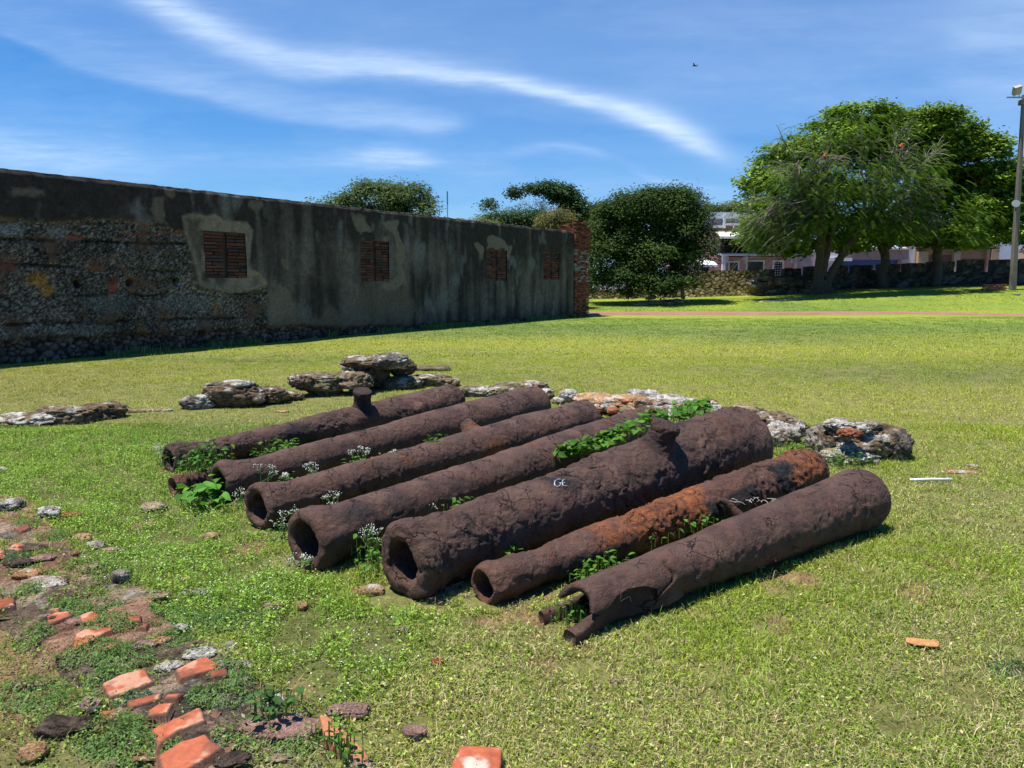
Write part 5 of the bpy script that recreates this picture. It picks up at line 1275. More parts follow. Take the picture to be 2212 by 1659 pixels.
for a in [('tall white flowered sprig standing before the second cannon neck', 560, 1075, .03, .26, 3, 1), ('bushy white flowered weed between second and third barrels, far part', 778, 1000, .18, .13, 7, 2, 60, .6, 20), ('white flowered weed between second and third barrels, middle part', 672, 1035, .12, .12, 5, 3),
          ('low white flowered weed between second and third barrels, near part', 620, 1045, .10, .09, 5, 4), ('small white flowered sprig at the third barrel, left of its stub', 845, 985, .22, .06, 4, 5), ('white flowered weed at the mouth of the farthest cannon', 352, 1010, .02, .22, 5, 6),
          ('white flowered weed growing at the flared muzzle of the third cannon', 610, 1165, 0, .2, 6, 7, 60, .6, 20), ('white flowered weed under the neck of the fourth cannon', 715, 1110, .05, .16, 5, 8), ('tall white flowered weed between the fourth and the largest muzzle', 800, 1215, .0, .24, 8, 9, 60, .6, 26),
          ('thin flowering stalk in the gap right of the fourth neck', 915, 1120, .1, .13, 3, 10), ('low flowering weed at the wall side of the big pale boulder', 1815, 1004, .0, .14, 6, 11, 60, .6, 20), ('flowering sprig at the breech shadow of the nearest cannon', 1648, 1225, .0, .11, 3, 12), ('white flowered weed left of the second cannon mouth bottom', 520, 1100, 0, .15, 7, 13, 60, .6, 20),
          ('flowering weed in front of the mouth of the fourth cannon', 655, 1240, 0, .13, 5, 14, 60, .6, 20)]:
    flower_weed(*a)

def dry_sticks():
    mb = MB(); rng = random.Random(4); M_DRY = attr_mat('dry stem', nscale=0, bump=0, rough=.8)
    def clump(label, u, v, z, n, L, sp, col=(.42, .34, .22), name='dry_grass_tuft'):
        b = P(u, v, z); mb = MB()
        for i in range(n):
            a = rng.uniform(0, 6.28); p = Vector((rng.gauss(0, sp), rng.gauss(0, sp), 0)); e = rng.uniform(.1, 1.0); d = Vector((math.cos(a), math.sin(a), e)).normalized(); l = L*rng.uniform(.5, 1.2)
            q = p+d*l*.5; r = q+Vector((d.x, d.y, d.z-.6)).normalized()*l*.5; k = rng.uniform(.6, 1.3)
            mb.tube([p, q, r], [.0016, .0014, .0008], 4, tuple(x*k for x in col), False)
        o = mb.build(name, M_DRY); o.location = b; tag(o, label, 'dry grass', 'dry stems around the cannons')
    clump('dry grey roots and stems at the foot of the largest muzzle, right side', 965, 1290, 0, 90, .10, .06, (.36, .28, .20))
    clump('pale dry stems in front of the slender flaking cannon mouth', 1010, 1300, 0, 45, .08, .06, (.38, .30, .20))
    clump('pale dry stems inside the hollow muzzle of the fourth cannon', 640, 1215, .02, 22, .12, .03)
    clump('short pale stems on top of the flaking cannon', 1655, 1085, .2, 16, .07, .05, (.62, .56, .48))
    clump('short pale stems between the largest cannon breech and the flaking one', 1530, 1005, .2, 16, .09, .07, (.55, .5, .42))
    clump('dry stems at the bottom of the picture right of the footing', 600, 1625, 0, 110, .09, .12, (.36, .28, .19))
    clump('dry reddish stems beside the third muzzle on bare soil', 545, 1180, 0, 40, .06, .05, (.34, .2, .12))
    clump('thin upright dry stalks behind the farthest barrel', 455, 965, .0, 20, .22, .08, (.2, .17, .12))
    clump('pale stems on the black scab of the flaking cannon', 1580, 1085, .2, 7, .09, .03, (.62, .56, .48))
    # bare forked twig by the split mouth
    mb = MB(); g = G(1318, 1345); 
    pts = [PD(1317, 1343, g.y), PD(1330, 1312, g.y), PD(1341, 1290, g.y), PD(1342, 1258, g.y)]; mb.tube([p-g for p in pts], [.0022, .002, .0016, .001], 5, (.5, .44, .36)); pts = [PD(1338, 1300, g.y), PD(1352, 1292, g.y), PD(1360, 1288, g.y), PD(1364, 1300, g.y)]; mb.tube([p-g for p in pts], [.0016, .0014, .001, .0008], 5, (.5, .44, .36))
    pts = [PD(1333, 1306, g.y), PD(1326, 1322, g.y)]; mb.tube([p-g for p in pts], [.0016, .001], 5, (.5, .44, .36))
    o = mb.build('dry_twig', M_DRY); o.location = g; tag(o, 'bare forked twig standing before the split cannon', 'twig')
    mb = MB(); g = P(850, 1080, .2); pts = [PD(857, 1063, g.y), PD(868, 1078, g.y), PD(878, 1095, g.y), PD(882, 1112, g.y), PD(893, 1121, g.y)]
    mb.tube([p-g for p in pts], [.0018, .002, .002, .0018, .0014], 5, (.45, .38, .28)); o = mb.build('dry_twig', M_DRY); o.location = g; tag(o, 'curved dry stem hanging over the neck of the fourth cannon', 'twig')
dry_sticks()

# feathery leafed tufts on and round the footing
TUFT = ['dark feathery tuft on the footing at the left edge of the picture', 'grey green tuft beside the red brick at the top left of the footing', 'grey green tuft just left of the pale orange brick piece', 'tuft along the upper edge of the tan footing stones', 'broad tuft between the two orange brick faces', 'small tuft left of the big orange brick face',
 'tuft at the left side of the pinkish footing stones', 'tuft on the bare red soil at the far left', 'tuft on the footing just right of the small dark brick', 'broad tuft below the big orange brick face', 'tuft covering the middle of the footing above the long bricks', 'tuft directly above the left long brick', 'tuft at the right shoulder of the brick block', 'tuft in the grass right of the brick block corner',
 'leafy tuft between the brick block and the white stones', 'small dark tuft growing between two bricks of the block', 'small tuft above the square dark brick at the block corner', 'tuft at the left foot of the brick block', 'broad tuft left of the lowest brick', 'tuft between the brown lump and the lowest brick', 'broad grey green tuft on the left, above the brown lump', 'tuft touching the brown masonry lump on its right',
 'tiny tuft growing in the joint between the two lowest bricks', 'dry leaved tuft right of the lowest brick', 'tuft right of the long tan topped block at the bottom', 'tuft at the very bottom by the lowest brick', 'dark feathery weed tuft at the lower right edge of the lawn', 'tall lush tuft right of the orange brick faces', 'lush tuft under the long grey white stone', 'feathery tuft right of the tan footing edge', 'tuft above the tan footing stones in the clover']
def tufts():
    rng = np.random.default_rng(12)
    spots = [(25, 1220, .14, 'dark'), (60, 1150, .12, 'mid'), (120, 1175, .14, 'mid'), (230, 1325, .12, 'mid'), (240, 1370, .16, 'mid'), (195, 1345, .1, 'mid'), (155, 1330, .12, 'mid'), (75, 1390, .12, 'mid'), (380, 1400, .12, 'mid'), (205, 1430, .18, 'mid'), (270, 1440, .16, 'mid'), (235, 1480, .12, 'mid'),
             (500, 1470, .14, 'mid'), (520, 1500, .12, 'mid'), (465, 1530, .13, 'mid'), (290, 1535, .09, 'dark'), (240, 1520, .08, 'mid'), (190, 1555, .08, 'mid'), (270, 1620, .16, 'mid'), (230, 1600, .16, 'mid'), (60, 1500, .2, 'mid'), (130, 1530, .16, 'mid'), (400, 1590, .06, 'mid'), (520, 1610, .12, 'mid'), (640, 1610, .12, 'mid'),
             (330, 1640, .12, 'mid'), (2195, 1455, .15, 'dark'), (440, 1350, .2, 'mid'), (510, 1340, .18, 'mid'), (380, 1330, .15, 'mid'), (90, 1290, .14, 'mid')]
    for i, (u, v, r, tone) in enumerate(spots):
        c = G(u, v); n = int(r*r*34000); a = rng.uniform(0, 6.28, n); rr = r*np.sqrt(rng.random(n))*.9; x = c.x+rr*np.cos(a)*.9; y = c.y+rr*np.sin(a)*.7
        onf = inpoly(x, y, RUIN); base = np.where(onf, foot_z(x, y), ground_z(x, y)); dome = np.clip(1-(rr/r)**1.3+.35*fbm(p3(x, y), 14, 2, i), 0, 1.1)
        z = base+rng.random(n)*dome*r*.42+.004; cen = np.stack([x, y, z], -1)
        nr = np.stack([np.cos(a)*.6, np.sin(a)*.6, np.full(n, 1.0)], -1)+rng.normal(0, .4, (n, 3))
        g = np.array([.15, .25, .07]) if tone == 'mid' else np.array([.09, .15, .08]); col = g*rng.uniform(.6, 1.5, (n, 1))*(1+rng.normal(0, .08, (n, 3)))
        V, Q, C = leaflets(cen-np.array(c), rng.uniform(.010, .022, n), nr, a+rng.normal(0, .8, n), np.clip(col, .01, 1), .32)
        o = npmesh('weed_tuft', V, [Q], M_LEAF, None, col=C, smooth=False); o.location = c
        tag(o, TUFT[i], 'weed', 'feathery weed tufts in the foreground')
tufts()
# ------------------------------------------------------------------ path
def path():
    pts = [(900, 676.5), (1240, 676.5), (1400, 677), (1700, 678), (1950, 679.5), (2212, 682), (2600, 687)]
    X = np.linspace(-6, 60, 400); W = [P(u, v, 0) for u, v in pts]; Y = np.interp(X, [w.x for w in W], [w.y for w in W]); Y = np.minimum(Y, 36.2)+fbm(p3(X, Y), .4, 3, 3)*.1
    V = []; k = 9; wd = 1.25
    for j in range(k):
        y = Y+(j/(k-1)-.5)*wd+fbm(p3(X, X*0+j*3), 1.2, 3, 5)*(.18 if j in (0, k-1) else .02); V.append(np.stack([X, y, ground_z(X, y)+.03+.06*(0 if j in (0,) else 1)*1.0], -1))
    V[0][:, 2] -= .04
    V = np.concatenate(V); m, t = newmat('brick paving'); tc = t.n('ShaderNodeTexCoord').outputs['Object']
    br = t.n('ShaderNodeTexBrick', {'Vector': tc, 'Color1': (.34, .125, .07, 1), 'Color2': (.26, .11, .07, 1), 'Mortar': (.25, .18, .12, 1), 'Scale': 4.0, 'Mortar Size': .03})
    c = t.mix(t.ramp(t.noise(tc, 1.2, 5), [(.5, 0), (.8, .5)]), br.outputs[0], (.36, .22, .14)); b = t.n('ShaderNodeBsdfPrincipled', {'Base Color': c, 'Roughness': .9}); finish(t, b.outputs[0], m)
    o = npmesh('brick_path', V, [grid_faces(k, len(X))[:, ::-1]], m); tag(o, kind='structure')
path()

# ------------------------------------------------------------------ far walls
M_FAR = attr_mat('far masonry', rough=.95, nscale=3.2, namp=.45, bump=.9, bscale=5, bdist=.08, spec=.1)
WY = 52.0
def zat(v, y): return CAM_H-(v-605.0)*y/F*1.0
def xat(u, y): return PD(u, 620, y).x
def rubble_wall():
    x0, x1 = xat(1262, WY), xat(1673, WY); top = zat(583.5, WY); xs = np.arange(x0, x1, .06); zs = np.arange(-.1, top+.5, .06)
    X, Z = np.meshgrid(xs, zs, indexing='ij'); X = X.ravel(); Z = Z.ravel(); q = p3(X, Z)
    tz = np.interp(X, [xat(u, WY) for u in (1262, 1290, 1335, 1500, 1550, 1649, 1650, 1690)], [zat(v, WY) for v in (625, 625, 628, 588, 585, 583, 582.5, 582)])
    f1, f2, cid = worley(q*[3.4, 5.0, 1], 5); col = np.array([.50, .36, .22])*(.35+.9*cid[:, None])*(.25+.75*sm(.02, .2, f2-f1))[:, None]
    grey = (X > xat(1648, WY))[:, None]; col = np.where(grey, np.array([.16, .14, .12])*(.6+.6*cid[:, None]), col)
    base = sm(.7, .0, Z-.5)[:, None]; col = col*(1+.35*base)
    Y = WY-(sm(0, .25, f2-f1))*.06+cid*.03; Zc = np.minimum(Z, tz+fbm(q, 3, 2, 2)*.03)
    mb = MB(); mb.add(np.stack([X, Y, Zc], -1), [grid_faces(len(xs), len(zs))], None); mb.c = [col]
    nx_ = len(xs); tzx = np.minimum(tz.reshape(nx_, -1)[:, -1], top+.4); a = np.stack([xs, np.full(nx_, WY-.03), tzx], -1); b = a+[0, .6, 0]; c = b.copy(); c[:, 2] = -.1
    mb.add(np.concatenate([a, b, c]), [grid_faces(3, nx_)[:, ::-1]], (.3, .24, .17))
    o = mb.build('rubble_wall', M_FAR); tag(o, 'tan rubble stone boundary wall between the dark round tree and the battlements', 'wall')
rubble_wall()
def low_ruin():
    rng = np.random.default_rng(4); mb = MB(); y = WY-1.6; x0, x1 = xat(1618, y), xat(1755, y)
    for i in range(46):
        x = rng.uniform(x0, x1); z = rng.uniform(.2, 1.45)*(1 if x < x0+2.5 else rng.uniform(.5, 1)); lump(mb, (x, y+rng.uniform(-.2, .3), z+.25), (rng.uniform(.5, 1.1), .8, rng.uniform(.3, .5)), 0, 700+i, .15, 3, .5, 'mortar', .25)
    o = mb.build('low_stone_ruin', M_STONE, None, True); tag(o, 'low dark crumbling stone wall in front of the battlements, left of the big tree', 'ruined wall')
low_ruin()
def battlements():
    root = empty('battlement_wall', (xat(1674, WY), WY, 0)); tag(root, 'dark stone boundary wall topped with square battlements under the big trees', 'wall'); loc = root.location
    us = [1674, 1850, 1990, 2100, 2212, 2700]; bz = [zat(v, WY) for v in (597, 590, 587, 587.5, 587, 586)]
    x0, x1 = xat(1674, WY), xat(2700, WY); xs = np.arange(x0, x1, .12); tz = np.interp(xs, [xat(u, WY) for u in us], bz); zs = np.linspace(0, 1, 24)
    X, T = np.meshgrid(xs, zs, indexing='ij'); TZ = np.repeat(tz[:, None], 24, 1); Z = (T*(TZ+.1)-.1).ravel(); X = X.ravel(); q = p3(X, Z)
    f1, f2, cid = worley(q*[2.2, 3.4, 1], 9)
    def shade(q, cid, f1, f2): return np.array([.115, .10, .085])*(.5+.9*cid[:, None])*(.35+.65*sm(.02, .2, f2-f1))[:, None]*(1+.5*fbm(q, .6, 3, 2)[:, None])
    col = shade(q, cid, f1, f2)
    mb = MB(); mb.add(np.stack([X, WY-.1-sm(0, .25, f2-f1)*.05, Z], -1)-np.array(loc), [grid_faces(len(xs), 24)]); mb.c = [col]
    n = len(xs); a = np.stack([xs, np.full(n, WY-.12), tz], -1); b = a+[0, .7, 0]; c = b.copy(); c[:, 2] = -.1; mb.add(np.concatenate([a, b, c])-np.array(loc), [grid_faces(3, n)[:, ::-1]], (.12, .11, .09))
    mb.build('wall_base', M_FAR, root)
    M_ = [(1690, 1709, 580), (1712, 1729, 580), (1737, 1762, 576), (1800, 1829, 573.5), (1838, 1857, 573.5), (1860, 1881, 573.5), (1895, 1941, 571), (1950, 1995, 569), (2004, 2057, 566), (2071, 2121, 562), (2140, 2188, 561.5), (2192, 2230, 561), (2240, 2290, 561), (2300, 2350, 561), (2360, 2420, 560)]
    rng = np.random.default_rng(6)
    for a_, b_, v in M_:
        xa, xb = xat(a_+1.3, WY), xat(b_-1.3, WY); zt = zat(v, WY); zb = float(np.interp((xa+xb)/2, [xat(u, WY) for u in us], bz))-.05
        nx_ = max(8, int((xb-xa)/.09)); nz_ = max(6, int((zt-zb)/.09)); V = []; 
        U_, T_ = np.meshgrid(np.linspace(xa, xb, nx_), np.linspace(zb, zt, nz_), indexing='ij'); U_ = U_.ravel(); T_ = T_.ravel(); q = p3(U_, T_); f1, f2, cid = worley(q*[2.2, 3.4, 1], 9); cc = shade(q, cid, f1, f2)
        edge = .03; e = fbm(q, 3, 3, 3)*.04; mb = MB()
        mb.add(np.stack([U_+e*(np.abs(U_-(xa+xb)/2) > (xb-xa)*.4), WY-.14-sm(0, .25, f2-f1)*.04, T_+e*.6*(T_ > zt-.12)], -1)-np.array(loc), [grid_faces(nx_, nz_)]); mb.c = [cc]
        mb.box((xa+xb)/2-loc.x, WY+.22-loc.y, (zb+zt)/2-.01, xb-xa-.01, .66, zt-zb-.02, 0, (.11, .10, .085)); mb.build('merlon', M_FAR, root)
battlements()

# ------------------------------------------------------------------ houses across the street
HY = 64.0
M_PAINT = attr_mat('painted wall', rough=.85, nscale=1.5, namp=.12, bump=.2, bscale=20, bdist=.02, spec=.15)
M_GLASS = plain('dark glass', (.012, .012, .014), .15, spec=.5)
def hb(mb, u0, u1, v0, v1, dy0, dy1, c, y=HY):
    x0, x1 = xat(u0, y), xat(u1, y); z1, z0 = zat(v0, y), zat(v1, y)
    mb.box((x0+x1)/2, y+(dy0+dy1)/2, (z0+z1)/2, abs(x1-x0), dy1-dy0, abs(z1-z0), 0, c)
def hpart(name, root, boxes, mat=None, label=None):
    mb = MB(); loc = root.location
    for b in boxes: hb(mb, *b)
    mb.v = [v-np.array(loc) for v in mb.v]; o = mb.build(name, mat or M_PAINT, root)
    if label: o['label'] = label
    return o
PINK = (.50, .285, .29); PWHITE = (.72, .70, .74); TANP = (.38, .26, .22); GREYP = (.33, .30, .34)
def pink_house():
    r = empty('pink_house', (xat(1600, HY), HY+4, 0)); tag(r, 'two storey pink and white house with awnings behind the rubble wall', 'house')
    for bx in [(1531, 1722, 556, 640, 0, 9, PINK), (1533, 1722, 486, 556, .3, 9, TANP), (1533, 1722, 473, 490, .1, 9, GREYP), (1478, 1531, 552, 640, .5, 9, (.50, .38, .40)), (1722, 1764, 545, 640, .2, 9, (.46, .36, .40))]: hpart('wall', r, [bx])
    hpart('roof_parapet', r, [(1526, 1724, 463, 476, -.15, 9.2, (.80, .82, .84)), (1556, 1561, 468, 496, -.25, 0, (.8, .8, .82)), (1560, 1724, 486, 490, -.3, .2, (.78, .76, .74)), (1537, 1556, 490, 495, -.2, .2, (.78, .76, .74)), (1577, 1579, 489, 496, -.3, -.1, (.7, .7, .7)), (1600, 1602, 489, 496, -.3, -.1, (.7, .7, .7))])
    # awnings slope forward
    def awn(u0, u1, vt, vb, y0, y1, c, name='awning'):
        x0, x1 = xat(u0, HY), xat(u1, HY); zt, zb = zat(vt, HY), zat(vb, HY); n = 24; mb = MB(); V = []
        for i in range(n+1):
            x = x0+(x1-x0)*i/n; V += [(x, HY-y0, zt), (x, HY-y1, zb), (x, HY-y1-.01, zb-.16-.05*(i % 2))]
        f = [[3*i+a, 3*i+a+1, 3*i+a+4, 3*i+a+3] for i in range(n) for a in (0, 1)]; mb.add(np.array(V)-np.array(r.location), [np.array(f)], c)
        o = mb.build(name, M_PAINT, r); return o
    awn(1540, 1620, 500, 515, -.3, 1.6, (.80, .77, .64)); awn(1505, 1540, 562, 573, -.5, 1.2, (.78, .80, .82))
    mb = MB(); 
    hpart('balcony_opening', r, [(1555, 1612, 516, 547, -.02, .25, (.02, .018, .02))], M_GLASS)
    hpart('railing', r, [(1552, 1640, 534, 535, -.6, -.55, (.03, .03, .03))]+[(1552+i*3.2, 1552.7+i*3.2, 534, 549, -.6, -.55, (.03, .03, .03)) for i in range(26)], plain('black iron', (.03, .03, .03), .5))
    hpart('balcony', r, [(1548, 1722, 549, 554, -.9, .3, (.40, .37, .40)), (1548, 1722, 551.5, 554.2, -.95, -.88, (.8, .8, .82))])
    hpart('column', r, [(1553, 1559, 554, 600, -.9, -.5, (.75, .68, .68))])
    for u in (1562, 1603, 1700): hpart('bracket', r, [(u-2, u+4, 555, 569, -.8, 0, (.62, .50, .50))])
    for (a, b, c, d) in ((1574, 1592, 568, 590), (1612, 1646, 566, 590)):
        f = hpart('window_frame', r, [(a-3, a, c-3, d, -.08, .05, PWHITE), (b, b+3, c-3, d, -.08, .05, PWHITE), (a, b, c-3, c, -.08, .05, PWHITE)]); hpart('window', r, [(a, b, c, d, -.03, .1, (.01, .01, .01))], M_GLASS)
    hpart('door_frame', r, [(1666, 1670, 563, 615, -.08, .05, PWHITE), (1687, 1691, 563, 615, -.08, .05, PWHITE), (1670, 1687, 563, 567, -.08, .05, PWHITE)])
    hpart('door', r, [(1670, 1687, 567, 615, -.03, .1, (.015, .015, .02))]+[(1672+5*i, 1674.5+5*i, 568.5+5*j, 571+5*j, -.06, -.02, (.35, .36, .42)) for i in range(3) for j in range(7)])
    hpart('window', r, [(1520, 1533, 577, 590, .46, .6, (.01, .01, .01))], M_GLASS); hpart('window_frame', r, [(1517, 1520, 574, 592, .42, .6, PWHITE), (1533, 1536, 574, 592, .42, .6, PWHITE), (1520, 1533, 574, 577, .42, .6, PWHITE)])
    hpart('downpipe', r, [(1543, 1544.5, 552, 566, .2, .45, (.75, .75, .75)), (1712, 1719, 556, 610, -.12, 0, (.62, .5, .52))])
pink_house()
def house(name, label, parts):
    r = empty(name, (xat(sum(p[1][0] for p in parts)/len(parts), HY), HY+4, 0)); tag(r, label, 'house')
    for p in parts:
        hpart(p[0], r, p[1:], M_GLASS if p[0] == 'window' else None)
house('garage_house', 'low pink building with a wide blue roller front behind the battlements', [('wall', (1764, 1812, 540, 640, 0, 8, (.62, .56, .62)), (1812, 1957, 541, 562, -.1, 8, (.40, .28, .26)), (1941, 1957, 562, 640, -.1, 8, (.58, .44, .42))), ('cornice', (1812, 1957, 538, 541, -.25, 8.1, (.68, .62, .60)), (1764, 1834, 558, 565, -.3, 0, (.74, .74, .76))),
      ('shop_front', (1816, 1941, 562, 640, .1, 8, (.075, .11, .27)), (1842, 1857, 580, 600, .0, .1, (.30, .36, .50)), (1935, 1942, 560, 640, -.15, .1, (.45, .20, .17)))])
house('white_house', 'narrow white plastered house front left of the brown stone building', [('wall', (1957, 1973, 535, 640, .1, 8, (.74, .74, .78)))])
BR = (.36, .22, .13)
house('stone_house', 'brown cut stone building with pilasters seen under the big tree', [('wall', (1973, 2147, 536, 640, 0, 8, BR)), ('pilaster', (1975, 1996, 545, 640, -.3, 0, (.48, .34, .20)), (2052, 2066, 545, 640, -.3, 0, (.52, .35, .24)), (2122, 2128, 540, 640, -.3, 0, (.42, .26, .18)), (2130, 2146, 540, 640, -.4, 0, (.50, .32, .21))),
      ('cornice', (1973, 2147, 533, 537, -.4, 8.1, (.42, .28, .18))), ('recess', (2003, 2050, 552, 640, -.02, .02, (.16, .09, .06)), (2070, 2118, 560, 640, -.02, .02, (.20, .115, .07)))])
house('white_house', 'white house with a striped awning at the right edge behind the lamp post', [('wall', (2148, 2420, 515, 640, .1, 8, (.74, .76, .80))), ('awning', (2196, 2270, 548, 560, -1.2, .1, (.45, .32, .24))), ('window', (2200, 2262, 560, 600, -.0, .12, (.02, .02, .02))), ('sill', (2195, 2260, 541, 544, -.2, .1, (.35, .2, .15)))])
def facade_stuff():
    mb = MB(); 
    for (u, w) in ((2146, 1.0),):
        hb(mb, u, u+1.5, 500, 600, -.3, -.1, (.05, .05, .05))
    o = mb.build('utility_pole', plain('dark pole', (.05, .045, .04), .8)); tag(o, 'thin dark utility pole in front of the white house under the big tree', 'pole')
    # roof terrace box and rail behind the parapet
    mb = MB(); hb(mb, 1598, 1700, 452, 455, 5, 9, (.7, .72, .74)); hb(mb, 1600, 1700, 455, 464, 5.5, 8.5, (.32, .34, .36)); o = mb.build('roof_shed', M_PAINT); tag(o, 'small white roofed shed on the roof of the pink house', 'roof shed')
    # car behind the battlements
    y = 57.5; r = empty('parked_car', (xat(1880, y), y, .9)); tag(r, 'pale blue car parked behind the battlements under the trees', 'car'); zb = zat(598, y)-.55
    prof = [(-2.1, .0), (-2.15, .45), (-1.9, .62), (-1.2, .70), (-.7, 1.12), (.5, 1.15), (1.2, .74), (2.0, .62), (2.1, .35), (2.05, 0)]
    mb = MB(); n = len(prof); V = [(x, s*.85, z) for s in (-1, 1) for x, z in prof]; mb.add(V, [np.array([[i, (i+1) % n, n+(i+1) % n, n+i] for i in range(n)]), np.array([list(range(n))[::-1], [n+i for i in range(n)]])], (.25, .32, .42)); o = mb.build('body', plain('car paint', (.22, .30, .42), .25, spec=.6), r); r.location.z = zb
    mb = MB(); mb.box(-.1, 0, .92, 1.5, 1.72, .26); mb.build('window', M_GLASS, r)
    for sx in (-1.3, 1.3):
        for sy in (-.78, .78):
            mb = MB(); mb.tube([(sx, sy-.1, .0), (sx, sy+.1, .0)], .32, 18); mb.build('wheel', plain('tyre', (.02, .02, .02), .8), r)
facade_stuff()

# ------------------------------------------------------------------ lamp post at the right
def lamp_post():
    b = G(2187, 626); r = empty('lamp_post', tuple(b)); tag(r, 'tall grey concrete lamp post with floodlights at the right edge', 'lamp post'); y = b.y
    H = zat(197, y)*1.0+0; top = PD(2210, 205, y).z-b.z
    M_CONC = plain('weathered concrete', (.19, .165, .14), .9, 1.2, .25, .5, 8)
    mb = MB(); n = 20
    V = []
    for i in range(n+1):
        t = i/n; w = .15-.07*t; ox = -.30*t
        for (sx, sy) in ((-1, -.8), (-.8, -1), (.8, -1), (1, -.8), (1, .8), (.8, 1), (-.8, 1), (-1, .8)): V.append((sx*w+ox, sy*w, top*t))
    mb.add(V, [grid_faces(n+1, 8, True), np.array([[n*8+i for i in range(8)]])]); mb.build('post', M_CONC, r)
    mb = MB(); mb.box(-.29, 0, top*.962, .42, .3, .26); mb.build('collar', M_CONC, r)
    M_MET = plain('galvanised steel', (.34, .35, .36), .45, metal=.6); mb = MB(); mb.box(-.35, -.13, top*.985, 1.9, .07, .07); mb.build('crossarm', M_MET, r)
    for sx, fl in ((-.82, 1), (.35, -1)):
        mb = MB(); M = Matrix.Translation((sx, -.2, top*.985+.36))@Matrix.Rotation(R(-18*fl), 4, 'Y')@Matrix.Rotation(R(35), 4, 'X')
        mb.box(0, 0, 0, .40, .22, .46, M=M); mb.box(0, .15, 0, .28, .10, .32, M=M); f = mb.build('floodlight', plain('floodlight housing', (.42, .36, .32), .6, metal=.2), r)
        mb = MB(); mb.box(0, -.118, 0, .34, .02, .38, M=M); mb.build('glass', plain('lamp glass', (.35, .33, .30), .1), f)
        mb = MB(); mb.tube([(sx-.17, -.16, top*.985), (sx-.2, -.2, top*.985+.4), (sx+.12, -.2, top*.985+.3), (sx+.17, -.16, top*.985)], .025, 6); mb.build('bracket', M_MET, r)
    z = PD(2187, 445, y).z-b.z; xo = xat(2171, y)-b.x
    mb = MB(); M = Matrix.Translation((xo, -.25, z))@Matrix.Rotation(R(70), 4, 'X')@Matrix.Rotation(R(-20), 4, 'Y')
    prof = [(.0, .0), (.08, 0), (.12, .1), (.20, .22), (.21, .27), (.18, .27), (.17, .25)]; V = []
    for rr, zz in prof: V += [(rr*math.cos(a), rr*math.sin(a), zz) for a in np.linspace(0, 2*math.pi, 24, endpoint=False)]
    mb.add(xf(np.array(V), M), [grid_faces(len(prof), 24, True)]); f = mb.build('floodlight', plain('white lamp shell', (.30, .31, .31), .5), r, True)
    mb = MB(); V = [(.2*math.cos(a), .2*math.sin(a), .28) for a in np.linspace(0, 2*math.pi, 24, endpoint=False)]; mb.add(xf(np.array(V), M), [np.array([list(range(24))])]); mb.build('glass', plain('grey glass', (.22, .24, .24), .1), f)
    mb = MB(); mb.tube([(xo, -.2, z), (-.1, -.1, z+.12)], .035, 8); mb.box(-.25, -.06, z+.03, .10, .12, .25); mb.build('bracket', M_MET, r)
    mb = MB(); mb.tube([(.0, -.15, top*.25), (-.08, -.13, top*.5), (-.2, -.12, top*.8)], .018, 6); mb.build('conduit', plain('conduit', (.12, .11, .10), .7), r)
lamp_post()
def brick_ring():
    rng = np.random.default_rng(3); mb = MB(); a, b = G(2124, 627), G(2172, 627)
    for k in range(4):
        for i in range(7):
            t = (i+.5*(k % 2))/7; p = a.lerp(b, min(t, 1)); mb.box(p.x, p.y+rng.uniform(-.04, .04), float(ground_z(p.x, p.y))+.05+k*.085, .2, .25, .075, rng.uniform(-.1, .1), np.array([.30, .12, .08])*rng.uniform(.6, 1.2), .01, rng)
    o = mb.build('brick_planter', M_BRICK); tag(o, 'low course of old red bricks left of the lamp post foot', 'brick edging')
    mb = MB()
    for i in range(26):
        u = 1375+rng.random()*110; c = G(u, 655-(u-1375)*.04+rng.uniform(-3, 3), .02); lump(mb, c, (rng.uniform(.4, 1.0), .5, rng.uniform(.08, .2)), 0, 800+i, .2, 2, .2, 'tan' if i % 3 else 'mortar', .5)
    o = mb.build('rubble_patch', M_STONE, None, True); tag(o, 'flat patch of pale ruin stones in the far lawn before the dark round tree', 'rubble')
    mb = MB()
    for i in range(9):
        u = [1760-80+i*9, 1840+i][i % 2]; c = G(1640+i*13, 652-i, .01); lump(mb, c, (.5, .3, .06), 0, 840+i, .2, 2, .2, 'tan', .8)
    o = mb.build('rubble_patch', M_STONE, None, True); tag(o, 'few pale flat stones in the far lawn before the tan rubble wall', 'rubble')
brick_ring()

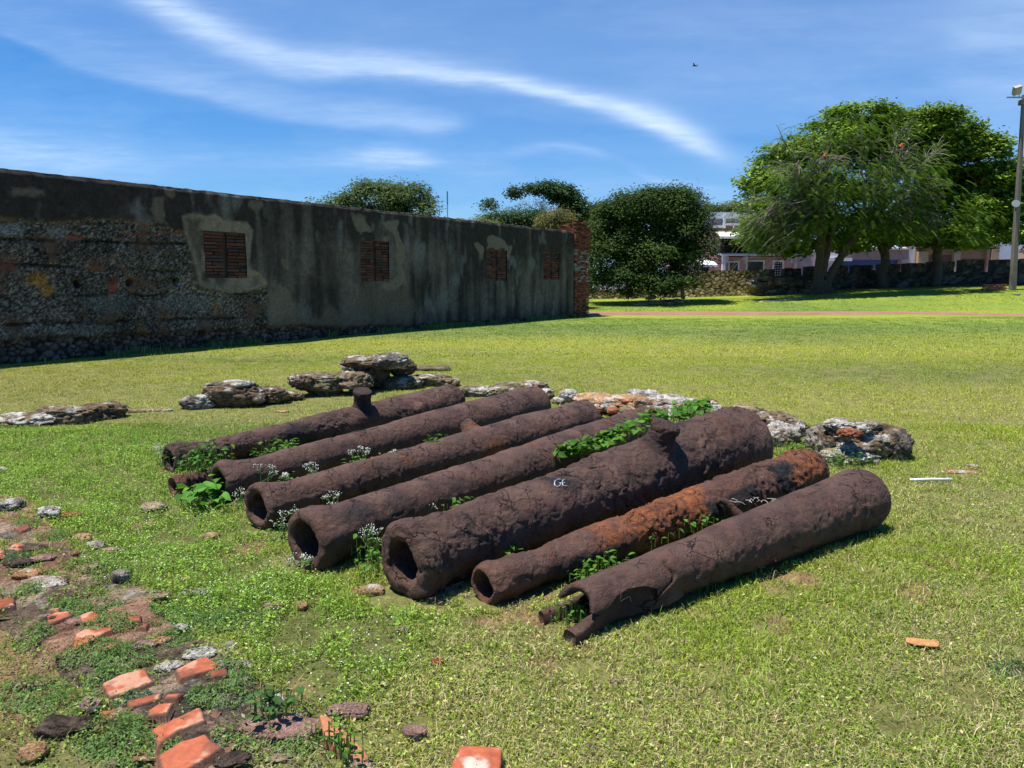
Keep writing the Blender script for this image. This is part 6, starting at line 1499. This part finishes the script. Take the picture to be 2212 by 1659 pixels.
# ------------------------------------------------------------------ trees
def crown(rng, lobes, n, size, colA, colB, clump=.45, shell=.5, flat=.6, droop=0.0, asp=.55, up=.6, nclump=None, stretch=None):
    """lobes: (x,y,z, rx,ry,rz, weight)"""
    L = np.array(lobes, float); w = L[:, 6]*(L[:, 3]*L[:, 4]+L[:, 3]*L[:, 5])/2; w /= w.sum(); nc = nclump or max(30, n//110)
    k = rng.choice(len(L), nc, p=w); d = rng.normal(0, 1, (nc, 3)); d /= np.linalg.norm(d, axis=1)[:, None]; d[:, 2] = np.abs(d[:, 2])*np.where(rng.random(nc) < .72, 1, -1)
    r = shell+(1-shell)*rng.random(nc)**.6; C = L[k, :3]+d*L[k, 3:6]*r[:, None]; tone = rng.uniform(0, 1, nc)
    j = rng.integers(0, nc, n); off = rng.normal(0, 1, (n, 3))*[clump, clump, clump*flat]; c = C[j]+off; out = off+d[j]*clump*1.2
    nr = out/np.linalg.norm(out, axis=1)[:, None]*(1-up)+rng.normal(0, .35, (n, 3)); nr[:, 2] += up+.2
    az = np.arctan2(d[j, 1], d[j, 0])+rng.normal(0, .9, n); t = np.clip(tone[j]*.7+rng.random(n)*.45, 0, 1)[:, None]
    col = (np.array(colA)*(1-t)+np.array(colB)*t)*rng.uniform(.75, 1.25, (n, 1)); s = rng.uniform(.7, 1.3, n)*size
    V, Q, Cc = leaflets(c, s, nr, az, np.clip(col, .005, 1), asp)
    return V, Q, Cc, C
def limb(mb, p0, p1, r0, r1, rng, n=6, wob=.08, c=None, k=8, sag=0):
    p0, p1 = Vector(p0), Vector(p1); L = (p1-p0).length; pts = []; rr = []
    for i in range(n+1):
        t = i/n; q = p0.lerp(p1, t)+Vector(rng.normal(0, 1, 3))*wob*L*math.sin(math.pi*t)*.6; q.z += sag*L*math.sin(math.pi*t); pts.append(q); rr.append(r0+(r1-r0)*t)
    mb.tube(pts, rr, k, c); return pts
def tree(name, label, base, lobes_px, y, n, size, cA, cB, seed, trunks, mat=None, group=None, clump=.45, shell=.45, flat=.6, up=.6, asp=.55, dz=None, branches=14, cat='tree', bcol=None, branch_r=.07):
    rng = np.random.default_rng(seed); r = empty(name, tuple(base)); tag(r, label, cat, group); loc = np.array(r.location); L = []
    for (u, v, hw, hh, dy, wt) in lobes_px:
        yy = y+dy; c = PD(u, v, yy); s = yy/F; L.append((c.x, c.y, c.z, hw*s, (dz or hw*s*.8) if dz is None else dz, hh*s, wt))
    V, Q, C, CC = crown(rng, L, n, size, cA, cB, clump, shell, flat, up=up, asp=asp); mb = MB(); V = V-loc
    for (x0, y0, z0, r0, x1, y1, z1, r1) in trunks: limb(mb, Vector((x0, y0, z0))-Vector(loc), Vector((x1, y1, z1))-Vector(loc), r0, r1, rng, 8, .05)
    tops = [Vector(t[4:7]) for t in trunks]
    for i in range(branches):
        t = tops[i % len(tops)]; q = Vector(CC[rng.integers(0, len(CC))]); limb(mb, t-Vector(loc)-Vector((0, 0, rng.uniform(0, 1)*.8)), t.lerp(q, .85)-Vector(loc), branch_r*rng.uniform(.7, 1.4), .02, rng, 6, .10)
    mb.build('trunk', M_BARK, r, True); npmesh('crown', V, [Q], mat or M_LEAF, r, col=C, smooth=False)
    return r
DG = (.020, .045, .014); DG2 = (.050, .095, .022)
# dark round tree in the middle
y = 44; b = G(1405, 645)
tree('mango_tree', 'dark dense round tree between the brick pier and the pink house', b, [(1400, 470, 70, 55, 0, 1.4), (1330, 500, 50, 60, 0, 1), (1450, 445, 45, 40, 0, 1), (1390, 440, 45, 30, 0, .8), (1475, 500, 55, 55, 0, 1.1), (1300, 560, 45, 60, -.5, 1), (1400, 570, 60, 55, -1, 1.2), (1490, 560, 42, 45, 0, 1),
     (1290, 600, 30, 30, 0, .6), (1350, 605, 55, 34, -.8, 1), (1440, 610, 55, 30, -.8, 1), (1400, 615, 60, 22, -1.4, .8), (1340, 455, 44, 34, 0, .9), (1460, 440, 48, 32, 0, .8), (1500, 470, 36, 36, 0, .7), (1292, 500, 22, 36, 0, .6), (1285, 540, 20, 40, -.5, .6), (1505, 535, 32, 45, 0, .7), (1320, 480, 36, 40, .5, .8), (1400, 510, 90, 60, .8, 1.3), (1380, 480, 60, 50, .6, 1), (1420, 560, 80, 50, .6, 1.2), (1350, 455, 30, 25, 0, .5)], y, 105000, .17, (.018, .038, .011), (.070, .118, .022), 11, [(b.x, b.y, b.z-.1, .34, b.x-.2, b.y, b.z+2.4, .22), (b.x, b.y, b.z+1.5, .2, b.x+.9, b.y, b.z+3.6, .14), (b.x+2.1, b.y, b.z-.1, .14, b.x+1.6, b.y, b.z+2.6, .1)], M_LEAF_DARK, clump=.30, shell=.72, asp=.45, dz=2.3, branches=10)
# tree over the long wall
y = 60; b = Vector((xat(815, y), y, 0))
tree('mango_tree', 'broad round tree rising above the middle of the long wall', b, [(815, 440, 75, 44, 0, 1.4), (750, 455, 50, 35, 0, 1), (880, 440, 55, 40, 0, 1.2), (700, 452, 35, 22, 0, .6), (925, 470, 30, 30, 0, .7), (820, 490, 130, 35, 0, 1)], y, 30000, .24, (.04, .075, .022), (.12, .17, .05), 12, [(b.x, y, 0, .4, b.x, y, 3.2, .3)], None, clump=.42, shell=.6, asp=.5, dz=2.5)
# palm
def palm():
    y = 56; b = Vector((xat(985, y), y, 0)); r = empty('palm_tree', tuple(b)); tag(r, 'feathery palm top just showing over the long wall', 'palm tree'); rng = np.random.default_rng(5); mb = MB(); top = Vector((0, 0, PD(985, 482, y).z)); mb.tube([(0, 0, 0), (.1, 0, 2), top], [.2, .16, .12], 8); mb.build('trunk', M_BARK, r); ml = MB()
    for i in range(22):
        a = rng.uniform(0, 6.28); e = rng.uniform(.1, 1.1); d = Vector((math.cos(a)*math.cos(e), math.sin(a)*math.cos(e), math.sin(e))); L = rng.uniform(1.1, 1.6); p = top.copy(); prev = p
        for k in range(12):
            d = (d+Vector((0, 0, -.14))).normalized(); q = p+d*L/12; s = d.cross(Vector((0, 0, 1))).normalized()
            for sg in (1, -1):
                tip = q+s*sg*.34+d*.16-Vector((0, 0, .16)); ml.add([tuple(p), tuple(q), tuple(tip)], [np.array([[0, 1, 2]])], np.array([.12, .18, .05])*rng.uniform(.7, 1.4))
            p = q
    ml.build('crown', M_LEAF, r)
palm()
# spreading tree with bare twigs
def bare_twigs(r, rng, starts, n, L0, c=(.30, .27, .25), spread=.5, depth=4, r0=.05, bias=(0, 0, .4)):
    mb = MB()
    def go(p, d, L, rad, dep):
        q = p+d*L; mid = p.lerp(q, .5)+Vector(rng.normal(0, .07, 3))*L; mb.tube([p, mid, q], [rad, rad*.85, rad*.7], 5, c, False)
        if dep == 0: return
        for _ in range(2 if rng.random() < .6 else 3):
            nd = (d+Vector(rng.normal(0, spread, 3))+Vector(bias)*.25).normalized(); go(q, nd, L*rng.uniform(.6, .9), rad*.66, dep-1)
    for s in starts:
        for i in range(n): go(Vector(s[:3]), (Vector(s[3:6])+Vector(rng.normal(0, .3, 3))).normalized(), L0, r0, depth)
    return mb
y = 56; b = Vector((xat(1170, y), y, 0))
t4 = tree('spreading_tree', 'tall open tree with dark leaf clumps and pale bare twigs behind the long wall', b, [(1215, 425, 34, 22, 0, 1.2), (1238, 455, 24, 30, 0, 1), (1165, 410, 32, 9, 0, .7), (1190, 415, 30, 14, 0, .8), (1110, 418, 16, 9, 0, .35), (1060, 445, 14, 10, 0, .3), (1228, 480, 28, 26, 0, 1)], y, 15000, .22, (.022, .05, .018), (.055, .10, .03), 13, [(b.x, y, 0, .4, b.x+.4, y, 4.2, .25)], M_LEAF_DARK, clump=.30, shell=.5, asp=.5, dz=1.6, branches=6)
rng = np.random.default_rng(8); bl = []
mb = bare_twigs(t4, rng, [(xat(1150, y)-b.x, 0, 4.6, -.5, 0, 1), (xat(1180, y)-b.x, 0, 4.8, 0, 0, 1), (xat(1120, y)-b.x, 0, 4.4, -.9, 0, .7)], 3, 1.0); mb.build('bare_branches', attr_mat('pale bark', nscale=0, bump=0), t4)
tree('shrub_tree', 'low dark green tree mass right behind the long wall, left of the pier', Vector((xat(1140, 50), 50, 0)), [(1110, 478, 60, 24, 0, 1), (1170, 478, 50, 24, 0, 1), (1070, 485, 40, 18, 0, .7), (1140, 500, 80, 20, 0, .8)], 50, 14000, .17, (.02, .05, .018), (.06, .11, .03), 14, [(xat(1140, 50), 50, 0, .2, xat(1140, 50), 50, 2.5, .15)], None, clump=.32, shell=.5, dz=1.5, branches=5)
tree('shrub_tree', 'olive brown bush showing above the wall beside the brick pier', Vector((xat(1205, 40), 40, 0)), [(1212, 472, 28, 17, 0, 1), (1185, 482, 22, 14, 0, .8), (1215, 500, 30, 20, 0, .6)], 40, 7000, .10, (.10, .10, .04), (.20, .18, .08), 15, [(xat(1205, 40), 40, 0, .1, xat(1205, 40), 40, 3.4, .06)], None, clump=.22, shell=.5, dz=.8, branches=8)
tree('shrub_tree', 'small yellow green bush at the left end of that tree mass above the wall', Vector((xat(1040, 46), 46, 0)), [(1035, 486, 22, 12, 0, 1), (1060, 490, 20, 12, 0, 1)], 46, 4000, .12, (.09, .12, .04), (.18, .2, .08), 16, [(xat(1040, 46), 46, 0, .1, xat(1040, 46), 46, 3, .06)], None, clump=.25, shell=.5, dz=.8, branches=4)
tree('round_tree', 'distant dark tree filling the gap between the pier and the round tree', Vector((xat(1275, 58), 58, 0)), [(1270, 480, 28, 34, 0, 1), (1290, 520, 30, 50, 0, 1), (1262, 520, 20, 50, 0, .8)], 58, 9000, .22, DG, DG2, 17, [(xat(1275, 58), 58, 0, .3, xat(1275, 58), 58, 3, .2)], M_LEAF_DARK, clump=.4, shell=.5, dz=1.6, branches=4)
tree('street_tree', 'thin yellowish tree top rising behind the flat roof of the pink house', Vector((xat(1560, 80), 80, 0)), [(1540, 455, 28, 12, 0, 1), (1575, 452, 22, 12, 0, 1), (1525, 462, 18, 10, 0, .6)], 80, 5500, .22, (.06, .09, .03), (.13, .16, .05), 18, [(xat(1560, 80), 80, 0, .3, xat(1560, 80), 80, 5.5, .15)], None, clump=.38, shell=.4, dz=1.8, branches=8)
# almond trees at the back right
AL = (.040, .085, .013); AL2 = (.23, .35, .035)
def almond(label, u, lobes, seed, y, n, cA=AL, cB=AL2, trunkr=.33):
    b = G(u, 608); b.y = y; b.x = xat(u, y); b.z = float(ground_z(b.x, y)); s = y/F
    tree('almond_tree', label, b, lobes, y, n, .27, cA, cB, seed, [(b.x, b.y, b.z-.1, trunkr, b.x+.1, b.y, b.z+3.2, trunkr*.75), (b.x, b.y, b.z+2.2, trunkr*.6, b.x-1.6, b.y, b.z+4.8, .2), (b.x, b.y, b.z+2.2, trunkr*.6, b.x+1.6, b.y, b.z+5, .2)], M_LEAF_TREE, clump=.40, shell=.62, flat=.38, up=.75, asp=.6, dz=3.0, branches=14, branch_r=.10, group='broad leaved trees behind the battlements')
almond('broad leaved tree filling the back of the big crown, trunk right of the forked one', 1905, [(1700, 420, 70, 70, 0, 1), (1650, 400, 42, 40, 0, .8), (1780, 330, 90, 60, 0, 1.2), (1900, 300, 90, 50, 0, 1.2), (1700, 350, 60, 40, 0, .9), (1680, 490, 75, 38, -.5, 1), (1790, 530, 60, 12, -1, .7), (1640, 480, 40, 60, 0, .9), (1950, 420, 90, 90, 0, 1), (1860, 518, 80, 20, 0, .9), (1700, 540, 56, 10, -1, .6), (1960, 278, 60, 28, 0, .8), (1850, 250, 70, 14, 0, .5), (1960, 498, 90, 30, 0, .8), (1800, 440, 80, 60, 0, 1.2), (1850, 500, 70, 40, 0, 1), (1740, 470, 60, 50, 0, .9)], 31, 51, 84000)
almond('broad leaved tree at the right of the big crown, trunk left of the brown pilasters', 2020, [(2000, 290, 90, 45, 0, 1.2), (2080, 340, 80, 50, 0, 1.1), (2130, 400, 70, 50, 0, 1), (2080, 460, 100, 50, 0, 1.1), (2020, 508, 90, 22, 0, .9), (2130, 500, 60, 32, 0, .9), (1990, 255, 40, 12, 0, .4), (2150, 460, 50, 50, 0, .8), (1950, 330, 80, 50, 0, .8), (2060, 522, 60, 10, 0, .6)], 32, 50.5, 66000)
almond('darker broad leaved tree behind the lamp post at the right edge', 2260, [(2190, 390, 60, 45, 0, 1), (2190, 470, 60, 50, 0, 1), (2260, 420, 90, 80, 0, 1), (2180, 502, 45, 20, 0, .7), (2300, 500, 100, 50, 0, 1)], 33, 53, 30000, (.05, .11, .02), (.12, .22, .03))

# the feathery forked tree in front
def feather_tree():
    y = 46.5; b = Vector((xat(1772, y), y, 0)); b.z = float(ground_z(b.x, y)); rng = np.random.default_rng(21)
    r = empty('flame_tree', tuple(b)); tag(r, 'wide feathery tree with a forked trunk and pale drooping bare branches', 'tree'); loc = np.array(b)
    def W(u, v, dy=0): p = PD(u, v, y+dy); return p-b
    mb = MB(); bark = (.085, .064, .050)
    def T(pts, rr, k=12):
        # densify and roughen
        P_ = [W(*p) for p in pts]; n = 26; t = np.linspace(0, len(P_)-1, n); A = np.array([tuple(p) for p in P_]); c = np.stack([np.interp(t, range(len(P_)), A[:, i]) for i in range(3)], -1); rd = np.interp(t, range(len(P_)), rr)
        for i in range(3): c[:, i] = np.convolve(np.pad(c[:, i], 2, 'edge'), np.ones(5)/5, 'valid')
        mb.tube([Vector(q) for q in c], rd*(1+.07*np.sin(t*9)), k, bark)
    T([(1768, 640), (1769, 610), (1770, 580), (1773, 540), (1776, 505), (1770, 470), (1765, 430)], [.46, .31, .27, .25, .23, .20, .15])
    T([(1782, 640), (1786, 612), (1795, 590), (1812, 565), (1825, 540), (1845, 515), (1870, 492), (1900, 480)], [.34, .25, .25, .23, .21, .20, .17, .13])
    T([(1779, 600), (1781, 570), (1789, 540), (1800, 500), (1805, 450)], [.2, .2, .17, .15, .12])
    for (u, v, rr) in ((1740, 637, .10), (1752, 639, .14), (1795, 638, .14), (1815, 636, .12), (1830, 635, .08)): T([(u, v+2, -.3), ((u+1776)/2, (v+622)/2+4, -.2), (1775+(u-1775)*.15, 605, 0)], [rr*.6, rr, rr*1.5])
    mb.build('trunk', attr_mat('grey bark', rough=.9, nscale=7, namp=.4, bump=.8, bscale=9, bdist=.05), r, True)
    # branch network: limbs arching to the rim of an umbrella crown
    mb = MB(); tips = []; pale = np.array([.25, .215, .17])
    starts = [(1765, 430), (1770, 470), (1805, 450), (1900, 480), (1870, 492), (1776, 505)]
    rim = []
    for i in range(64):
        a = rng.uniform(-.9, 3.9+.15); u0 = 1850; v0 = 425
        rad = rng.uniform(.45, 1.0); uu = u0+math.cos(a)*265*rad; vv = 455-abs(math.sin(a))*200*rad if math.sin(a) > 0 else 455+abs(math.sin(a))*70*rad
        rim.append((uu, vv, rng.uniform(-3.2, 1.5)))
    for (uu, vv, dy) in rim:
        s = starts[rng.integers(0, len(starts))]; s = min(starts, key=lambda q: abs(q[0]-uu)+rng.uniform(0, 120)); p0 = W(*s); p3_ = W(uu, vv, dy); mid = (p0+p3_)/2; mid.z += .22*(p3_-p0).length*.5+.3
        pts = []; n = 9
        for k in range(n+1):
            t = k/n; q = p0*(1-t)**2+mid*2*t*(1-t)+p3_*t*t; pts.append(q+Vector(rng.normal(0, .07, 3)))
        mb.tube(pts, [.085*(1-t_/n*.82) for t_ in range(n+1)], 5, pale*rng.uniform(.45, 1.0), False)
        for k in range(4, n+1):
            for _ in range(3):
                d = (pts[k]-pts[k-1]).normalized()+Vector(rng.normal(0, .55, 3)); d.normalize(); L = rng.uniform(.6, 1.5); q = pts[k]; pp = [q]
                for j in range(5): d = (d+Vector((0, 0, -.17))).normalized(); q = q+d*L/5; pp.append(q)
                mb.tube(pp, [.028, .024, .02, .016, .012, .008], 4, pale*rng.uniform(.5, 1.1), False); tips += pp[1:]
    # brittle bare twigs, lower left
    for i in range(44):
        u = rng.uniform(1610, 1760); v = rng.uniform(430, 560); p = W(u, v, rng.uniform(-3.6, -2.2)); d = Vector((-.9, rng.normal(0, .3), -.25+rng.normal(0, .3))).normalized(); q = p; pp = [p]
        for j in range(6): d = (d+Vector((0, 0, -.08))+Vector(rng.normal(0, .10, 3))).normalized(); q = q+d*rng.uniform(.18, .34); pp.append(q)
        mb.tube(pp, [.022, .02, .018, .014, .01, .007, .005], 4, pale*rng.uniform(.5, 1.0), False); 
        if rng.random() < .4: tips += pp[3:]
    mb.build('bare_branches', attr_mat('pale bark', nscale=0, bump=0), r)
    # fronds: feathery leaves that droop from the twig ends
    tp = np.array([tuple(t) for t in tips]); n = 2700; base = tp[rng.integers(0, len(tp), n)]+rng.normal(0, .16, (n, 3)); 
    # drooping sprays front right and low rim
    ex = []
    for (u, v, hu, hv, dy, m) in ((1900, 430, 55, 90, -3, 480), (1960, 490, 50, 36, -3, 220), (2090, 465, 60, 50, -2.5, 260), (2100, 515, 44, 20, -2.5, 120), (1850, 480, 60, 36, -2.5, 160), (1740, 490, 60, 38, -2.6, 240), (1640, 505, 40, 36, -2, 200), (1790, 300, 90, 45, -1, 220), (1880, 280, 90, 35, -1, 160), (1880, 470, 60, 50, -2.8, 300), (1830, 440, 60, 60, -3, 260), (1990, 400, 60, 80, -3, 300), (1700, 420, 70, 70, -2.5, 300), (1815, 400, 70, 70, -3, 300)):
        uu = rng.normal(0, .5, m)*hu+u; vv = rng.normal(0, .5, m)*hv+v; ex.append(np.array([tuple(W(a_, b_, dy+c_)) for a_, b_, c_ in zip(uu, vv, rng.uniform(-.8, .8, m))]))
    for (u, v, sp) in ((1765, 262, 6), (1790, 250, 9), (1820, 240, 12), (1845, 246, 12), (1925, 240, 8), (1935, 232, 6), (1905, 250, 10), (1950, 236, 8)):
        ex.append(np.array([tuple(W(u+rng.normal(0, sp), v+rng.normal(0, 3), -.5)) for _ in range(14)]))
    base = np.concatenate([base]+ex); n = len(base)
    rad = base.copy(); rad[:, 2] -= 4; az = np.arctan2(rad[:, 1], rad[:, 0])+rng.normal(0, .8, n); el = rng.normal(-.25, .35, n)
    D = np.stack([np.cos(az)*np.cos(el), np.sin(az)*np.cos(el), np.sin(el)], -1); L = rng.uniform(.32, .6, n); m = 8; Vs = []; Cs = []
    S = np.cross(D, [0, 0, 1.]); S /= np.linalg.norm(S, axis=1)[:, None]; tone = rng.random((n, 1)); colb = np.array([.035, .08, .012])*(1-tone)+np.array([.16, .27, .03])*tone
    dark = rng.random((n, 1)) < .25; colb = np.where(dark, colb*.6, colb)
    for k in range(m):
        t = (k+.5)/m; c = base+D*(L*t)[:, None]-np.array([0, 0, 1.])*(L*t*t*.45)[:, None]; wd = .13*math.sin(math.pi*(.15+.8*t))
        for sg in (1, -1):
            a_ = c; e = c+S*sg*wd+D*.05-np.array([0, 0, .035]); tt = D*.015
            Vs.append(np.stack([a_-tt, a_+tt, e+tt*.7, e-tt*.7], 1)); Cs.append(colb)
    V = np.concatenate(Vs).reshape(-1, 3); C = np.repeat(np.concatenate(Cs), 4, 0)*rng.uniform(.8, 1.2, (len(V), 1)); Q = np.arange(len(V)//4)[:, None]*4+np.array([[0, 1, 2, 3]])
    npmesh('crown', V, [Q], M_LEAF, r, col=C, smooth=False)
    mb = MB()
    for (u, v) in ((2015-245, 377), (2198-0-0, 356-0),):
        pass
    for (u, v) in ((1750+0.0, 358),): pass
    for (u, v) in ((int((1750+733*.3616)*.885), int((200+495*.3616)*.885)), (int((1750+1245*.3616)*.885), int((200+432*.3616)*.885))):
        for k in range(5): c = W(u+rng.normal(0, 2), v+rng.normal(0, 2), -3.4); lump(mb, c, (.14, .14, .14), 0, 900+k, .3, 2, 0, 'red', 0)
    mb.build('blossom', plain('orange petals', (.55, .13, .03), .6), r)
feather_tree()

# ------------------------------------------------------------------ masts and bird
def bits():
    y = 75; mb = MB(); x = xat(968.5, y); mb.tube([(0, 0, 0), (0, 0, PD(968, 418, y).z)], [.07, .035], 6); mb.box(0, 0, PD(968, 427, y).z, .12, .1, 1.2); o = mb.build('mast', plain('blue grey mast', (.16, .24, .30), .6)); o.location = (x, y, 0); tag(o, 'thin mast standing above the wall beside the palm top', 'mast')
    mb = MB(); mb.tube([(0, 0, 0), (0, 0, PD(870, 380, y).z)], [.04, .02], 5); o = mb.build('antenna', plain('dark mast', (.08, .09, .1), .6)); o.location = (xat(870.5, y), y, 0); tag(o, 'hair thin antenna rising out of the round tree over the wall', 'antenna')
    c = PD(1500, 142, 60); V, Fc = ico(2); mb = MB(); mb.add(V*[.10, .32, .08], [Fc])
    for s in (-1, 1):
        mb.add([(0, .1, .03), (0, -.12, .03), (s*.3, -.05, .16), (s*.62, -.22, .05), (s*.3, .12, .16)], [np.array([[0, 1, 2, 4]]), np.array([[4, 2, 3]])])
    mb.add([(-.06, -.3, 0), (.06, -.3, 0), (.1, -.55, 0), (-.1, -.55, 0)], [np.array([[0, 1, 2, 3]])]); o = mb.build('bird', plain('dark feathers', (.02, .02, .022), .8)); o.location = c; o.scale = (.55, .55, .55); o.rotation_euler = (0, R(20), R(50)); tag(o, 'small dark bird gliding high in the blue sky', 'bird')
bits()
build_grass()
